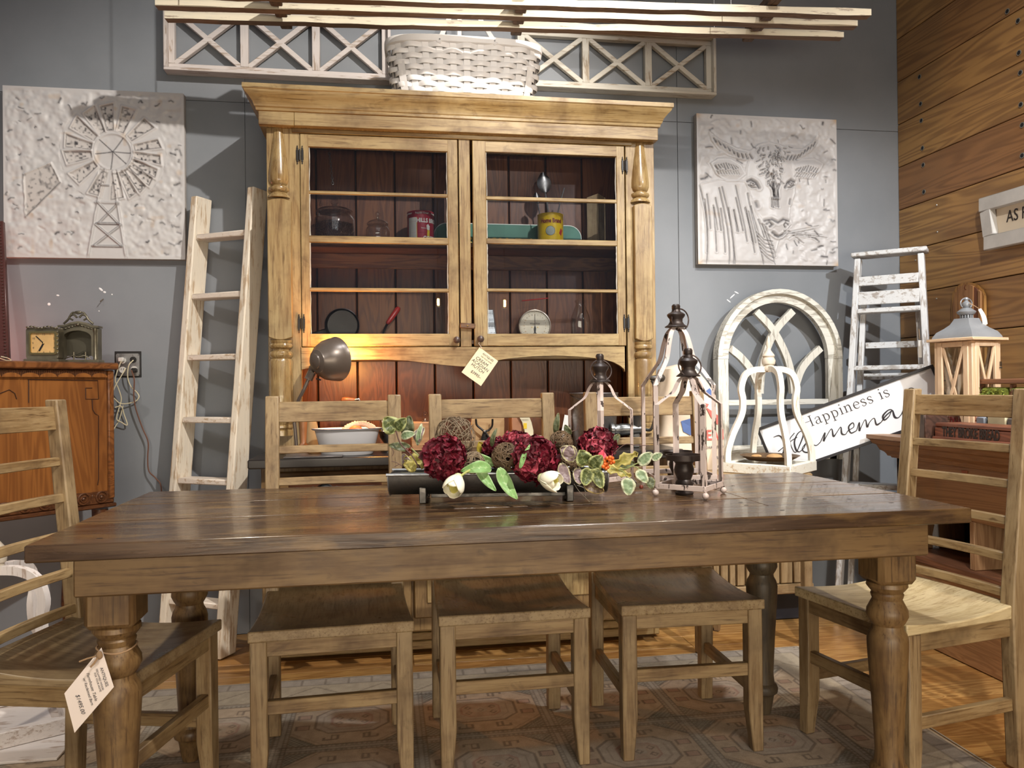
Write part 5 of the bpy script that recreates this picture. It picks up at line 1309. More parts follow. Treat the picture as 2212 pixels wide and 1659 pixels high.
m = MB(); bt = [(p[0], p[1]-.01) for p in top_]; m.ribbon([(p[0]+(-.004 if i == 0 else .004 if i == 6 else 0), p[1]) for i, p in enumerate(top_)], [(p[0]+(-.004 if i == 0 else .004 if i == 6 else 0), p[1]-.008) for i, p in enumerate(top_)], -.04, .010, YM(yc_)); m.build('mantel_shelf', ABR, t, ang=30)
MB().prism(ar, -.041, -.036, YM(yc_)).build('hearth_back', ABD, t, smooth=False)
MB().prism(rrect(x0-.006, x1+.006, zc0, zc0+.013, .003), -.05, .012, YM(yc_)).build('base', ABR, t, ang=30)
for x in (x0+.009, x1-.009): MB().lathe([(.008, zc0+.012), (.008, zc0+.02), (.006, zc0+.024), (.0055, z1-.03), (.008, z1-.024), (.008, z1-.012)], Matrix.Translation((x, yc_-.005, 0)), 14).build('column', ABR, t)
q = MB(); cx_ = (x0+x1)/2
for s in (-1, 1):
    q.tube(smooth_pts([(cx_+s*.055, yc_-.004, z1+.006), (cx_+s*.038, yc_-.005, zpk+.006), (cx_+s*.03, yc_-.005, zpk+.02), (cx_+s*.016, yc_-.006, zpk+.026), (cx_+s*.004, yc_-.006, zpk+.014)], 5), .0042, 7)
    q.tube(smooth_pts([(cx_, yc_-.006, zpk+.03), (cx_+s*.02, yc_-.006, zpk+.034), (cx_+s*.032, yc_-.005, zpk+.014), (cx_+s*.02, yc_-.005, zpk+.004)], 5), .0036, 7)
    for i in range(5): q.sphere((cx_+s*(.012+i*.012), yc_-.008, zpk-.018-.004*i), .0042, 8, (1.4, .6, .8))
q.sphere((cx_, yc_-.006, zpk+.036), .008, 10, (1.8, .6, .7)); q.sphere((cx_, yc_-.01, zpk-.014), .007, 10)
q.build('cast_scrollwork', ABR, t, kind='stuff')
for i, (dx, dz, a) in enumerate(((-.014, .018, .2), (.012, .02, -.25), (0, .026, .5), (0, .012, -.05))):
    c = Vector((cx_+dx-.002, yc_+.02, zc0+.012+dz)); MB().bar(c-Vector((.02*math.cos(a), 0, .02*math.sin(a))), c+Vector((.02*math.cos(a), 0, .02*math.sin(a))), .008, .008, (0, 1, 0), .003).build('log', ABD, t)
for s in (-1, 1): MB().tube([(cx_+s*.022, yc_+.006, zc0+.014), (cx_+s*.022, yc_+.006, zc0+.045)], .003, 8).build('andiron', ABR, t)
MB().tube([(fa+.004, yc_, zc0+.018), (cx_-.02, yc_-.004, zc0+.030), (cx_, yc_-.006, zc0+.024), (cx_+.02, yc_-.004, zc0+.030), (fb-.004, yc_, zc0+.018)], .0022, 8).build('fender', ABR, t)
# framed carved panel edge at the far left
t = thing('carved_frame', 'dark carved wooden frame edge leaning at the far left of the cabinet top', 'picture frame', (PY(5, 700, 3.40).x, 3.42, zt_))
a0, a1 = PY(22, 770, 3.36), PY(9, 480, 3.50)
m = MB().bar(Vector((a0.x-.022, a0.y, zt_+.002)), Vector((a1.x-.022, a1.y, a1.z)), .044, .02, (0, -1, 0), .003); m.build('frame_bar', flat((.10, .035, .03), .3, name='dark_red_lacquer', var=.3), t)
n = 44
for i in range(n):
    p = Vector((a0.x-.012, a0.y-.012, zt_+.006)).lerp(Vector((a1.x-.012, a1.y-.012, a1.z)), i/n)
    MB().sphere(p, .0045, 6, (1.3, .8, .7)).build('bead', flat((.07, .035, .03), .3, name='carved_bead'), t)
# ---------------------------------------------------------------- outlet box and cords
t = thing('outlet_box', 'open wall outlet box with a steel cover plate and four sockets', 'outlet', PY(276, 788, YW))
a, b = PY(248, 759, YW), PY(306, 815, YW)
MB().box(a.x, b.x, YW-.003, YW+.0, b.z, a.z, .001).build('wall_cutout', BLACK, t)
a, b = PY(252, 764, YW), PY(303, 812, YW)
MB().prism(rrect(a.x, b.x, b.z, a.z, .008), .003, .010, YM(YW)).build('cover_plate', galv('steel_plate', (.5, .5, .51), (.38, .38, .38), .35), t, ang=30)
WPL = flat((.72, .70, .66), .4, name='white_plastic'); BPL = flat((.02, .018, .018), .35, name='black_plastic')
for (u, v, mt) in ((265, 779, WPL), (288, 777, BPL), (265, 799, WPL), (290, 798, WPL)):
    c = PY(u, v, YW-.010)
    m = MB().lathe([(.014, 0), (.0135, .004), (.0005, .004)], Matrix.Translation(c) @ Matrix.Rotation(math.pi/2, 4, 'X'), 20); m.build('socket', mt, t)
    for s in (-1, 1): MB().box(c.x+s*.005-.001, c.x+s*.005+.001, c.y-.0048, c.y-.0035, c.z-.001, c.z+.007, 0).build('slot', BPL, t)
for (u, v) in ((256, 768), (299, 767), (266, 768), (287, 767), (300, 809), (277, 789)): MB().sphere(PY(u, v, YW-.011), .0025, 8, (1, .5, 1)).build('screw', STL, t)
for (u, v, mt) in ((290, 800, BPL), (262, 777, WPL)): MB().obox(Matrix.Translation(PY(u, v, YW-.022)), .024, .02, .020, .004).build('plug', mt, t)
CRD = flat((.70, .62, .42), .6, name='yellowed_cord'); CBR = flat((.16, .075, .05), .5, name='brown_cord')
def cord(name, label, pts, r, mat, grp=None):
    o = MB().tube(smooth_pts([PY(u, v, y) for u, v, y in pts], 6), r, 6).build('power_cord', mat); tag(o, label, 'cord', grp); return o
cord('brown', 'long brown power cord running from the outlet down behind the table', [(284, 800, YW-.035), (290, 820, YW-.05), (289, 855, YW-.04), (294, 885, YW-.035), (308, 925, YW-.03), (320, 955, YW-.03), (319, 990, YW-.03), (322, 1018, YW-.03), (338, 1035, YW-.04), (349, 1062, YW-.05), (350, 1200, YW-.05)], .0032, CBR)
cord('w1', 'cream cord looping from the upper right socket', [(288, 778, YW-.03), (278, 790, YW-.05), (276, 815, YW-.04), (283, 835, YW-.03), (296, 848, YW-.02), (300, 858, YW-.02), (290, 868, YW-.02), (262, 872, YW-.03), (246, 860, YW-.04)], .0024, CRD)
cord('w2', 'tangled cream cord hanging beside the cabinet edge', [(262, 780, YW-.04), (254, 800, YW-.05), (249, 822, YW-.05), (256, 840, YW-.04), (262, 862, YW-.03), (256, 885, YW-.03), (252, 905, YW-.03), (262, 912, YW-.03), (275, 918, YW-.02), (268, 895, YW-.02), (262, 878, YW-.03), (248, 880, YW-.04)], .0024, CRD)
cord('w3', 'cream cord crossing diagonally in front of the outlet to the cabinet', [(272, 795, YW-.04), (262, 812, YW-.05), (250, 832, YW-.06), (243, 848, YW-.06)], .0024, CRD)
cord('w4', 'cream cord end trailing down along the side of the cabinet', [(266, 876, YW-.02), (258, 905, YW-.02), (250, 920, YW-.03), (243, 932, YW-.05)], .0022, CRD)
cord('w5', 'thin cream cord lying on the cabinet top left of the square clock', [(0, 774, 3.27), (12, 778, 3.25), (24, 779, 3.25), (18, 774, 3.3), (2, 770, 3.3)], .0022, CRD)
# ---------------------------------------------------------------- white curvy candle frame behind the left chair
WCH = chippy('z', (.74, .68, .65), (.40, .30, .24), .36)
WCX = chippy('x', (.74, .68, .65), (.40, .30, .24), .36)
def curvy_frame(name, label, cx, cy, z0, hw, hpost, rot, s=1., fin=True, mat=WCH, matx=WCX, tray=True):
    t = thing(name, label, 'candle holder', (cx, cy, z0))
    R_ = Matrix.Translation((cx, cy, z0)) @ Matrix.Rotation(rot, 4, 'Z')
    bw, bh = .030*s, .050*s
    for k in range(4):
        Rk = R_ @ Matrix.Rotation(k*math.pi/2, 4, 'Z')
        MB().obox(Rk @ Matrix.Translation((0, -hw+bw/2, bh/2)), 2*hw-.001, bw, bh, .003).build('base_rail', matx, t)
        # curved arm from the corner up to the finial
        c = hw-bw*.6; L = c*math.sqrt(2)
        prof = smooth_pts([(L, bh), (L*.98, bh+.06*s), (L*.86, bh+.14*s), (L*.66, bh+.23*s), (L*.62, bh+.30*s), (L*.66, bh+.36*s), (L*.56, bh+.425*s), (L*.34, bh+.45*s), (.012, bh+.452*s)], 4)
        o_, i_ = [], []
        for j, p in enumerate(prof):
            q = prof[min(j+1, len(prof)-1)]; r = prof[max(j-1, 0)]; tx, tz = q[0]-r[0], q[1]-r[1]; l = math.hypot(tx, tz); nx_, nz_ = tz/l, -tx/l; w_ = .014*s
            o_.append((p[0]+nx_*w_, p[1]+nz_*w_)); i_.append((p[0]-nx_*w_, max(bh*.9, p[1]-nz_*w_)))
        Mk = Rk @ Matrix.Rotation(-math.pi/4, 4, 'Z') @ Matrix(((1, 0, 0, 0), (0, 0, -1, 0), (0, 1, 0, 0), (0, 0, 0, 1)))
        MB().ribbon(o_, i_, -.012*s, .012*s, Mk).build('curved_arm', mat, t, ang=35)
    zt = bh+.44*s
    MB().obox(R_ @ Matrix.Translation((0, 0, bh+.22*s)), .034*s, .034*s, .47*s, .003).build('center_post', mat, t) if fin == 'post' else None
    MB().lathe([(.020*s, zt), (.027*s, zt+.004), (.030*s, zt+.018*s), (.024*s, zt+.032*s), (.031*s, zt+.038*s), (.033*s, zt+.055*s), (.026*s, zt+.07*s), (.030*s, zt+.078*s), (.026*s, zt+.086*s), (.012*s, zt+.105*s), (.009*s, zt+.12*s), (.013*s, zt+.138*s), (.006*s, zt+.160*s), (.0008, zt+.178*s)], R_, 24).build('finial', flat((.66, .58, .47), .6, name='worn_finial_paint', var=.35), t)
    return t, R_
curvy_frame('candle_holder', 'white curved four armed candle frame low behind the left chair', -1.25, 2.72, .015, .20, .4, .5, 1.0)
lb = thing('low_white_stand', 'low white painted plinth under the curved candle frame at the left', 'stand', (-1.19, 2.72, 0))
MB().box(-1.44, -.97, 2.46, 2.96, .006, .0145, .002).build('plinth_top', WCX, lb)
# ---------------------------------------------------------------- right side
# shelf cabinet standing against the plank wall
OAK = plain_wood('y', (.36, .19, .085), (.17, .075, .03), .45, 4, name='brown_oak', amt=.35, fine=50); OAKZ = plain_wood('z', (.36, .19, .085), (.17, .075, .03), .45, 4, name='brown_oak', amt=.35, fine=50)
XB = 2.17; YE = PY(1938, 1000, 1).y*0+3.06; ZT = PY(1871, 938, YE).z; y0n = .9
lip = PY(1871, 938, YE).x
print('cab', XB, YE, ZT, lip)
t = thing('mantel_cabinet', 'brown wood mantel shelf cabinet against the plank wall behind the right chair', 'cabinet', (2.35, 2.3, 0))
# moulding profile extruded along Y (x decreasing outwards)
pr = [(1871, 938), (1871, 946), (1878, 949), (1884, 957), (1893, 960), (1900, 971), (1909, 975), (1914, 979), (1917, 984), (1924, 985), (1926, 988), (1936, 989)]
pp_ = [PY(u, v, YE) for u, v in pr]
prof = [(p.x, p.z) for p in pp_]+[(2.5, pp_[-1].z), (2.5, ZT)]
m = MB(); n = len(prof); vs = [(x, YE, z) for x, z in prof]+[(x, y0n, z) for x, z in prof]
m.add(vs, [tuple(range(n)), tuple(range(n, 2*n))[::-1]]+[(i, n+i, n+(i+1) % n, (i+1) % n) for i in range(n)]).build('top_moulding', OAK, t, ang=20)
zf = PY(1940, 1090, YE).z; zm = pp_[-1].z
MB().box(XB, XB+.02, y0n, YE, zf, zm, .002).build('frieze_board', OAK, t)
MB().box(XB-.004, XB+.02, YE-.05, YE-.002, 0.004, zf-.001, .003).build('post', OAKZ, t)
zr0, zr1 = PX(1998, 1215, XB).z, PX(1998, 1200, XB).z
MB().box(XB-.02, 2.5, y0n, YE-.06, zr1-.03, zr1, .004).build('shelf_board', plain_wood('y', (.24, .10, .05), (.10, .04, .02), .4, 4, name='red_brown_board'), t)
MB().box(XB+.002, XB+.018, y0n, YE-.06, .004, zr1-.031, .002).build('lower_panel', OAK, t)
MB().box(2.48, 2.5, y0n, YE, .004, zm, 0).build('back_panel', BLACK, t)
MB().box(XB, 2.48, YE-.02, YE-.002, .004, zm, .002).build('end_panel', OAKZ, t)
yd = PX(2100, 1130, XB).y
MB().box(XB-.002, 2.48, yd-.012, yd+.012, zr1+.001, zf, .002).build('divider', plain_wood('z', (.42, .25, .13), (.22, .11, .05), .5, 4, name='divider_board'), t)
yd2 = yd-.62
MB().box(XB-.002, 2.48, yd2-.02, yd2+.02, zr1+.001, zf, .002).build('divider', OAKZ, t)
MB().obox(Matrix.Translation((XB-.003, PX(2085, 1017, XB).y, PX(2085, 1019, XB).z)), .004, .03, .01, .001).build('keyhole_plate', flat((.3, .08, .03), .5, name='rust_red'), t)
# crate end and long lettered beam on the cabinet
def dup_box(name, lab, cat, x0, x1, ya, yb, za, zb, mat, grp=None):
    o = MB().box(x0, x1, ya, yb, za, zb, .003).build(name, mat); tag(o, lab, cat, grp); return o
RUST = plain_wood('y', (.10, .05, .035), (.03, .018, .015), .35, 3, name='dark_rusty_block')
XL_ = lip+.03
ya = PX(1949, 930, XL_).y; zz = ZT+.0005
t = thing('metal_ended_box', 'dark weathered box with a dull metal end at the far end of the mantel cabinet', 'box', (XL_+.05, ya-.03, zz))
yb2 = PX(1999, 930, XL_).y
hbx = PX(1960, 889, XL_).z-zz
MB().box(XL_, XL_+.10, yb2+.001, ya, zz, zz+hbx, .002).build('box_body', RUST, t)
MB().box(XL_-.003, XL_, yb2+.004, ya-.004, zz+.004, zz+hbx-.004, .001).build('metal_plate', flat((.15, .11, .09), .3, .7, 'tarnished_plate', var=.5), t)
CED = plain_wood('y', (.25, .085, .045), (.09, .03, .018), .45, 4, name='cedar_beam', amt=.5)
XBm = XL_+.03; yba = yb2-.012
t = thing('lettered_beam', 'red brown cedar dough beam lettered THEY BROKE BREAD on the mantel cabinet', 'sign', (XBm+.05, 2.2, zz))
z1 = PX(2040, 914, XBm).z; z2 = PX(2040, 924, XBm).z
MB().box(XBm, XBm+.12, 1.5, yba, zz, z2, .003).build('beam_face', CED, t)
MB().box(XBm+.002, XBm+.12, 1.5, yba, z2+.001, z1, .004).build('beam_top', CED, t)
MB().box(XBm-.012, XBm, 1.5, yba, zz, zz+.012, .003).build('beam_foot', CED, t)
BRN_ = flat((.02, .012, .01), .6, name='burnt_lettering')
yT = PX(2036, 935, XBm).y
Mx = frameM((XBm-.0012, yT, (zz+.014+z2)/2), (0, -1, 0), (0, 0, 1))
text_mb('THEY BROKE BREAD', .052*.95, Mx, .0006, 'LEFT', .035, sx=.62).build('lettering', BRN_, t, smooth=False)
# printed crate lying upside down behind the beam
XC_ = XBm+.15
t = thing('printed_crate', 'small pinkish wooden crate with faded upside down red lettering behind the beam', 'crate', (XC_+.05, 2.55, zz))
yA, yB = PX(2030, 905, XC_).y, PX(2108, 905, XC_).y; zC = zz+.14
cm = plain_wood('y', (.50, .26, .18), (.3, .14, .09), .6, 4, name='pink_crate_board', amt=.25)
for k in range(2): MB().box(XC_, XC_+.012, yB, yA, zz+.001+k*.068, zz+.066+k*.068, .002).build('crate_board', cm, t)
for yy in (yA-.012, yB): MB().box(XC_+.012, XC_+.14, yy, yy+.012, zz+.001, zC-.006, .002).build('crate_end', cm, t)
MB().box(XC_+.13, XC_+.142, yB+.013, yA-.013, zz+.001, zC-.006, .002).build('crate_back', cm, t)
yC = PX(2070, 905, XC_).y
text_mb('ROYAL', .034, frameM((XC_-.0012, yC, PX(2070, 907, XC_).z), (0, 1, 0), (0, 0, -1)), .0005, 'CENTER', .01).build('lettering', flat((.4, .05, .05), .6, name='faded_red_ink'), t, smooth=False)
for (u0, u1, col, nm, lb) in ((2108, 2126, (.22, .25, .30), 'small_jar', 'narrow blue grey striped tin between the crate and the pale box'), (2132, 2172, (.62, .55, .35), 'pale_box', 'cream box under the moss caddy on the mantel cabinet'), (2174, 2200, (.16, .14, .13), 'dark_tin', 'dark grey tin at the right of the cream box')):
    X_ = XBm+.15
    o = MB().box(X_, X_+.07, PX(u1, 905, X_).y, PX(u0, 905, X_).y, zz, zz+.085+(.01 if u0 == 2132 else 0), .004).build(nm, flat(col, .5, name=nm+'_paint', var=.3)); tag(o, lb, 'box' if 'box' in nm else 'tin')
# wooden caddy with moss
X_ = XBm+.19
t = thing('moss_caddy', 'brown slatted wooden caddy holding green moss blocks on the mantel cabinet', 'planter', (X_+.05, 2.3, zz))
cdy = plain_wood('y', (.27, .12, .06), (.12, .05, .025), .5, 4, name='caddy_wood'); cdz = plain_wood('z', (.27, .12, .06), (.12, .05, .025), .5, 4, name='caddy_wood')
pa, pb_ = PX(2106, 825, X_), PX(2225, 838, X_); zlo = zz+.10
pa.z = PX(2106, 823, X_).z; ze = pa.z
MB().box(X_-.01, X_+.03, pb_.y-.3, pa.y, ze-.013, ze+.007, .003).build('top_bar', cdy, t)
for u in (2114, 2181):
    a = PX(u+3, 830, X_); MB().bar((X_+.01, PX(u-2, 870, X_).y, zlo-.02), (X_+.01, a.y, ze-.014), .014, .02, (1, 0, 0), .002).build('post', cdz, t)
MB().box(X_-.03, X_+.09, pb_.y-.3, PX(2104, 880, X_).y, zz+.0005+.085, zlo, .003).build('tray', cdy, t)
for y_ in (PX(2110, 890, X_).y-.01, 1.95): MB().box(X_, X_+.06, y_-.01, y_, zz+.0005, zz+.085, .002).build('foot', cdz, t)
tm = NT('moss'); n_ = tm.noise(tm.coord(), 60, 4); MOSS = tm.fin(tm.mix(tm.ramp(n_, [(.35, 0.), (.65, 1.)]), (.07, .12, .015), (.30, .34, .05)), .9)
for (u0, u1) in ((2118, 2179), (2187, 2250)):
    y1_, y0_ = PX(u0, 860, X_).y, PX(u1, 860, X_).y; q = MB(); rs = random.Random(u0)
    for k in range(900):
        a = rs.uniform(0, 1); b = rs.uniform(-1, 1); c = rs.uniform(0, 1); top = zlo+.008+(ze-.02-zlo)*(.75+.25*math.sin(a*5+b*2)*math.sin(c*3))
        p = Vector((X_+.02+b*.035, y0_+(y1_-y0_)*a, zlo+.004+(top-zlo)*c)); d = Vector((rs.gauss(0, 1)-.6, rs.gauss(0, 1), rs.gauss(.6, 1))).normalized(); s_ = d.orthogonal().normalized()*.0032
        q.add([p-s_, p+s_, p+d*.013], [(0, 1, 2)])
    q.obox(Matrix.Translation((X_+.02, (y0_+y1_)/2, (zlo+ze-.02)/2)), .055, abs(y1_-y0_)-.01, (ze-.03-zlo), .01)
    q.build('moss', MOSS, t, kind='stuff', smooth=False)
# wooden lantern with X doors
LWD = plain_wood('z', (.72, .52, .34), (.55, .36, .22), .5, 4, name='pale_pine', amt=.25); LWDX = plain_wood('x', (.72, .52, .34), (.55, .36, .22), .5, 4, name='pale_pine', amt=.25)
YLn = 2.78
cL = PY(2089, 780, YLn); t = thing('house_lantern', 'pale wooden candle lantern with crossed doors and a grey metal roof', 'lantern', (cL.x, cL.y, zz))
sc = YLn*1.13/FPX
R_ = Matrix.Translation((cL.x, cL.y, 0)) @ Matrix.Rotation(math.radians(14), 4, 'Z')
hw = .078; zE = PY(2089, 730, YLn-.1).z
MB().obox(R_ @ Matrix.Translation((0, 0, zz+.010)), .20, .20, .018, .002).build('base', LWDX, t)
MB().obox(R_ @ Matrix.Translation((0, 0, zE-.002)), .205, .205, .012, .002).build('eave', LWDX, t)
zb0, zt0_ = zz+.02, zE-.009
for sx_ in (-1, 1):
    for sy_ in (-1, 1): MB().obox(R_ @ Matrix.Translation((sx_*(hw-.006), sy_*(hw-.006), (zb0+zt0_)/2)), .020, .020, zt0_-zb0, .002).build('corner_post', LWD, t)
for k in range(4):
    Rk = R_ @ Matrix.Rotation(k*math.pi/2, 4, 'Z') @ Matrix.Translation((0, -hw-.002, 0))
    d = MB()
    for x in (-.056, .056): d.obox(Rk @ Matrix.Translation((x, 0, (zb0+zt0_)/2)), .022, .012, zt0_-zb0-.004, .002)
    for z in (zb0+.012, zt0_-.012): d.obox(Rk @ Matrix.Translation((0, 0, z)), .0905, .012, .020, .002)
    fr = d.build('side_frame' if k else 'lantern_door', LWD, t)
    a, b = zb0+.022, zt0_-.022
    for s in (-1, 1): MB().bar(Rk @ Vector((-.045*s, -.001*s, a)), Rk @ Vector((.045*s, -.001*s, b)), .011, .008+.0006*s, Rk.to_3x3() @ Vector((0, 1, 0)), .001).build('cross_bar', LWD, fr)
    MB().obox(Rk @ Matrix.Translation((0, .006, (a+b)/2)), .09, .002, b-a, 0).build('pane', glass(), fr, smooth=False)
gm = flat((.33, .35, .38), .38, .25, 'grey_painted_metal', var=.2)
# square bell roof
pr_ = [(.088, zE+.004), (.086, zE+.012), (.076, zE+.030), (.058, zE+.044), (.042, zE+.060), (.033, zE+.078), (.031, zE+.084)]
m = MB(); vs = []; fs = []
for w_, z in pr_: vs += [R_ @ Vector((sx_*w_, sy_*w_, z)) for sx_, sy_ in ((-1, -1), (1, -1), (1, 1), (-1, 1))]
for j in range(len(pr_)-1):
    for i in range(4): k = (i+1) % 4; fs.append((j*4+i, j*4+k, j*4+4+k, j*4+4+i))
m.add(vs, fs+[(3, 2, 1, 0)]).build('roof', gm, t, ang=32)
ztp = zE+.084
MB().lathe([(.022, ztp-.002), (.022, ztp+.015), (.001, ztp+.015)], R_, 24).build('vent_collar', flat((.03, .03, .03), .6, name='vent_dark'), t)
for i in range(14):
    a = i/14*2*math.pi; MB().obox(R_ @ Matrix.Translation((.0225*math.cos(a), .0225*math.sin(a), ztp+.0065)) @ Matrix.Rotation(a, 4, 'Z'), .003, .005, .017, .0005).build('vent_bar', gm, t)
z = ztp+.015
MB().lathe([(.026, z-.001), (.034, z+.008), (.035, z+.012), (.028, z+.017), (.018, z+.026), (.010, z+.028), (.012, z+.030), (.0165, z+.038), (.0155, z+.047), (.008, z+.053), (.006, z+.056), (.009, z+.062), (.006, z+.069), (.0005, z+.071)], R_, 24).build('cap', gm, t)
MB().tube([R_ @ Vector((.033*math.cos(a), 0, z+.045+.018*math.sin(a)*1.2)) for a in [(-.25+i*1.5/14)*math.pi for i in range(15)]], .0024, 8).build('ring_handle', gm, t)
MB().lathe([(.030, zz+.02), (.030, zz+.11), (.026, zz+.112), (.001, zz+.108)], R_, 24).build('candle', flat((.80, .72, .45), .5, name='wax'), t)
q = MB()
for s in (-1, 1): q.tube([R_ @ Vector((.070+s*.004, -hw-.012, zE-.10+.010*math.sin(a))) for a in [0, 1, 2, 3, 4, 5, 6]], .0015, 6); q.sphere(R_ @ Vector((.070+s*.004, -hw-.012, zE-.115)), .003, 8)
q.build('latch', BLACK, t)
cs = [PY(2112, 668, YLn-.02), PY(2119, 666, YLn-.02), PY(2133, 700, YLn-.03), PY(2122, 706, YLn-.03)]
tg = thing('paper_tag', 'small curled white paper tag tied to the top of the wooden lantern', 'price tag', cs[0])
m = MB(); nn = 6; vs = []
for s in (0, .0008):
    for i in range(nn+1):
        f = i/nn; a = cs[0].lerp(cs[3], f); b = cs[1].lerp(cs[2], f); bl = Vector((0, -.008*math.sin(f*3.1)-s, 0)); vs += [a+bl, b+bl]
fs = []
for o_ in (0, 2*nn+2):
    for i in range(nn): fs.append((o_+2*i, o_+2*i+1, o_+2*i+3, o_+2*i+2))
m.add(vs, fs).build('card', WPL, tg); MB().tube([PY(2094, 655, YLn-.02), PY(2104, 660, YLn-.03), PY(2115, 667, YLn-.025)], .0016, 6).build('string', TWINE, tg)
# tall arched board on the plank wall behind the lantern
XA = XW-.005
def yzprism(poly_px, X0, X1, name, mat, parent):
    pts = [PX(u, v, X0) for u, v in poly_px]; m = MB()
    m.add([(X0, p.y, p.z) for p in pts]+[(X1, p.y, p.z) for p in pts], [tuple(range(len(pts))), tuple(range(len(pts), 2*len(pts)))[::-1]]+[(i, (i+1) % len(pts), len(pts)+(i+1) % len(pts), len(pts)+i) for i in range(len(pts))])
    o = m.build(name, mat, parent, ang=25); return o
ab = thing('arched_board', 'tall brown arched wooden board hung on the plank wall behind the lantern', 'board', (XA-.02, 3.3, 1.0))
ABM = plain_wood('z', (.33, .165, .065), (.15, .06, .025), .45, 4, name='arched_board_wood', amt=.35)
yzprism([(2058, 905), (2055, 655), (2058, 632), (2067, 618), (2080, 611), (2094, 610), (2108, 615), (2120, 626), (2126, 640), (2128, 905)], XA-.012, XA, 'outer_board', plain_wood('z', (.42, .22, .06), (.2, .09, .03), .45, 4, name='arched_board_edge'), ab)
yzprism([(2062, 905), (2058, 655), (2062, 634), (2070, 624), (2070, 905)], XA-.02, XA-.0125, 'reeded_strip', ABM, ab)
yzprism([(2071, 905), (2070, 622), (2080, 616), (2094, 615), (2101, 618), (2102, 905)], XA-.026, XA-.0125, 'center_board', ABM, ab)
yzprism([(2103, 905), (2103, 619), (2110, 624), (2111, 905)], XA-.02, XA-.0125, 'reeded_strip', flat((.14, .05, .025), .5, name='dark_reed'), ab)
yzprism([(2112, 905), (2112, 626), (2117, 630), (2118, 905)], XA-.022, XA-.0125, 'reeded_strip', ABM, ab)
MB().tube([PX(2085, 616, XA-.026), PX(2083, 622, XA-.045), PX(2086, 626, XA-.045)], .0022, 6).build('hook', flat((.15, .05, .02), .4, .6, 'rusty_hook'), ab)
# AS FOR sign frame on the plank wall
fs_ = thing('framed_sign', 'white wooden framed cream sign hanging on the plank wall at the right edge', 'sign', (XW-.03, 3.1, 1.7))
SWH = flat((.62, .60, .57), .6, name='white_frame_paint', var=.18)
A, D = PX(2118, 430, XW-.03), PX(2132, 541, XW-.03); dirY = (PX(2212, 402, XW-.03)-A).normalized(); dY2 = (PX(2212, 519, XW-.03)-D).normalized()
Lg = .85; fw = .060
dn = (D-A).normalized(); hgt = (D-A).length
def fb(p, q, w_, nm, th=.03, off=0, mat=SWH): MB().bar(p+Vector((-off, 0, 0)), q+Vector((-off, 0, 0)), w_, th, (1, 0, 0), .003).build(nm, mat, fs_)
ud = Vector((0, dirY.y, dirY.z))
fb(A+dn*fw/2, A+dn*fw/2+ud*Lg, fw, 'frame_rail'); fb(D-dn*fw/2, D-dn*fw/2+ud*Lg, fw, 'frame_rail')
fb(A+ud*fw/2+dn*fw, A+ud*fw/2+dn*(hgt-fw), fw-.001, 'frame_stile'); fb(A+ud*(Lg-fw/2)+dn*fw, A+ud*(Lg-fw/2)+dn*(hgt-fw), fw-.001, 'frame_stile')
c0 = A+dn*hgt/2+ud*Lg/2
Ms = frameM((XW-.012, c0.y, c0.z), ud, -dn)
MB().obox(Ms, Lg-2*fw+.01, hgt-2*fw+.01, .008, 0).build('sign_board', flat((.72, .62, .48), .6, name='cream_board'), fs_)
tx = A+ud*(fw+.052)+dn*(hgt*.46)
text_mb('AS FOR ME AND MY HOUSE', .070, frameM((XW-.0175, tx.y, tx.z), ud, -dn), .0006, 'LEFT', .0, sx=.8).build('lettering', BRN_, fs_, smooth=False)

# ---------------------------------------------------------------- stool cabinet of slats behind the table (carries the arch window, frame and sack)
SL = glaze('z', (.36, .25, .13), (.26, .16, .07), (.12, .06, .025), .5, .5, name='slatted_bench_glaze'); SLX = glaze('x', (.36, .25, .13), (.26, .16, .07), (.12, .06, .025), .5, .5, name='slatted_bench_glaze')
ZB = .715; YBF = 3.23
t = thing('slatted_bench', 'tan slat fronted bench behind the right of the dining table', 'bench', (1.5, 3.3, 0))
bx0, bx1 = 1.215, PY(1756, 1250, YBF).x
bxt = PY(1756, 1022, 2.96).x
MB().box(bx0-.01, bxt, 2.96, YW-.02, ZB-.025, ZB, .004).build('top', SLX, t)
us = [1540, 1556, 1575, 1591, 1611, 1634, 1660, 1686, 1714, 1734, 1756]
for i in range(len(us)-1):
    a, b = PY(us[i], 1250, YBF).x, PY(us[i+1], 1250, YBF).x
    MB().box(max(a, bx0)+.002, b-.002, YBF, YBF+.018, .195, ZB-.026, .004).build('slat', SL, t)
MB().box(bx0, bx1, YBF+.019, YBF+.03, .19, ZB-.026, 0).build('backing', BLACK, t)
MB().box(bx0, bx1, YBF-.01, YBF+.03, .150, .192, .004).build('bottom_rail', SLX, t)
MB().box(bx0+.05, bx1, YBF+.1, YBF+.3, .004, .148, .004).build('dark_base_box', flat((.015, .015, .022), .6, name='blue_black_box'), t)
for x in (PY(1551, 1340, YBF).x,): MB().lathe([(.014, .004), (.02, .05), (.024, .15)], Matrix.Translation((x, YBF+.01, 0)), 4).build('foot', SL, t)
for x in (bx0+.02, bxt-.02):
    for y in (2.985, YW-.06): MB().box(x-.018, x+.018, y-.018, y+.018, .004, ZB-.026, .003).build('leg', SL, t)
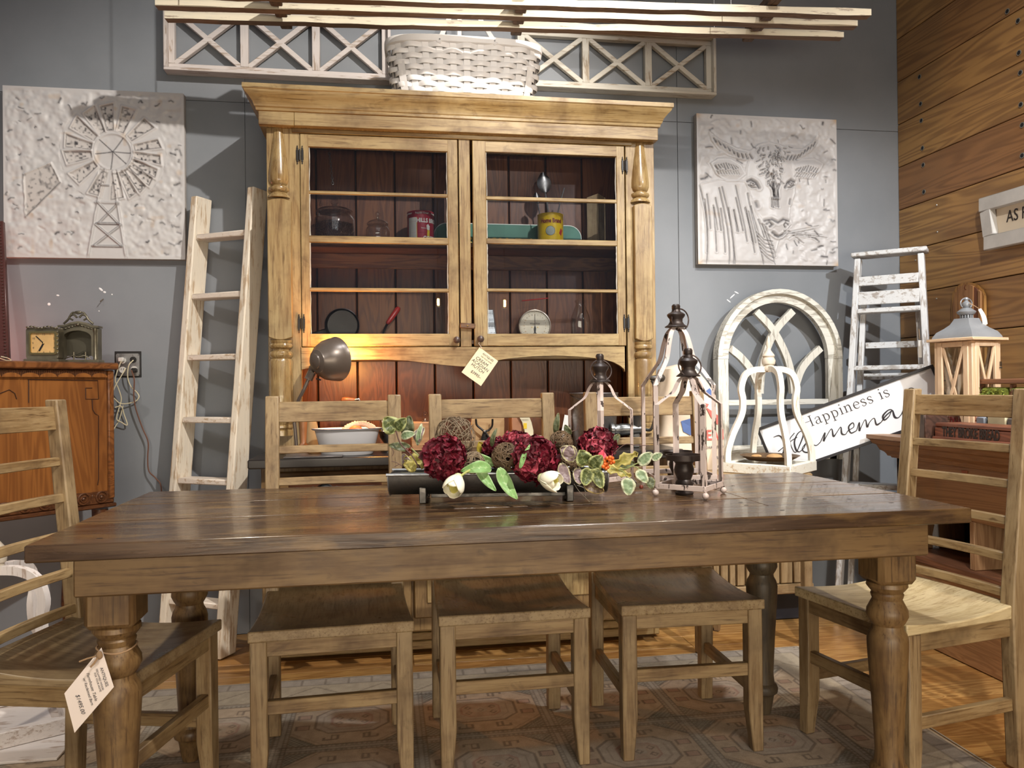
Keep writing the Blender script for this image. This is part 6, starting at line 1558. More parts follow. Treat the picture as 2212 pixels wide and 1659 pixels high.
# arched cathedral window frame
AWZ = chippy('z', (.76, .735, .66), (.40, .37, .31), .46, name='chalky_white_wood', gr=(.5, .48, .44)); AWX = chippy('x', (.76, .735, .66), (.40, .37, .31), .46, name='chalky_white_wood', gr=(.5, .48, .44))
YA = 3.50
t = thing('arch_window_frame', 'chalky white arched cathedral window frame leaning on the wall under the cow panel', 'window frame', (1.67, YA, ZB))
def ap(u, v, Y=YA): p = PY(u, v, Y); return (p.x, p.z)
xl0, xr0 = ap(1545, 800)[0], ap(1812, 800)[0]; xc0 = (xl0+xr0)/2; zsp = ap(1680, 775)[1]; ztop_ = ap(1686, 626)[1]; R1 = (xr0-xl0)/2; zbt = ZB+.001
def arch(Rx, Rz, zsp_, n=24): return [(xc0+Rx*math.cos(a), zsp_+Rz*math.sin(a)) for a in [math.pi-i*math.pi/n for i in range(n+1)]]
Rz1 = ztop_-zsp
def band(r_out, r_in, y0, y1, name):
    o_ = arch(R1-r_out, Rz1-r_out, zsp); i_ = arch(R1-r_in, Rz1-r_in, zsp)
    # three arch segments with joints
    for a, b in ((0, 9), (8, 17), (16, 25)): MB().ribbon(o_[a:b], i_[a:b], 0, y1-y0, YM(y1)).build(name, AWX, t, ang=30)
    for s in (-1, 1):
        xa_, xb_ = sorted((xc0+s*(R1-r_out), xc0+s*(R1-r_in))); MB().box(xa_, xb_, y0, y1, zbt, zsp-.001, .002).build(name.replace('arch', 'stile'), AWZ, t)
band(0, .022, YA-.035, YA+.025, 'outer_arch')
band(.022, .062, YA-.012, YA+.02, 'inner_arch')
ri = .062
zt1 = ap(1680, 845)[1]; zt2 = ap(1680, 975)[1]
for zc_ in (ap(1650, 869)[1], ap(1650, 967)[1]): MB().box(xc0-R1+ri, xc0+R1-ri, YA-.010, YA+.016, zc_-.013, zc_+.013, .002).build('cross_rail', AWX, t)
MB().box(xc0-R1+.022, xc0+R1-.022, YA-.012, YA+.02, zbt, zbt+.05, .002).build('bottom_rail', AWX, t)
for u in (1637, 1722): x = ap(u, 900)[0]; MB().box(x-.012, x+.012, YA-.009, YA+.015, zbt+.05, ap(u, 850)[1], .002).build('mullion', AWZ, t)
def tracery(pts, dy=0, nm='tracery'):
    q = smooth_pts([ap(*p) for p in pts], 5); o_, i_ = [], []
    for j, p in enumerate(q):
        a = q[min(j+1, len(q)-1)]; b = q[max(j-1, 0)]; tx, tz = a[0]-b[0], a[1]-b[1]; l = math.hypot(tx, tz); o_.append((p[0]-tz/l*.0165, p[1]+tx/l*.0165)); i_.append((p[0]+tz/l*.0165, p[1]-tx/l*.0165))
    MB().ribbon(o_, i_, 0, .026-dy, YM(YA+.016)).build(nm, AWZ, t, ang=30)
tracery([(1633, 673), (1668, 712), (1696, 765), (1710, 815), (1714, 850)]); tracery([(1712, 672), (1676, 712), (1654, 760), (1644, 810), (1641, 850)], .0008)
tracery([(1576, 752), (1600, 772), (1622, 800), (1640, 840)], .0016); tracery([(1772, 752), (1748, 775), (1730, 800), (1716, 840)], .0016)
# coffee sack
def sack():
    t = thing('coffee_sack', 'bulging cream cotton coffee sack with red and blue print beside the hutch', 'sack', (1.36, 3.28, ZB))
    tm = NT('cotton_sack'); n1 = tm.noise(tm.coord((1, 1, 1), rand=False), 9, 4); n2 = tm.noise(tm.coord((1, 1, 1), rand=False), 260, 2); tm.bump(n2, .4, .001)
    CS_ = tm.fin(tm.mix(tm.ramp(n1, [(.4, 0.), (.7, 1.)]), (.72, .60, .47), (.60, .48, .36)), .9)
    zt_s = PY(1440, 788, 3.28).z; xa_, xb_ = PY(1425, 900, 3.28).x, PY(1556, 900, 3.28).x; xm = (xa_+xb_)/2; hw_ = (xb_-xa_)/2; Hh = zt_s-ZB
    rs = np.random.RandomState(2); ph = rs.rand(12)*6.28
    def fn(a, k):
        th = a*2*math.pi; w_ = hw_*(1.0-.02*k) if k < .62 else hw_*(.99-.55*((k-.62)/.38)**1.4)
        if k > .97: w_ *= max(.02, (1-k)/.03)
        dp = .115*(w_/hw_)**.6
        c, s_ = math.cos(th), math.sin(th); e = .65
        x = math.copysign(abs(c)**e, c)*w_; y = math.copysign(abs(s_)**e, s_)*dp
        fold = .010*math.sin(3*th+ph[0]+k*5)+.007*math.sin(7*th+ph[1]-k*9)+.010*math.sin(k*16+2*math.sin(th+1))*(k > .3)
        sh = -.055*max(0, k-.55)/.45
        return (xm+sh+x*(1+fold*3), 3.30+y*(1+fold*4)-.0, ZB+.001+Hh*k-.01*math.sin(k*3.14)*abs(c))
    MB().grid(64, 48, fn).build('cloth', CS_, t)
    mr = flat((.60, .12, .10), .85, name='red_sack_ink'); mb_ = flat((.08, .13, .30), .85, name='blue_sack_ink'); mk = flat((.14, .13, .14), .85, name='black_sack_ink')
    def put_(txt, u, v, size, mat, col=None, sx_=1., bold=.0, rot_=0):
        c = PY(u, v, 3.28)
        def warp(vv):
            x = c.x+vv.x*math.cos(rot_)-vv.y*math.sin(rot_); z = c.z+vv.x*math.sin(rot_)+vv.y*math.cos(rot_); k = (z-ZB)/Hh; best = None
            # find the front surface point with this x
            lo, hi = .5, 1.0
            for _ in range(18):
                mid = (lo+hi)/2; p = fn(mid, k)
                if p[0] < x: lo = mid
                else: hi = mid
            p = fn(lo, k); return (x, p[1]-.003-vv.z, z)
        text_mb(txt, size, None, .0003, 'CENTER', bold, warp, sx=sx_).build('lettering', mat, t, smooth=False)
    put_('BEAN', 1523, 938, .062, mr, sx_=.8, bold=.02); put_('GUARANTEED', 1524, 963, .018, mk, sx_=.9); put_('RATES', 1536, 985, .020, mk); put_('MARK', 1543, 1004, .016, mk); put_('SEASON', 1522, 1018, .022, mk, bold=.02)
    put_('\u2605', 1530, 890, .09, mr) if False else None
    def blob(poly, mat, nm):
        P_ = [PY(u, v, 3.28) for u, v in poly]; c = sum(P_, Vector())/len(P_); vs = []
        for p in P_+[c]:
            k = (p.z-ZB)/Hh; lo, hi = .5, 1.0
            for _ in range(18):
                mid = (lo+hi)/2; q = fn(mid, k)
                if q[0] < p.x: lo = mid
                else: hi = mid
            vs.append((p.x, fn(lo, k)[1]-.004, p.z))
        n = len(P_); MB().add(vs, [(i, (i+1) % n, n) for i in range(n)]).build(nm, mat, t, smooth=False)
    blob([(1505, 880), (1545, 882), (1543, 900), (1530, 915), (1516, 900)], mr, 'printed_mark'); blob([(1455, 908), (1480, 900), (1492, 915), (1475, 938), (1460, 930)], mb_, 'printed_mark')
    blob([(1508, 845), (1520, 838), (1528, 850), (1516, 858)], mb_, 'printed_mark'); blob([(1496, 868), (1512, 872), (1508, 878), (1494, 876)], mr, 'printed_mark')
sack()
# candle frame with turned finial and plate
ZF = ZB+.0005
tcf, RF = curvy_frame('candle_holder', 'white four armed candle frame with turned finial standing before the arch window', PY(1663, 1000, 3.07).x, 3.07, ZF, .145, .4, math.radians(40), .86, mat=chippy('z', (.74, .71, .62), (.50, .36, .22), .36), matx=chippy('x', (.74, .71, .62), (.50, .36, .22), .36))
pc = Vector((PY(1663, 1000, 3.07).x, 3.07, ZF+.048))
pl = thing('pie_plate', 'rusty brown metal plate lying inside the white candle frame', 'plate', pc)
MB().lathe([(.085, 0), (.118, .018), (.122, .018), (.09, -.001), (.001, -.001)], Matrix.Translation(pc+Vector((0, 0, .003))), 40, cap=False).lathe([(.085, .0015), (.001, .0015)], Matrix.Translation(pc+Vector((0, 0, .003))), 40, cap=False).build('plate_body', flat((.20, .12, .06), .5, .5, 'rusty_tin', var=.5), pl)
OR = flat((.62, .36, .15), .7, name='dried_orange', var=.3)
for dx, dy, lb in ((-.05, .02, 'small dried slice on the left of the rusty plate'), (.01, -.02, 'large dried orange half on the right of the rusty plate')):
    o = MB().sphere(pc+Vector((dx, dy, .016)), .03 if dx > 0 else .02, 16, (1.1, 1, .42)).build('dried_orange', OR); tag(o, lb, 'fruit')
# Happiness is Homemade sign, leaning diagonally
sgA = PY(1634, 923, 3.36); sgB = PY(2013, 787, 3.36); sgC = PY(2048, 880, 3.36); sgD = PY(1660, 1018, 3.36)
YS = 3.30
sgA = PY(1633, 926, YS); sgB = PY(2014, 787, 2.97)
ux = (sgB-sgA).normalized(); uy0 = PY(1652, 962, YS)-PY(1633, 926, YS); hS = .228
Ms = frameM((0, 0, 0), ux, Vector((-ux.z*0, 0, 1)))
eY = Ms.to_3x3() @ Vector((0, 1, 0))
Ls = (sgB-sgA).length
o0 = sgA
t = thing('homemade_sign', 'long white sign reading Happiness is Homemade in a black frame, leaning tilted', 'sign', tuple(o0))
def sp(x, y): return o0+ux*x-eY*y
# measured slant of the left edge: sign is a true rectangle
MB().obox(frameM(sp(Ls/2, hS/2), ux, eY), Ls-.01, hS-.01, .010, .001).build('sign_face', flat((.82, .83, .86), .45, name='white_sign_face'), t)
fm = flat((.015, .014, .018), .4, name='black_frame')
nrm = ux.cross(eY)
for p, q in ((sp(0, .006), sp(Ls, .006)), (sp(0, hS-.006), sp(Ls, hS-.006))): MB().bar(p, q, .012, .024, nrm, .001).build('frame_rail', fm, t)
for p, q in ((sp(.006, .012), sp(.006, hS-.012)), (sp(Ls-.006, .012), sp(Ls-.006, hS-.012))): MB().bar(p, q, .012, .024, nrm, .001).build('frame_stile', fm, t)
def spx(u, v):   # pixel -> sign coordinates (x right, y down)
    d = _ray(u, v); tt = (o0-Vector((0, 0, H))).dot(nrm)/d.dot(nrm); p = d*tt+Vector((0, 0, H))-o0; return (p.dot(ux), -p.dot(eY))
nz_ = nrm if nrm.y < 0 else -nrm
SINK = flat((.02, .016, .02), .5, name='black_sign_ink')
# roman capitals and small letters drawn as pen strokes with serifs (x right, y up, x-height 1)
GL = {'H': (1.75, [[(.25, 0, .15), (.25, 1.55, .15)], [(1.35, 0, .15), (1.35, 1.55, .15)], [(.25, .8, .06), (1.35, .8, .06)], [(0, 0, .06), (.5, 0, .06)], [(1.1, 0, .06), (1.6, 0, .06)], [(0, 1.55, .06), (.5, 1.55, .06)], [(1.1, 1.55, .06), (1.6, 1.55, .06)]]),
 'a': (1.05, [[(.12, .78, .12), (.25, .97, .06), (.55, 1., .07), (.72, .82, .14), (.72, .15, .14), (.82, .0, .09), (.98, .08, .05)], [(.72, .6, .05), (.3, .5, .09), (.1, .28, .14), (.2, .03, .1), (.45, -.02, .06), (.72, .2, .05)]]),
 'p': (1.15, [[(.25, .98, .14), (.25, -.5, .14)], [(.03, .93, .06), (.25, .98, .1)], [(0, -.5, .06), (.5, -.5, .06)], [(.25, .75, .05), (.5, .98, .07), (.82, .85, .12), (.95, .5, .15), (.82, .12, .12), (.5, -.02, .07), (.25, .18, .05)]]),
 'i': (.55, [[(.27, 0, .14), (.27, .98, .14)], [(.05, .93, .06), (.27, .98, .1)], [(.02, 0, .06), (.5, 0, .06)], [(.25, 1.36, .18), (.28, 1.5, .18)]]),
 'n': (1.25, [[(.27, 0, .14), (.27, .98, .14)], [(.05, .93, .06), (.27, .98, .1)], [(.02, 0, .06), (.5, 0, .06)], [(.27, .7, .05), (.5, .95, .08), (.75, .97, .12), (.9, .75, .14), (.9, 0, .14)], [(.68, 0, .06), (1.14, 0, .06)]]),
 'e': (1.0, [[(.14, .56, .06), (.84, .56, .06), (.8, .82, .11), (.5, 1., .07), (.2, .82, .12), (.1, .48, .15), (.22, .12, .12), (.52, -.02, .08), (.85, .16, .05)]]),
 's': (.85, [[(.68, .72, .05), (.6, .93, .07), (.38, 1., .07), (.14, .84, .12), (.2, .62, .13), (.55, .42, .14), (.68, .22, .12), (.5, .0, .08), (.22, -.02, .07), (.1, .22, .05)]]), ' ': (.62, [])}
xa_s, ya_s = spx(1737, 926); xb_s, yb_s = spx(1926, 853)
word = 'Happiness is'; tot = sum(GL[c][0] for c in word)+.12*len(word); k_ = (xb_s-xa_s)/tot
Mt = frameM(sp(0, 0)+nz_*.0062, ux, eY); x_ = 0
for c in word:
    wd_, sts = GL[c]
    for st_ in sts:
        f_ = x_/tot; P_ = [(xa_s+(x_+p[0])*k_, -(ya_s+(yb_s-ya_s)*f_)+p[1]*k_, p[2]*k_*.92) for p in st_]
        stroke_mb([smooth_pts(P_, 4) if len(P_) > 2 else P_], .003, Mt, .0006).build('letter_stroke', SINK, t, smooth=False)
    x_ += wd_+.12
# script word as pen strokes, px waypoints on the photograph's own sign plane
scr = [[(1671, 944, 1), (1684, 941, 4), (1694, 955, 9), (1694, 975, 10), (1687, 985, 5)], [(1681, 975, 2), (1697, 962, 2), (1712, 950, 2), (1722, 944, 2)],
 [(1716, 935, 2), (1706, 950, 2), (1713, 972, 2), (1720, 976, 2), (1727, 962, 3), (1735, 940, 4), (1731, 931, 2), (1722, 938, 3), (1716, 955, 5), (1720, 972, 6), (1727, 976, 2)],
 [(1727, 976, 2), (1736, 968, 2), (1742, 956, 4), (1752, 962, 5), (1748, 975, 4), (1738, 976, 4), (1733, 968, 2), (1745, 955, 2), (1762, 962, 2), (1772, 955, 2)],
 [(1772, 955, 2), (1782, 934, 3), (1779, 952, 6), (1784, 944, 2), (1796, 926, 2), (1800, 942, 6), (1806, 936, 2), (1816, 922, 2), (1818, 936, 6), (1826, 938, 2), (1832, 930, 2), (1844, 922, 2), (1842, 913, 3), (1833, 922, 5), (1838, 935, 4), (1850, 930, 2)],
 [(1850, 930, 2), (1856, 912, 3), (1856, 930, 6), (1860, 922, 2), (1869, 906, 2), (1873, 922, 6), (1878, 912, 2), (1888, 903, 2), (1893, 917, 6), (1903, 912, 2)],
 [(1903, 912, 2), (1913, 898, 4), (1926, 886, 2), (1918, 886, 3), (1907, 898, 6), (1910, 907, 5), (1920, 899, 2), (1927, 886, 3), (1932, 900, 7), (1940, 902, 2), (1948, 893, 2)],
 [(1948, 893, 2), (1956, 880, 3), (1962, 876, 2), (1972, 862, 3), (1975, 843, 3), (1968, 838, 2), (1960, 843, 3), (1957, 860, 4), (1963, 878, 4), (1972, 888, 4), (1984, 886, 2)], [(1948, 893, 4), (1953, 883, 4), (1961, 879, 2)],
 [(1984, 886, 2), (1994, 876, 2), (2003, 868, 4), (2010, 862, 2), (2004, 858, 4), (1994, 868, 6), (1999, 880, 5), (2012, 876, 2)]]
sc_ = Ls/(math.hypot(2014-1633, 787-926))
Msg = frameM(o0+nz_*.0060, ux, eY)
ln = []
for st_ in scr:
    P_ = []
    for u, v, w_ in st_: x, y = spx(u, v); P_.append((x, -y, w_*sc_*.55+.0012))
    ln.append(smooth_pts(P_, 5))
for L in ln: stroke_mb([L], .003, Msg, .0008).build('script_stroke', SINK, t, smooth=False)
# shop stool under the sign's lower edge keeps it from floating: ledge block
# ---------------------------------------------------------------- white step ladder
thS = math.radians(41); dR = Vector((math.cos(thS), -math.sin(thS), 0)); dN = Vector((math.sin(thS), math.cos(thS), 0))
SLW = chippy('z', (.70, .71, .72), (.33, .28, .24), .45, name='white_ladder_paint', gr=(.40, .39, .39)); SLWX = chippy('x', (.70, .71, .72), (.33, .28, .24), .45, name='white_ladder_paint', gr=(.40, .39, .39))
YTL = 3.40
tl = PY(1846, 553, YTL); t = thing('step_ladder', 'white paint worn wooden step ladder standing folded in the corner', 'ladder', (1.9, 3.1, 0))
wtop = .292; hTop = tl.z
lean_ = dN*.26; spread = .075
def sl(s, k):      # left/right stile front edge at height fraction k (0 foot, 1 top)
    top_ = tl+dR*(0 if s < 0 else wtop); top_.z = 0
    return top_-lean_*(1-k)*1.0+dR*s*spread*(1-k)+Vector((0, 0, k*hTop))
for s in (-1, 1):
    a, b = sl(s, .004), sl(s, .992)
    m = MB(); vs = []
    for p in (a, b):
        o_ = dR*(0 if s < 0 else -.026)
        for q in ((0, 0), (.026, 0), (.026, .07), (0, .07)): vs.append(p+o_+dR*q[0]+dN*q[1])
    m.add(vs, [(0, 3, 2, 1), (4, 5, 6, 7), (0, 1, 5, 4), (1, 2, 6, 5), (2, 3, 7, 6), (3, 0, 4, 7)]); o = m.build('stile', SLW, t); bv = o.modifiers.new('b', 'BEVEL'); bv.width = .003
    a2, b2 = sl(s, .004)+dN*.20, sl(s, .90)+dN*.085
    MB().bar(a2+dR*(-s)*.04, b2+dR*(-s)*.04, .024, .034, dN, .002).build('rear_leg', SLW, t)
def kz(v, u=1900): return (H-(v-827)/FPX*3.50)/hTop
def step(k, name, dep, th, ext=.0, tilt=True, matx=SLWX):
    a, b = sl(-1, k), sl(1, k); c = (a+b)/2+dN*dep/2
    MB().obox(frameM(c, dR, dN), (b-a).length-.05+ext, dep, th, .003).build(name, matx, t)
a, b = sl(-1, 1), sl(1, 1); MB().obox(frameM((a+b)/2+dN*.04+Vector((0, 0, .004)), dR, dN), wtop+.03, .11, .022, .004).build('top_cap', SLWX, t)
for v0, v1 in ((585, 607), (620, 651)):
    k = kz((v0+v1)/2); a, b = sl(-1, k), sl(1, k)
    MB().obox(frameM((a+b)/2+dN*.012, dR, (0, 0, 1)), (b-a).length-.05, (v1-v0)/FPX*3.35, .018, .002).build('back_board', SLWX, t)
for v in (664, 793, 920, 1052, 1190, 1330): step(kz(v), 'step', .085, .022)
for v in (740, 812): k = kz(v); a, b = sl(-1, k), sl(1, k); MB().obox(frameM((a+b)/2+dN*.16, dR, (0, 0, 1)), (b-a).length-.10, .03, .02, .002).build('rear_rail', SLWX, t)
for u, v, lb in ((2010, 0, ''),): pass
cs = [PY(1983, 735, 3.02), PY(1990, 738, 3.02), PY(1992, 772, 3.03), PY(1984, 770, 3.03)]
tg = thing('paper_tag', 'narrow white paper tag hanging inside the right leg of the step ladder', 'price tag', cs[0])
m = MB().obox(Matrix.Translation((cs[0]+cs[2])/2), .016, .001, .075, .0003); m.build('card', WPL, tg); MB().tube([cs[0]+Vector((.008, 0, .005)), cs[0]+Vector((.005, .0, .05))], .0012, 6).build('string', TWINE, tg)
# ---------------------------------------------------------------- galvanised trough with flowers on the table
TM_ = Matrix.Translation((.297, 2.125, TZ)) @ Matrix.Rotation(math.radians(-7.5), 4, 'Z')
GV = galv('weathered_galvanized', (.17, .16, .15), (.10, .095, .09), .5); GVL = galv('bright_galvanized_lip', (.60, .63, .66), (.45, .47, .5), .38)
t = thing('flower_trough', 'dark galvanized half round trough on feet holding the flower arrangement', 'planter', (.297, 2.125, TZ))
L2, rt_, zc_t = .298, .064, .078
def arc(r, n=16): return [(r*math.cos(a), zc_t-r*.95*abs(math.sin(a))) for a in [math.pi+i*math.pi/n for i in range(n+1)]]
XM = TM_ @ Matrix(((0, 0, 1, 0), (1, 0, 0, 0), (0, 1, 0, 0), (0, 0, 0, 1)))   # local (y,z) profile extruded along x
MB().ribbon(arc(rt_), arc(rt_-.002), -L2, L2, XM).build('trough_shell', GV, t, ang=30)
for s in (-1, 1): MB().prism(arc(rt_-.001)+[], s*(L2-.004)-.001, s*(L2-.004)+.001, XM).build('end_plate', GV, t, smooth=False)
for s in (-1, 1): MB().tube([TM_ @ Vector((-L2-.002, s*rt_, zc_t)), TM_ @ Vector((L2+.002, s*rt_, zc_t))], .0042, 10).build('rolled_lip', GVL, t)
for s in (-1, 1): MB().tube([TM_ @ Vector((s*(L2-.002), y, z)) for y, z in arc(rt_)], .0022, 6).build('end_bead', GVL, t)
for x in (-.203, .192):
    for s in (-1, 1): MB().obox(TM_ @ Matrix.Translation((x, s*.060, .022)), .019, .012, .043, .002).build('foot', GV, t)
    MB().obox(TM_ @ Matrix.Translation((x, 0, .012)), .017, .11, .008, .001).build('cross_bar', GV, t)
MB().obox(TM_ @ Matrix.Translation((0, .0, .0130)), .37, .012, .010, .001).build('stretcher', GV, t)
MB().obox(TM_ @ Matrix.Translation((0, 0, zc_t-.02)), .57, .115, .03, .01).build('floral_foam', flat((.05, .05, .03), .9, name='floral_foam'), t)
YFl = 2.09
def FP(u, v, dy=0): return PY(u, v, YFl+dy-.13*((u-1080)/FPX*2.1))
# hydrangeas
def petal_mat(name, a, b, e=None):
    tt = NT(name); n = tt.noise(tt.coord((1, 1, 1)), 28, 3); return tt.fin(tt.mix(tt.ramp(n, [(.38, 0.), (.66, 1.)]), a, b), .55, spec=.3)
HYD = petal_mat('burgundy_petal', (.055, .003, .008), (.16, .008, .022)); HYD2 = petal_mat('burgundy_petal_light', (.24, .02, .04), (.42, .07, .10))
def leafmesh(M, L, W, curl=.2, fold=.15, n=7, m_=5, jag=0, tipw=.0, wavy=0):
    vs = []; fs = []
    for i in range(n+1):
        k = i/n; w_ = W*math.sin(math.pi*min(1, (k**.75)*.97+.02))**(.8)
        if jag: w_ *= 1+jag*(((i*2) % 3)-1)
        for j in range(m_):
            q = j/(m_-1)*2-1
            vs.append(M @ Vector((q*w_/2, L*k, -curl*L*k*k+fold*abs(q)*w_+wavy*math.sin(k*9+q*2)*.1*W)))
    for i in range(n):
        for j in range(m_-1): a = i*m_+j; fs.append((a, a+1, a+m_+1, a+m_))
    return vs, fs
def hydrangea(label, u, v, r, dy, seed, light=.18, sc=(1, 1, 1)):
    c = FP(u, v, dy); t = thing('hydrangea_bloom', label, 'flower', c, 0, 'burgundy hydrangea blooms'); rs = random.Random(seed)
    N_ = 48; gold = math.pi*(3-5**.5)
    for i in range(N_):
        z = 1-2*(i+.5)/N_; rr = math.sqrt(1-z*z); a = gold*i+rs.uniform(-.2, .2); n = Vector((rr*math.cos(a), rr*math.sin(a), z))
        if n.y > .75: continue
        p = c+Vector((n.x*sc[0], n.y*sc[1], n.z*sc[2]))*r*.80
        n2 = (n+Vector((rs.gauss(0, .25), rs.gauss(0, .25), rs.gauss(0, .25)))).normalized(); q = n2.to_track_quat('Z', 'Y').to_matrix().to_4x4()
        m = MB(); s0 = rs.uniform(0, 1.5)
        for k in range(4):
            Mk = Matrix.Translation(p) @ q @ Matrix.Rotation(s0+k*math.pi/2, 4, 'Z') @ Matrix.Rotation(rs.uniform(.1, .65), 4, 'X'); vs, fs = leafmesh(Mk, r*rs.uniform(.46, .62), r*.60, rs.uniform(-.2, .5), .18, 5, 4, wavy=1.2); m.add(vs, fs)
        m.build('floret', HYD2 if rs.random() < light else HYD, t, raw=True)
    MB().sphere(c, r*.72, 14, sc).build('bloom_core', flat((.05, .004, .008), .8, name='bloom_core'), t)
hydrangea('burgundy hydrangea bloom at the left end of the trough above the first tulip', 960, 990, .053, -.075, 3, sc=(1, .9, 1))
hydrangea('burgundy hydrangea bloom in the middle of the trough, hanging lowest over the rim', 1158, 992, .055, -.07, 5, .25, (1, .9, 1))
hydrangea('burgundy hydrangea bloom at the upper middle right of the grapevine balls', 1118, 968, .044, .03, 9)
hydrangea('burgundy hydrangea bloom at the right end above the orange berries', 1290, 965, .047, .0, 7)
hydrangea('burgundy hydrangea bloom mostly hidden at the back between the vine balls', 1070, 975, .038, .06, 8)
# grapevine balls
VN = flat((.13, .08, .04), .7, name='grapevine', var=.5); VN2 = flat((.26, .19, .12), .7, name='pale_grapevine', var=.4)
def vineball(label, u, v, r, dy, n, seed, mat, rad):
    c = FP(u, v, dy); t = thing('grapevine_ball', label, 'decoration', c, 0, 'grapevine balls in the trough'); rs = random.Random(seed); m = MB()
    for k in range(n):
        ax = Vector((rs.gauss(0, 1), rs.gauss(0, 1), rs.gauss(0, 1))).normalized(); a = ax.orthogonal().normalized(); b = ax.cross(a); off = rs.uniform(-.55, .55); R0 = math.sqrt(1-off*off)
        st0 = rs.uniform(0, 6.3); ln_ = rs.uniform(2.5, 6.2); pts = []
        for i in range(18):
            th_ = st0+ln_*i/17; rr = r*(1+.05*math.sin(th_*3+k)); pts.append(c+(ax*off+(a*math.cos(th_)+b*math.sin(th_))*R0)*rr)
        m.tube(pts, rad*rs.uniform(.6, 1.2), 5, cap=False)
    m.build('vine_strands', mat, t, kind='stuff'); return t
vineball('largest open grapevine ball standing highest in the arrangement', 983, 943, .054, .03, 44, 1, VN2, .0012)
vineball('small grapevine ball low between the left bloom and the tulip leaves', 1022, 999, .029, -.04, 48, 2, VN2, .0013)
vineball('dense grapevine ball at the middle of the trough', 1093, 987, .037, -.03, 80, 3, VN, .0014)
vineball('small grapevine ball at the back beside the middle bloom', 1123, 970, .026, .03, 40, 4, VN, .0013)
vineball('grapevine ball above the grey backed leaf on the right', 1212, 956, .031, .01, 60, 5, VN, .0013)
vineball('grapevine ball tucked under the variegated leaves at the right', 1233, 1002, .028, -.02, 50, 6, VN, .0013)
# leaves (world-placed, facing the room)
def lmat(name, a, b, c=None, edge=.5):
    tt = NT(name); tt.b.inputs['Subsurface Weight'].default_value = 0
    uv = tt.n('ShaderNodeAttribute', attribute_name='leaf'); sp_ = tt.n('ShaderNodeSeparateColor'); tt.l(uv.outputs['Color'], sp_.inputs[0]); n = tt.noise(tt.coord((1, 1, 1)), 55, 4)
    f = tt.math('ADD', sp_.outputs[0], tt.math('MULTIPLY', tt.math('SUBTRACT', n, .5), .5)); col = tt.mix(tt.ramp(f, [(edge, 0.), (edge+.16, 1.)]), a, b)
    v = tt.ramp(sp_.outputs[1], [(.88, 0.), (1., .6)]); col = tt.mix(v, col, c or b); tt.bump(sp_.outputs[1], .4, .0015); return tt.fin(col, .45, spec=.35)
LV = lmat('variegated_leaf', (.075, .095, .03), (.34, .36, .15), None, .62); LG_ = lmat('grey_leaf_back', (.19, .135, .14), (.42, .38, .22), (.30, .24, .24), .75); LD = lmat('dark_green_leaf', (.07, .085, .04), (.16, .15, .07), (.2, .2, .1), .7)
LYe = lmat('olive_maple_leaf', (.27, .24, .06), (.40, .34, .10), (.45, .38, .14)); LGr = lmat('pale_green_leaf', (.17, .24, .13), (.45, .47, .32), (.3, .38, .22), .6); LTu = lmat('tulip_leaf', (.20, .36, .12), (.33, .48, .22), (.45, .6, .3), .8); LBr = lmat('glossy_dark_leaf', (.09, .055, .03), (.30, .22, .08), None, .75)
def leaf(label, base, tip, W, mat, curl=.25, twist=0, dy=-.05, dyt=-.07, nrm=(0, -1, .25), jag=.0, grp='leaves of the flower arrangement', shape=None, name='leaf', bend=0):
    a, b = FP(*base, dy), FP(*tip, dyt); L = (b-a).length; y = (b-a).normalized(); z = Vector(nrm); z = (z-y*z.dot(y)).normalized(); x = y.cross(z)
    if twist: x, z = x*math.cos(twist)+z*math.sin(twist), z*math.cos(twist)-x*math.sin(twist)
    M = Matrix((x, y, z)).transposed().to_4x4(); M.translation = a; vs = []; fs = []; cols = []; n, m_ = 14, 7
    for i in range(n+1):
        k = i/n
        if shape == 'maple': w_ = W*(.25+.75*abs(math.sin(k*math.pi*2.3+.3)))*(1-k)**.35*(k+.05)**.25
        elif shape == 'long': w_ = W*math.sin(math.pi*min(.999, k**.7*.96+.03))**.7
        else: w_ = W*math.sin(math.pi*min(.999, k**.8*.95+.04))**.62
        if jag: w_ *= 1+jag*(1 if i % 2 else -1)
        for j in range(m_):
            q = j/(m_-1)*2-1
            vs.append(M @ Vector((q*w_/2+bend*L*math.sin(k*math.pi), L*k, L*curl*math.sin(k*math.pi)*1.-.10*W*(1-abs(q))+.05*W*math.sin(k*11+q*3)))); cols.append((max(abs(q), abs(2*k-1)*.9), 1-min(1, abs(q)*6)*1. if abs(q) < .17 else (.93 if (i % 3 == 0 and abs(q) < .8) else 0)))
    for i in range(n):
        for j in range(m_-1): c = i*m_+j; fs.append((c, c+1, c+m_+1, c+m_))
    o = MB().add(vs, fs).build(name, mat, raw=True)
    at = o.data.color_attributes.new('leaf', 'FLOAT_COLOR', 'POINT'); at.data.foreach_set('color', np.array([(c[0], c[1], 0, 1) for c in cols], 'f').ravel())
    so = o.modifiers.new('s', 'SOLIDIFY'); so.thickness = .0009
    tag(o, label, 'leaf', grp); return o
leaf('variegated leaf at the top left tip of the arrangement', (856, 932), (830, 903), .052, LV, .1, 0, -.02, -.03, (.1, -1, .2))
leaf('variegated rounded leaf beside the top left leaf', (853, 928), (877, 904), .034, LV, .1, 0, -.02, -.03, (.1, -1, .3))
leaf('dark green leaf standing behind the top left leaves', (878, 945), (884, 898), .036, LD, .1, 0, .02, .02)
leaf('pale edged leaf under the dark leaf at the left', (866, 944), (897, 936), .024, LGr, .2, 0, -.03, -.04)
leaf('dark green leaf pointing left from the first bloom', (888, 968), (840, 962), .026, LD, .1, 0, -.03, -.05)
leaf('purple backed folded leaf left of the chair post', (900, 955), (915, 922), .032, LG_, .2, .5, -.02, -.01)
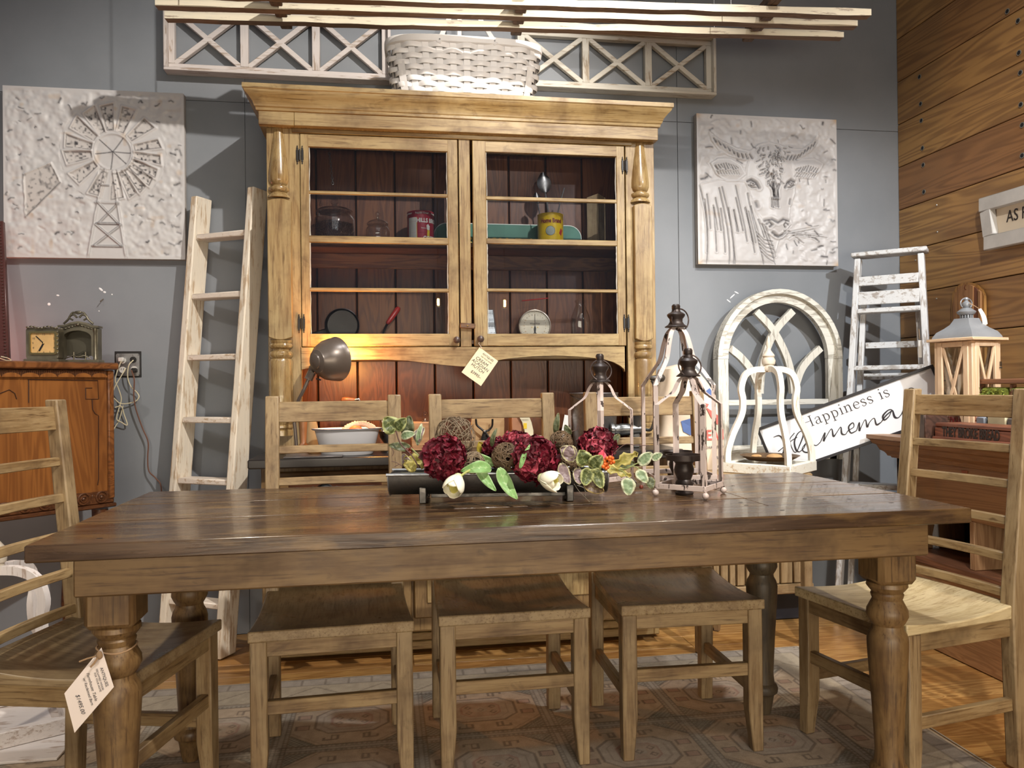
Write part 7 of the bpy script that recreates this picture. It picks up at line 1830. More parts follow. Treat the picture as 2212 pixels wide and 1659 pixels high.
leaf('slim pale edged leaf rising beside the purple leaf', (902, 962), (911, 915), .016, LGr, .15, .3, -.02, -.01)
leaf('olive maple leaf low behind the left end of the trough', (925, 1000), (872, 990), .060, LYe, .05, 0, -.01, -.02, shape='maple', jag=.1)
leaf('small olive leaf at the far left rim', (900, 1012), (872, 1002), .03, LYe, .1, 0, -.03, -.04, jag=.1)
leaf('dark purple leaf low at the left rim', (884, 1010), (870, 980), .026, LG_, .2, .2, -.01, -.01)
leaf('yellow green leaf behind the large vine ball', (1045, 985), (1035, 955), .03, flat((.32, .24, .02), .5, name='mustard_leaf'), .1, 0, .06, .05)
leaf('narrow brown green leaf standing up right of the large vine ball', (1062, 965), (1073, 925), .014, LD, .2, .4, 0, 0)
leaf('broad tulip leaf arching left over the trough rim', (1062, 1012), (995, 1018), .034, LTu, .28, .3, -.08, -.10, (0, -.8, .7), shape='long', bend=-.0)
leaf('tulip leaf hanging down over the trough front', (1030, 1008), (1071, 1060), .026, LTu, -.12, 0, -.09, -.115, (0, -1, .3), shape='long')
leaf('long tulip leaf hanging over the front beside the middle bloom', (1078, 1010), (1117, 1078), .036, LTu, -.14, .1, -.08, -.115, (0, -1, .4), shape='long')
leaf('dark tulip leaf between the two vine balls', (1068, 1005), (1030, 980), .024, LTu, .1, .4, -.03, -.02, shape='long')
leaf('slim tulip leaf in front of the middle bloom', (1123, 1012), (1145, 960), .014, LTu, .1, .5, -.12, -.10, shape='long')
leaf('grey backed rounded leaf right of the middle bloom', (1226, 990), (1232, 962), .034, LG_, .15, 0, -.10, -.10, jag=.02); leaf('large grey purple leaf facing forward right of the middle bloom', (1245, 990), (1211, 968), .045, LG_, .1, 0, -.09, -.10, jag=.03)
leaf('variegated leaf at the centre of the right hand cluster', (1266, 1006), (1253, 973), .046, LV, .1, 0, -.10, -.11, jag=.03); leaf('variegated leaf beside the orange berries', (1276, 1012), (1300, 984), .040, LV, .12, 0, -.10, -.11, jag=.04)
leaf('grey purple leaf hanging beside the second tulip', (1212, 1000), (1230, 1046), .030, LG_, -.1, 0, -.10, -.12, jag=.03); leaf('grey purple leaf hanging at the centre right of the trough', (1248, 1010), (1252, 1046), .028, LG_, -.1, 0, -.10, -.12, jag=.03)
leaf('dark variegated leaf hanging over the right end of the trough', (1275, 1012), (1262, 1048), .038, LV, -.1, .1, -.11, -.12, jag=.04); leaf('dark variegated leaf folded at the right end of the trough', (1285, 1012), (1301, 1054), .034, LV, -.12, -.2, -.11, -.12, jag=.05)
leaf('glossy dark brown leaf resting at the foot of the trough', (1262, 1040), (1304, 1062), .034, LBr, -.15, 0, -.11, -.12)
leaf('olive maple leaf right of the orange berries', (1312, 1012), (1378, 978), .055, LYe, .06, 0, -.05, -.06, jag=.10, shape='maple'); leaf('olive maple leaf pointing down right of the trough', (1310, 1010), (1364, 1028), .042, LYe, .06, 0, -.06, -.06, jag=.10, shape='maple')
leaf('dark olive leaf behind the right bloom', (1310, 970), (1338, 938), .028, LD, .1, 0, .03, .03); leaf('dark olive leaf at the right behind the maple leaves', (1330, 1005), (1372, 1000), .03, LD, .05, 0, -.02, -.02)
leaf('round pale green leaf lowest on the right hand sprig', (1356, 1032), (1358, 1070), .040, LGr, .05, 0, -.08, -.09, jag=.02); leaf('round pale green leaf in the middle of the right hand sprig', (1376, 1016), (1399, 1042), .030, LGr, .05, 0, -.07, -.08)
leaf('round pale green leaf at the top of the right hand sprig', (1380, 1003), (1408, 978), .032, LGr, .05, 0, -.06, -.06); leaf('pale green leaf at the far right end of the sprig', (1408, 992), (1430, 980), .022, LGr, .05, 0, -.06, -.06); leaf('green leaf low at the right behind the near lantern leg', (1402, 1030), (1408, 1056), .028, LD, .05, 0, -.02, -.03)
leaf('tall narrow leaf standing behind the right vine ball', (1200, 938), (1206, 892), .018, LD, .15, .3, .02, .02); leaf('curled green leaf beside the tall narrow leaf', (1232, 940), (1220, 918), .02, LD, .2, .4, .02, .02)
ST = flat((.24, .28, .10), .6, name='green_stem'); STB = flat((.10, .05, .04), .7, name='brown_twig')
stm = thing('sprig_stems', 'bare stems and twigs of the leafy sprigs in the trough', 'stem', FP(1080, 1000))
for L_, mt, r_ in (([(855, 930), (865, 958), (890, 985), (905, 1010)], STB, .0018), ([(888, 968), (905, 985), (918, 1005)], ST, .0018), ([(1378, 1000), (1352, 1012), (1320, 1012)], ST, .0015), ([(1357, 1036), (1345, 1018), (1325, 1012)], ST, .0015), ([(1388, 1020), (1372, 1008), (1345, 1008)], ST, .0015), ([(1020, 950), (1015, 930), (1019, 900)], STB, .0008), ([(870, 1008), (858, 1000), (846, 996)], STB, .001), ([(862, 1003), (852, 1008)], STB, .001), ([(1235, 932), (1245, 928), (1248, 916)], STB, .001), ([(1325, 980), (1350, 960), (1375, 962), (1402, 962)], STB, .0011), ([(1240, 1045), (1250, 1060), (1264, 1074), (1274, 1085)], flat((.35, .33, .28), .7, name='dry_root'), .0008), ([(1246, 1048), (1262, 1055), (1265, 1072)], flat((.35, .33, .28), .7, name='dry_root'), .0008), ([(845, 968), (850, 975), (848, 985)], STB, .0009)):
    MB().tube(smooth_pts([FP(u, v, -.06) for u, v in L_], 5), r_, 6).build('stem', mt, stm)
# tulips
TWH = NT('cream_tulip'); n_ = TWH.noise(TWH.coord((1, 1, 1)), 12, 2); TWM = TWH.fin(TWH.mix(TWH.ramp(n_, [(.4, 0.), (.7, 1.)]), (.84, .80, .62), (.80, .78, .68)), .5)
TYE = flat((.66, .60, .16), .5, name='tulip_yellow')
def tulip(label, c, d, L, W):
    t = thing('tulip', label, 'flower', c, 0, 'cream tulips leaning over the trough rim'); d = Vector(d).normalized(); q = d.to_track_quat('Z', 'Y').to_matrix().to_4x4()
    def cup(sc_, mat, ph, nm, n=3, ln=1.):
        for k in range(n):
            M = Matrix.Translation(c) @ q @ Matrix.Rotation(k*2*math.pi/n+ph, 4, 'Z'); vs = []; fs = []; a_, b_ = 9, 7
            for i in range(a_+1):
                z = i/a_; rr = W/2*sc_*math.sin(math.pi*(.06+.62*z))**.6
                for j in range(b_):
                    s_ = j/(b_-1)*2-1; th_ = s_*1.15*(1-.8*(max(0, z-.5)/.5)**1.6); vs.append(M @ Vector((rr*math.cos(th_), rr*math.sin(th_), L*ln*z)))
            for i in range(a_):
                for j in range(b_-1): e = i*b_+j; fs.append((e, e+1, e+b_+1, e+b_))
            o = MB().add(vs, fs).build(nm, mat, t, raw=True); so = o.modifiers.new('s', 'SOLIDIFY'); so.thickness = .0012
    cup(1., TWM, .2, 'petal'); cup(.93, TWM, .2+math.pi/3, 'petal', 3, .96); cup(.62, TYE, .2, 'inner_petal', 3, .82)
    MB().sphere(c+d*.004, W*.24, 12).build('flower_base', flat((.62, .66, .35), .5, name='tulip_base'), t)
    return t
c = FP(990, 1030, -.11); t1 = tulip('cream tulip drooping at the left front of the trough', c, (-.40, -.62, -.68), .052, .056)
MB().tube(smooth_pts([c, FP(995, 1028, -.115), FP(1012, 1017, -.11), FP(1035, 1010, -.09)], 5), .0032, 8).build('stem', flat((.42, .45, .14), .5, name='tulip_stem'), t1)
c = FP(1168, 1032, -.11); t2 = tulip('cream tulip drooping at the right front beside the grey leaves', c, (.75, -.60, -.20), .054, .054)
c2 = c; MB().tube(smooth_pts([c2, FP(1168, 1026, -.10), FP(1165, 1012, -.08)], 5), .003, 8).build('stem', flat((.42, .45, .14), .5, name='tulip_stem'), t2)
# berries
bt = thing('berry_cluster', 'cluster of shiny orange red berries at the right of the trough', 'berries', FP(1312, 1000, -.1))
ORB = flat((.72, .14, .02), .22, name='orange_berry', var=.35)
for k, (u, v) in enumerate(((1306, 996), (1311, 990), (1317, 994), (1323, 990), (1320, 1000), (1325, 998), (1312, 1002), (1307, 1003), (1303, 1008), (1313, 1009), (1309, 1012), (1318, 988))): MB().sphere(FP(u, v, -.105-.003*(k % 3)), .0052, 12).build('berry', ORB, bt)
for k, (u, v) in enumerate(((880, 972), (885, 977), (888, 970), (1385, 1052))): o = MB().sphere(FP(u, v, -.04), .0058, 12).build('loose_berry', flat((.18, .03, .015), .3, name='dark_berry', var=.6)); tag(o, ['dark red berry highest beside the left green leaf', 'dark red berry lowest beside the left green leaf', 'dark red berry nearest the first bloom', 'dark brown berry near the feet of the tall lantern'][k], 'berry')
pet = FP(1302, 982, -.10); o = MB(); rs = random.Random(4)
for k in range(5):
    vs, fs = leafmesh(Matrix.Translation(FP(1301, 992, -.10)) @ Euler((rs.uniform(-.5, .5), rs.uniform(-.5, .5), rs.uniform(-1, 1))).to_matrix().to_4x4() @ Matrix.Rotation(1.2, 4, 'X'), .026, .02, .2, -.2, 5, 3); o.add(vs, fs)
tag(o.build('rosebud', flat((.55, .05, .09), .5, name='red_rosebud')), 'small red rosebud directly above the orange berries', 'flower')

# ---------------------------------------------------------------- chippy metal frame lanterns
CMT = chipped_metal(); CMB = chipped_metal((.60, .50, .46), (.035, .022, .018), .58)
def frame_lantern(label, cx, cy, hd, zsh, ztop, zfin, rot, ring=True, ringrot=0., s=1., mat=CMT, z0=None):
    z0 = TZ; t = thing('metal_lantern', label, 'lantern', (cx, cy, z0), 0, 'chippy painted open frame lanterns on the table'); T = Matrix.Translation((cx, cy, 0)) @ Matrix.Rotation(rot, 4, 'Z')
    zb0 = z0+.020
    cor = [T @ Vector((hd*math.cos(k*math.pi/2), hd*math.sin(k*math.pi/2), 0)) for k in range(4)]; ctr = Vector((cx, cy, 0))
    for k in range(4):
        c = cor[k]; rad = (c-ctr).normalized(); tan_ = Vector((-rad.y, rad.x, 0))
        # angle iron leg then curved shoulder: a flat strap with a folded edge
        W_ = .0115*s
        path = [(hd, zb0), (hd, zb0+(zsh-zb0)*.5), (hd, zsh)]+smooth_pts([(hd, zsh), (hd*.76, zsh+(ztop-zsh)*.22), (hd*.52, zsh+(ztop-zsh)*.44), (hd*.40, zsh+(ztop-zsh)*.72), (hd*.30, zsh+(ztop-zsh)*.90), (hd*.12, ztop+.004)], 5)[1:]
        for nm, dirs in (('leg', 0),):
            m = MB(); vs = []; fs = []
            for (r_, z) in path:
                p = ctr+rad*r_+Vector((0, 0, z))
                a = (-rad+tan_).normalized()*W_*1.15; b = (-rad-tan_).normalized()*W_*1.15
                vs += [p+a, p+a*.12+Vector((0, 0, 0))-rad*.0035, p+b, p+rad*.0]
            for i in range(len(path)-1):
                e = i*4; fs += [(e, e+3, e+7, e+4), (e+3, e+2, e+6, e+7), (e, e+4, e+5, e+1), (e+1, e+5, e+6, e+2)]
            n = (len(path)-1)*4; fs += [(0, 1, 2, 3), (n, n+3, n+2, n+1)]
            m.add(vs, fs).build('leg', mat, t, ang=25)
        MB().sphere(c+Vector((0, 0, z0+.0098)), .0093*s, 14).build('ball_foot', CMB, t)
        MB().lathe([(.004, z0+.017), (.004, z0+.022)], Matrix.Translation((c.x, c.y, 0)), 8).build('foot_stem', mat, t)
        d = cor[(k+1) % 4]; MB().bar(c+Vector((0, 0, zb0+.008)), d+Vector((0, 0, zb0+.008)), .0035, .015*s, (0, 0, 1), .001).build('base_rail', mat, t)
    h = zfin-ztop
    MB().lathe([(.033*s, ztop-.002), (.034*s, ztop), (.024*s, ztop+h*.10), (.019*s, ztop+h*.22), (.0195*s, ztop+h*.34), (.026*s, ztop+h*.46), (.027*s, ztop+h*.54), (.022*s, ztop+h*.60), (.014*s, ztop+h*.66), (.0115*s, ztop+h*.76), (.0125*s, ztop+h*.78), (.0125*s, ztop+h*.93), (.009*s, ztop+h*.99), (.0005, zfin)], Matrix.Translation((cx, cy, 0)), 28).build('finial', BRONZE, t)
    if ring:
        rr = .033*s; cz = ztop+h*.76-rr*.95; T2 = Matrix.Translation((cx+math.sin(ringrot)*.010, cy-.012*s, cz)) @ Matrix.Rotation(-.25, 4, 'X') @ Matrix.Rotation(ringrot, 4, 'Z')
        if ringrot: T2 = Matrix.Translation((cx+.012, cy-.004, cz)) @ Matrix.Rotation(ringrot, 4, 'Z')
        MB().tube([T2 @ Vector((rr*math.cos(a), 0, rr*math.sin(a))) for a in [i*2*math.pi/28 for i in range(28)]], .0022*s, 8, closed=True).build('ring', flat((.07, .05, .045), .35, .5, 'ring_bronze'), t)
    return t, ctr
def zat(u, v, x, y): return PY(u, v, y).z
c1x, c1y = .836, 2.085
near, nc = frame_lantern('nearest chippy pink white frame lantern with a bronze candle stand inside', c1x, c1y, .102, zat(1410, 874, 0, 2.10), zat(1487, 812, 0, c1y), zat(1480, 752, 0, c1y), math.radians(-88+0), s=1.)
c2x, c2y = PY(1297, 900, 2.33).x, 2.33
frame_lantern('small chippy frame lantern behind the right hand hydrangea', c2x, c2y, .100, zat(1297, 885, 0, 2.33), zat(1297, 824, 0, 2.33), zat(1297, 764, 0, 2.33), math.radians(-15), ringrot=.0, s=1.)
c3x, c3y = PY(1463, 900, 2.34).x, 2.34
frame_lantern('tallest chippy frame lantern standing behind the nearest one', c3x, c3y, .135, zat(1463, 832, 0, 2.34), zat(1463, 706, 0, 2.34), zat(1455, 657, 0, 2.34), math.radians(-52), ringrot=.35, s=1.05)
cs = thing('candle_stand', 'dark bronze candle stand inside the nearest frame lantern', 'candle holder', (c1x-.012, c1y+.01, TZ))
zt_c = PY(1487, 985, c1y).z
MB().lathe([(.0245, TZ+.001), (.026, TZ+.006), (.018, TZ+.012), (.024, TZ+.022), (.025, TZ+.034), (.019, TZ+.043), (.027, TZ+.062), (.028, TZ+.072), (.024, zt_c-.022), (.030, zt_c-.014), (.050, zt_c-.012), (.0515, zt_c+.004), (.049, zt_c+.004), (.047, zt_c-.008), (.001, zt_c-.008)], Matrix.Translation((c1x-.012, c1y+.01, 0)), 32).build('stand_body', BRONZE, cs)
cs = thing('candle_stand', 'dark bronze candle stand further back inside the tallest frame lantern', 'candle holder', (c3x, c3y, TZ))
zt_c = PY(1470, 975, c3y).z
MB().lathe([(.0245, TZ+.001), (.026, TZ+.006), (.018, TZ+.012), (.024, TZ+.022), (.019, TZ+.033), (.027, TZ+.052), (.028, TZ+.06), (.024, zt_c-.022), (.030, zt_c-.014), (.045, zt_c-.012), (.0465, zt_c+.002), (.042, zt_c-.008), (.001, zt_c-.008)], Matrix.Translation((c3x, c3y, 0)), 32).build('stand_body', BRONZE, cs)
# ---------------------------------------------------------------- things on the hutch counter
ZC = zc+.0005
# gooseneck lamp
GLM = flat((.15, .12, .10), .34, .35, 'brown_lamp_enamel', var=.15)
lb_ = PY(641, 950, 3.12); lb_.z = ZC
t = thing('gooseneck_lamp', 'brown metal gooseneck lamp with a domed shade lighting the hutch alcove', 'lamp', lb_)
YL0 = 3.10
ctrS = PY(716, 777, YL0); ax = Vector((.70, .62, .10)).normalized()   # opening points right, back and a little up
q = ax.to_track_quat('Z', 'Y').to_matrix().to_4x4(); Rs = 41*YL0*1.03/FPX*1.10
T = Matrix.Translation(ctrS-ax*.02) @ q
MB().lathe([(.0008, -Rs*.80), (Rs*.20, -Rs*.79), (Rs*.34, -Rs*.72), (Rs*.35, -Rs*.66), (Rs*.52, -Rs*.58), (Rs*.54, -Rs*.52), (Rs*.74, -Rs*.34), (Rs*.90, -Rs*.05), (Rs*.975, Rs*.28), (Rs, Rs*.50), (Rs*1.02, Rs*.53), (Rs*1.0, Rs*.56), (Rs*.965, Rs*.53), (Rs*.94, Rs*.28), (Rs*.86, -Rs*.02), (Rs*.70, -Rs*.30), (Rs*.4, -Rs*.5), (.001, -Rs*.6)], T, 44, cap=False).build('lamp_shade', GLM, t)
MB().sphere(ctrS+ax*.012, .024, 16).build('bulb', emit((1.0, .55, .22), 14, 'warm_bulb'), t)
lamp('gooseneck_bulb', 'POINT', tuple(ctrS+ax*(Rs*.62)), None, 8.0, (1.0, .42, .10), .02)
a = PY(674, 796, YL0); b = PY(668, 822, YL0); bs = ctrS-ax*Rs*.62
MB().tube([bs+Vector((-.008, 0, -.012)), a, PY(671, 806, YL0)], [.013, .014, .012], 14).build('socket_neck', GLM, t)
MB().tube([PY(674, 803, YL0), PY(666, 820, YL0)], .0165, 8).build('knurled_nut', GLM, t)
MB().tube([PY(683, 818, YL0-.01), PY(694, 821, YL0-.01)], .0028, 8).build('switch_knob', BLACK, t)
pth = smooth_pts([PY(666, 820, YL0), PY(655, 845, YL0), PY(642, 872, YL0+.01), PY(636, 905, YL0+.02), PY(638, 932, YL0+.02), Vector((lb_.x, 3.12, ZC+.02))], 12)
m = MB(); m.tube(pth, .0058, 10)
for i in range(0, len(pth)-1):
    for f in (0, .5):
        p = Vector(pth[i]).lerp(Vector(pth[i+1]), f); d = (Vector(pth[i+1])-Vector(pth[i])).normalized(); m.tube([p-d*.0014, p+d*.0014], .0068, 10)
m.build('gooseneck', GLM, t)
MB().lathe([(.045, ZC), (.046, ZC+.006), (.030, ZC+.012), (.012, ZC+.018), (.010, ZC+.03)], Matrix.Translation((lb_.x, 3.12, 0)), 32).build('lamp_base', GLM, t)
# carved brown figure and bundle beside the lamp
def simple(name, label, cat, m, mat, grp=None, **k): o = m.build(name, mat, **k); tag(o, label, cat, grp); return o
p = PY(655, 940, 3.22); simple('wooden_pestle', 'brown turned wooden pestle with a white band standing behind the lamp stem', 'kitchen tool', MB().lathe([(.018, ZC), (.022, ZC+.03), (.012, ZC+.045), (.015, ZC+.10), (.018, ZC+.16), (.012, ZC+.19), (.0005, ZC+.20)], Matrix.Translation((p.x, 3.22, 0)), 20), plain_wood('z', (.30, .14, .06), (.12, .05, .02), .4, 4, name='pestle_wood'))
o = bpy.context.collection.objects
p = PY(672, 940, 3.26); simple('folded_burlap', 'crumpled tan burlap bundle between the lamp and the white basin', 'cloth', MB().grid(18, 12, lambda a, b: (p.x+.035*math.cos(a*6.283)*(1-.3*b+.15*math.sin(a*19+b*5)), 3.26+.03*math.sin(a*6.283), ZC+.15*b)), flat((.34, .26, .14), .9, name='burlap', var=.3))
# enamel basin with bread-coloured rope and fruit
YBn = 3.13
pc = PY(750, 935, YBn); Rb = (826-678)/2*YBn*.985/FPX
t = thing('enamel_basin', 'large white enamel basin on the hutch counter behind the first chair', 'basin', (pc.x, YBn, ZC))
zr = PY(750, 930, YBn-.1).z; hb = zr-ZC
print('basin', hb, zr, Rb)
T = Matrix.Translation((pc.x, YBn, 0)) @ Matrix.Diagonal((1, .62, 1, 1))
ENM = flat((.66, .66, .68), .2, name='white_enamel')
MB().lathe([(Rb*.70, ZC), (Rb*.74, ZC+.004), (Rb*.92, zr-.004), (Rb*1.0, zr), (Rb*1.01, zr+.003), (Rb*.99, zr+.004), (Rb*.91, zr-.001), (Rb*.70, ZC+.007), (.001, ZC+.006)], T, 48, cap=False).build('basin_body', ENM, t)
MB().tube([T @ Vector((Rb*1.005*math.cos(a), Rb*1.005*math.sin(a), zr+.003)) for a in [i*2*math.pi/48 for i in range(48)]], .0016, 6, closed=True).build('rim', flat((.05, .05, .09), .3, name='blue_black_rim'), t)
RPE = flat((.74, .58, .42), .85, name='cotton_rope', var=.2)
rp_ = smooth_pts([PY(722, 942, 3.08), PY(738, 934, 3.08), PY(752, 922, 3.10), PY(770, 915, 3.12), PY(786, 914, 3.12), PY(800, 920, 3.12), PY(806, 924, 3.12)], 8); m = MB()
for k in range(3): m.tube([Vector(p)+Vector((math.cos(i*.9+k*2.09), 0, math.sin(i*.9+k*2.09)))*.0065 for i, p in enumerate(rp_)], .0062, 7)
simple('cotton_rope', 'thick pale twisted rope draped over the basin contents', 'rope', m, RPE)
for u, v, r, c, lb in ((768, 930, .024, (.62, .17, .05), 'orange gourd at the centre of the basin'), (742, 938, .018, (.68, .34, .20), 'small pinkish fruit at the left of the basin'), (757, 938, .018, (.72, .26, .12), 'orange pink fruit between the rope and the gourd'), (776, 938, .018, (.72, .40, .26), 'pale peach fruit at the right front of the basin'), (730, 941, .014, (.72, .52, .36), 'small beige shell at the left end of the rope')):
    simple('basin_fruit', lb, 'fruit', MB().sphere(PY(u, v, 3.10), r, 14, (1.2, 1, .85)), flat(c, .5, name='fruit_skin', var=.25), 'fruit in the enamel basin')
# crank handle with wooden grip
t = thing('coffee_grinder', 'old grinder whose wooden crank handle shows above the first chair', 'grinder', PY(762, 930, 3.36))
gz = PY(760, 866, 3.34).z; gx_ = PY(776, 866, 3.34).x
M = Matrix.Translation(PY(736, 864, 3.34)) @ Matrix.Rotation(math.pi/2, 4, 'Y')
MB().lathe([(.001, 0), (.009, .004), (.013, .014), (.013, .03), (.009, .045), (.007, .058)], M, 18).build('crank_grip', plain_wood('x', (.24, .11, .05), (.10, .04, .02), .35, 4, name='grip_wood'), t)
MB().tube([PY(764, 864, 3.34), PY(775, 862, 3.34), PY(779, 872, 3.34), PY(790, 905, 3.36)], .005, 8).build('crank_arm', STL, t)
MB().box(gx_-.04, gx_+.05, 3.33, 3.43, ZC, ZC+.10, .004).lathe([(.045, ZC+.10), (.03, ZC+.15), (.008, ZC+.165)], Matrix.Translation((gx_+.005, 3.38, 0)), 20).build('grinder_body', plain_wood('x', (.2, .1, .05), (.08, .03, .02), .4, 4, name='grinder_wood'), t)
# silver sugar caster etc. right of the basin
p = PY(838, 935, 3.22); t = thing('silver_pot', 'small tarnished silver pot partly behind the first chair post', 'pot', (p.x, 3.22, ZC))
MB().lathe([(.03, ZC), (.032, ZC+.01), (.012, ZC+.03), (.035, ZC+.06), (.042, ZC+.085), (.03, ZC+.11), (.034, ZC+.13), (.01, ZC+.145), (.001, ZC+.15)], Matrix.Translation((p.x, 3.22, 0)), 28).build('pot_body', flat((.6, .58, .56), .2, 1., 'silver', var=.3), t)
# small glass cloche on a wooden block
p = PY(911, 935, 3.25); zbk = PY(911, 911, 3.25).z
simple('wooden_block', 'small pale wooden block under the glass dome', 'block', MB().box(p.x-.045, p.x+.05, 3.21, 3.31, ZC, zbk, .004), plain_wood('x', (.50, .30, .15), (.3, .15, .07), .5, 4, name='pale_block'))
t = thing('glass_dome', 'small glass dome standing on the pale wooden block', 'glass', (p.x+.0145, 3.25, zbk+.0005)); zk = PY(918, 887, 3.25).z-zbk
MB().lathe([(.0125, zbk+.001), (.013, zbk+zk*.6), (.010, zbk+zk*.88), (.001, zbk+zk)], Matrix.Translation((p.x+.0145, 3.25, 0)), 22, cap=False).build('dome', glass((.95, .93, .9), .35, .02, 'dome_glass'), t)
MB().lathe([(.0135, zbk+.0006), (.0135, zbk+.004)], Matrix.Translation((p.x+.0145, 3.25, 0)), 22).build('dome_foot', STL, t)
# shears in front of a cutting board
xa_, xb_ = PY(1018, 930, 3.36).x, PY(1090, 930, 3.36).x; zt_c = PY(1060, 903, 3.36).z
simple('cutting_board', 'pale wooden board leaning in the alcove behind the second chair', 'board', MB().box(xa_, xb_, 3.36, 3.378, ZC, zt_c+.03, .004), plain_wood('x', (.50, .35, .18), (.34, .2, .09), .5, 4, name='pale_cutting_board', amt=.3))
t = thing('iron_shears', 'dark iron shears standing before the pale board', 'shears', PY(1046, 950, 3.33))
q = MB(); q.tube(smooth_pts([PY(1040, 950, 3.33), PY(1046, 934, 3.33), PY(1056, 929, 3.33), PY(1063, 920, 3.33), PY(1064, 905, 3.33)], 5), .0045, 8); q.tube(smooth_pts([PY(1060, 952, 3.33), PY(1050, 936, 3.33), PY(1040, 927, 3.33), PY(1030, 918, 3.33), PY(1028, 905, 3.33)], 5), .0045, 8)
q.build('shear_handles', IR, t); MB().sphere(PY(1047, 932, 3.322), .006, 10, (1, .5, 1)).build('pivot', STL, t)
q = MB(); q.bar(PY(1047, 932, 3.33), PY(1040, 975, 3.33), .016, .005, (0, 1, 0), .001); q.build('blade', IR, t); q = MB(); q.bar(PY(1047, 932, 3.337), PY(1060, 975, 3.337), .016, .005, (0, 1, 0), .001); q.build('blade', IR, t)
# spring scale case with curved cream scale plate
xa_, xb_ = PY(1105, 930, 3.30).x, PY(1122, 930, 3.30).x
t = thing('postal_scale', 'brown scale case with a curved cream scale plate and yellow square', 'scale', PY(1122, 950, 3.30))
MB().box(xa_, xb_+.01, 3.29, 3.37, ZC, PY(1110, 903, 3.29).z+.02, .003).build('scale_case', flat((.36, .17, .09), .5, name='tan_case'), t)
o_ = [PY(u, v, 3.28) for u, v in ((1118, 895), (1128, 912), (1133, 930), (1136, 960))]; i_ = [PY(u, v, 3.28) for u, v in ((1140, 893), (1148, 912), (1152, 930), (1152, 960))]
MB().ribbon([(p.x, p.z) for p in o_], [(p.x, p.z) for p in i_], 0, .004, YM(3.282)).build('scale_plate', flat((.66, .60, .42), .45, name='cream_scale_plate'), t)
MB().box(PY(1131, 920, 3.277).x, PY(1138, 920, 3.277).x, 3.2765, 3.278, PY(1131, 926, 3.277).z, PY(1131, 914, 3.277).z, 0).build('yellow_square', YEL, t)
for i in range(7): MB().bar(PY(1122+i*3, 905, 3.276), PY(1122.5+i*3, 908.5, 3.276), .0012, .0005, (0, 1, 0), 0).build('scale_tick', INKD, t)
MB().box(PY(1090, 955, 3.33).x, PY(1195, 955, 3.33).x, 3.25, 3.275, ZC, ZC+.05, .003).build('scale_bed', flat((.5, .42, .3), .5, name='pale_bed'), t)
p0 = PY(1215, 955, 3.2); simple('white_card', 'white card standing behind the tall narrow leaf', 'card', MB().obox(Matrix.Translation(PY(1221, 930, 3.2)) @ Matrix.Rotation(.2, 4, 'Y'), .03, .002, .13, 0), flat((.8, .76, .72), .7, name='white_cardboard'))
# galvanised bucket and mincer
YBu = 3.20; p = PY(1283, 900, YBu); Rk = (1345-1232)/2*YBu/FPX*.97; zk = PY(1290, 850, YBu-.08).z
t = thing('metal_bucket', 'grey galvanized bucket on the counter behind the left frame lantern', 'bucket', (p.x, YBu, ZC))
MB().lathe([(Rk*.82, ZC), (Rk*.84, ZC+.004), (Rk*.97, zk-.004), (Rk*1.0, zk), (Rk*.98, zk+.003), (Rk*.95, zk-.004), (Rk*.80, ZC+.006), (.001, ZC+.006)], Matrix.Translation((p.x, YBu, 0)), 40, cap=False).build('bucket_body', galv('bucket_zinc', (.36, .35, .35), (.22, .21, .21), .45), t)
MB().tube([Vector((p.x+Rk*.98*math.cos(a), YBu-.004+Rk*.98*math.sin(a)*.98, zk-.006-.03*abs(math.sin(a)))) for a in [math.pi+i*math.pi/16 for i in range(17)]], .0018, 6).build('bail', STL, t)
YM_ = 3.12; zmc = PY(1350, 928, YM_).z; t = thing('meat_mincer', 'cast metal hand mincer with wooden grip clamped beside the bucket', 'mincer', (PY(1365, 928, YM_).x, YM_, ZC))
MIN_ = flat((.21, .21, .205), .25, .85, 'tinned_iron', var=.25)
xm0, xm1 = PY(1318, 928, YM_).x, PY(1390, 928, YM_).x; M = Matrix.Translation((xm0, YM_, zmc)) @ Matrix.Rotation(math.pi/2, 4, 'Y')
MB().lathe([(.012, -.004), (.024, -.004), (.030, 0), (.031, .012), (.024, .016), (.023, .04), (.026, .044), (.024, .10), (.020, xm1-xm0), (.008, xm1-xm0+.004)], M, 28).build('barrel', MIN_, t)
MB().lathe([(.020, zmc), (.022, zmc+.035), (.042, zmc+.07), (.044, zmc+.074), (.040, zmc+.074), (.018, zmc+.03)], Matrix.Translation((xm1-.03, YM_, 0)), 28).build('hopper', MIN_, t)
MB().box(xm1-.05, xm1-.02, YM_-.014, YM_+.014, ZC, zmc-.01, .004).build('clamp', MIN_, t)
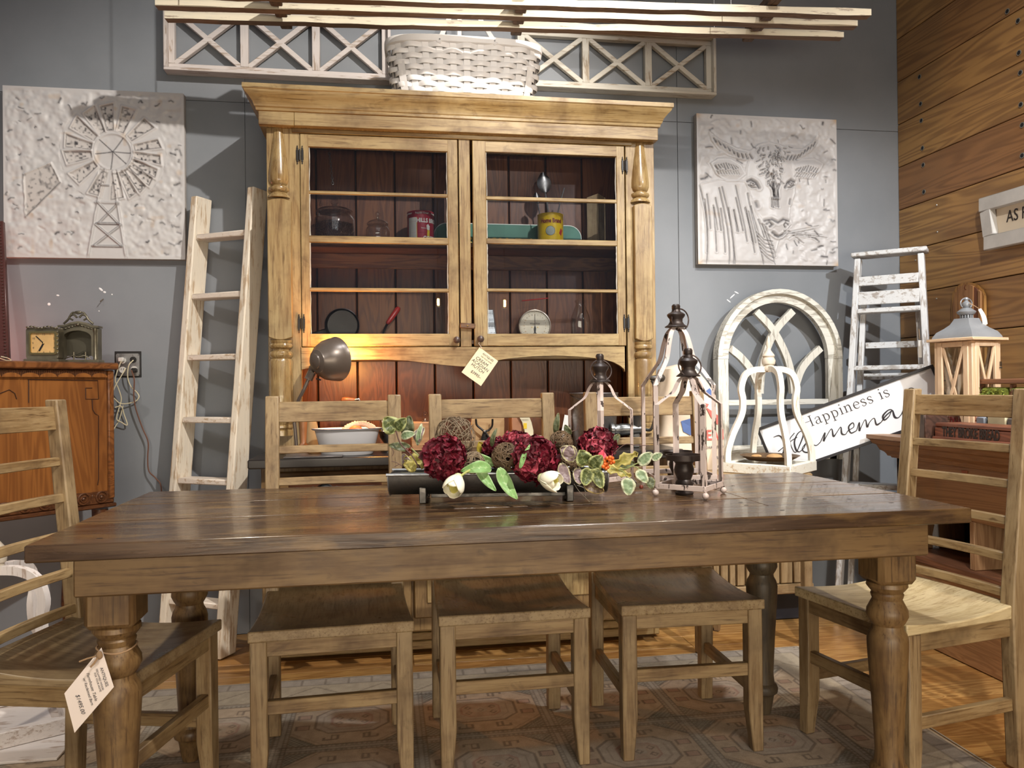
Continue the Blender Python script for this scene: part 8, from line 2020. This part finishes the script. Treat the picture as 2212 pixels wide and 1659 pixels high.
MB().tube(smooth_pts([Vector((xm1, YM_, zmc)), PY(1408, 925, YM_-.02), PY(1416, 880, YM_-.03), PY(1412, 832, YM_-.03), PY(1408, 822, YM_-.03)], 6), .0065, 8).build('crank_arm', MIN_, t)
M = Matrix.Translation(PY(1404, 817, YM_-.03)) @ Matrix.Rotation(math.pi/2, 4, 'Y')
MB().lathe([(.006, 0), (.010, .006), (.0125, .022), (.017, .045), (.016, .056), (.008, .064), (.001, .066)], M, 18).build('crank_grip', flat((.05, .04, .03), .3, name='dark_grip', var=.4), t)
MB().tube([Vector((xm0-.002, YM_-.004, zmc)), PY(1305, 930, YM_-.02), PY(1296, 934, YM_-.02), PY(1285, 925, YM_-.02)], .002, 6).build('wing_screw', STL, t)
# tray papers on the counter
simple('dark_tray', 'flat dark tray lying at the front of the hutch counter', 'tray', MB().box(PY(612, 980, 3.02).x, PY(740, 980, 3.02).x, 3.01, 3.10, ZC, ZC+.006, .002), flat((.09, .08, .08), .3, .3, 'dark_tray_metal'))
# two filament bulbs hanging in the shop behind the camera, mirrored by the door panes
for (u, v, lb) in ((947, 652, 'bare filament bulb hanging behind the viewer, mirrored in the left door pane'), (1091, 655, 'bare filament bulb hanging behind the viewer, mirrored in the right door pane')):
    Yv = YF*2+.55; pv = PY(u, v, Yv); c = Vector((pv.x, 2*YF-Yv, pv.z)); t = thing('filament_bulb', lb, 'light bulb', c)
    MB().lathe([(.001, -.048), (.026, -.042), (.040, -.018), (.042, .004), (.032, .032), (.016, .052), (.014, .060)], Matrix.Translation(c), 24, cap=False).build('bulb_glass', glass((1., .72, .42), .3, .02, 'amber_bulb_glass'), t)
    MB().tube([c+Vector((0, 0, -.03)), c+Vector((0, 0, .03))], 0.011, 8).build('filament', emit((1., .72, .38), 160, 'filament_glow'), t)
    MB().lathe([(.015, .058), (.018, .064), (.018, .10), (.006, .11)], Matrix.Translation(c), 18).build('socket', BRASS, t)
    MB().tube([c+Vector((0, 0, .11)), c+Vector((0, 0, 1.6))], .003, 6).build('pendant_cord', BLACK, t)
for o in bpy.data.objects:
    for k in ('_b',):
        if k in o: del o[k]
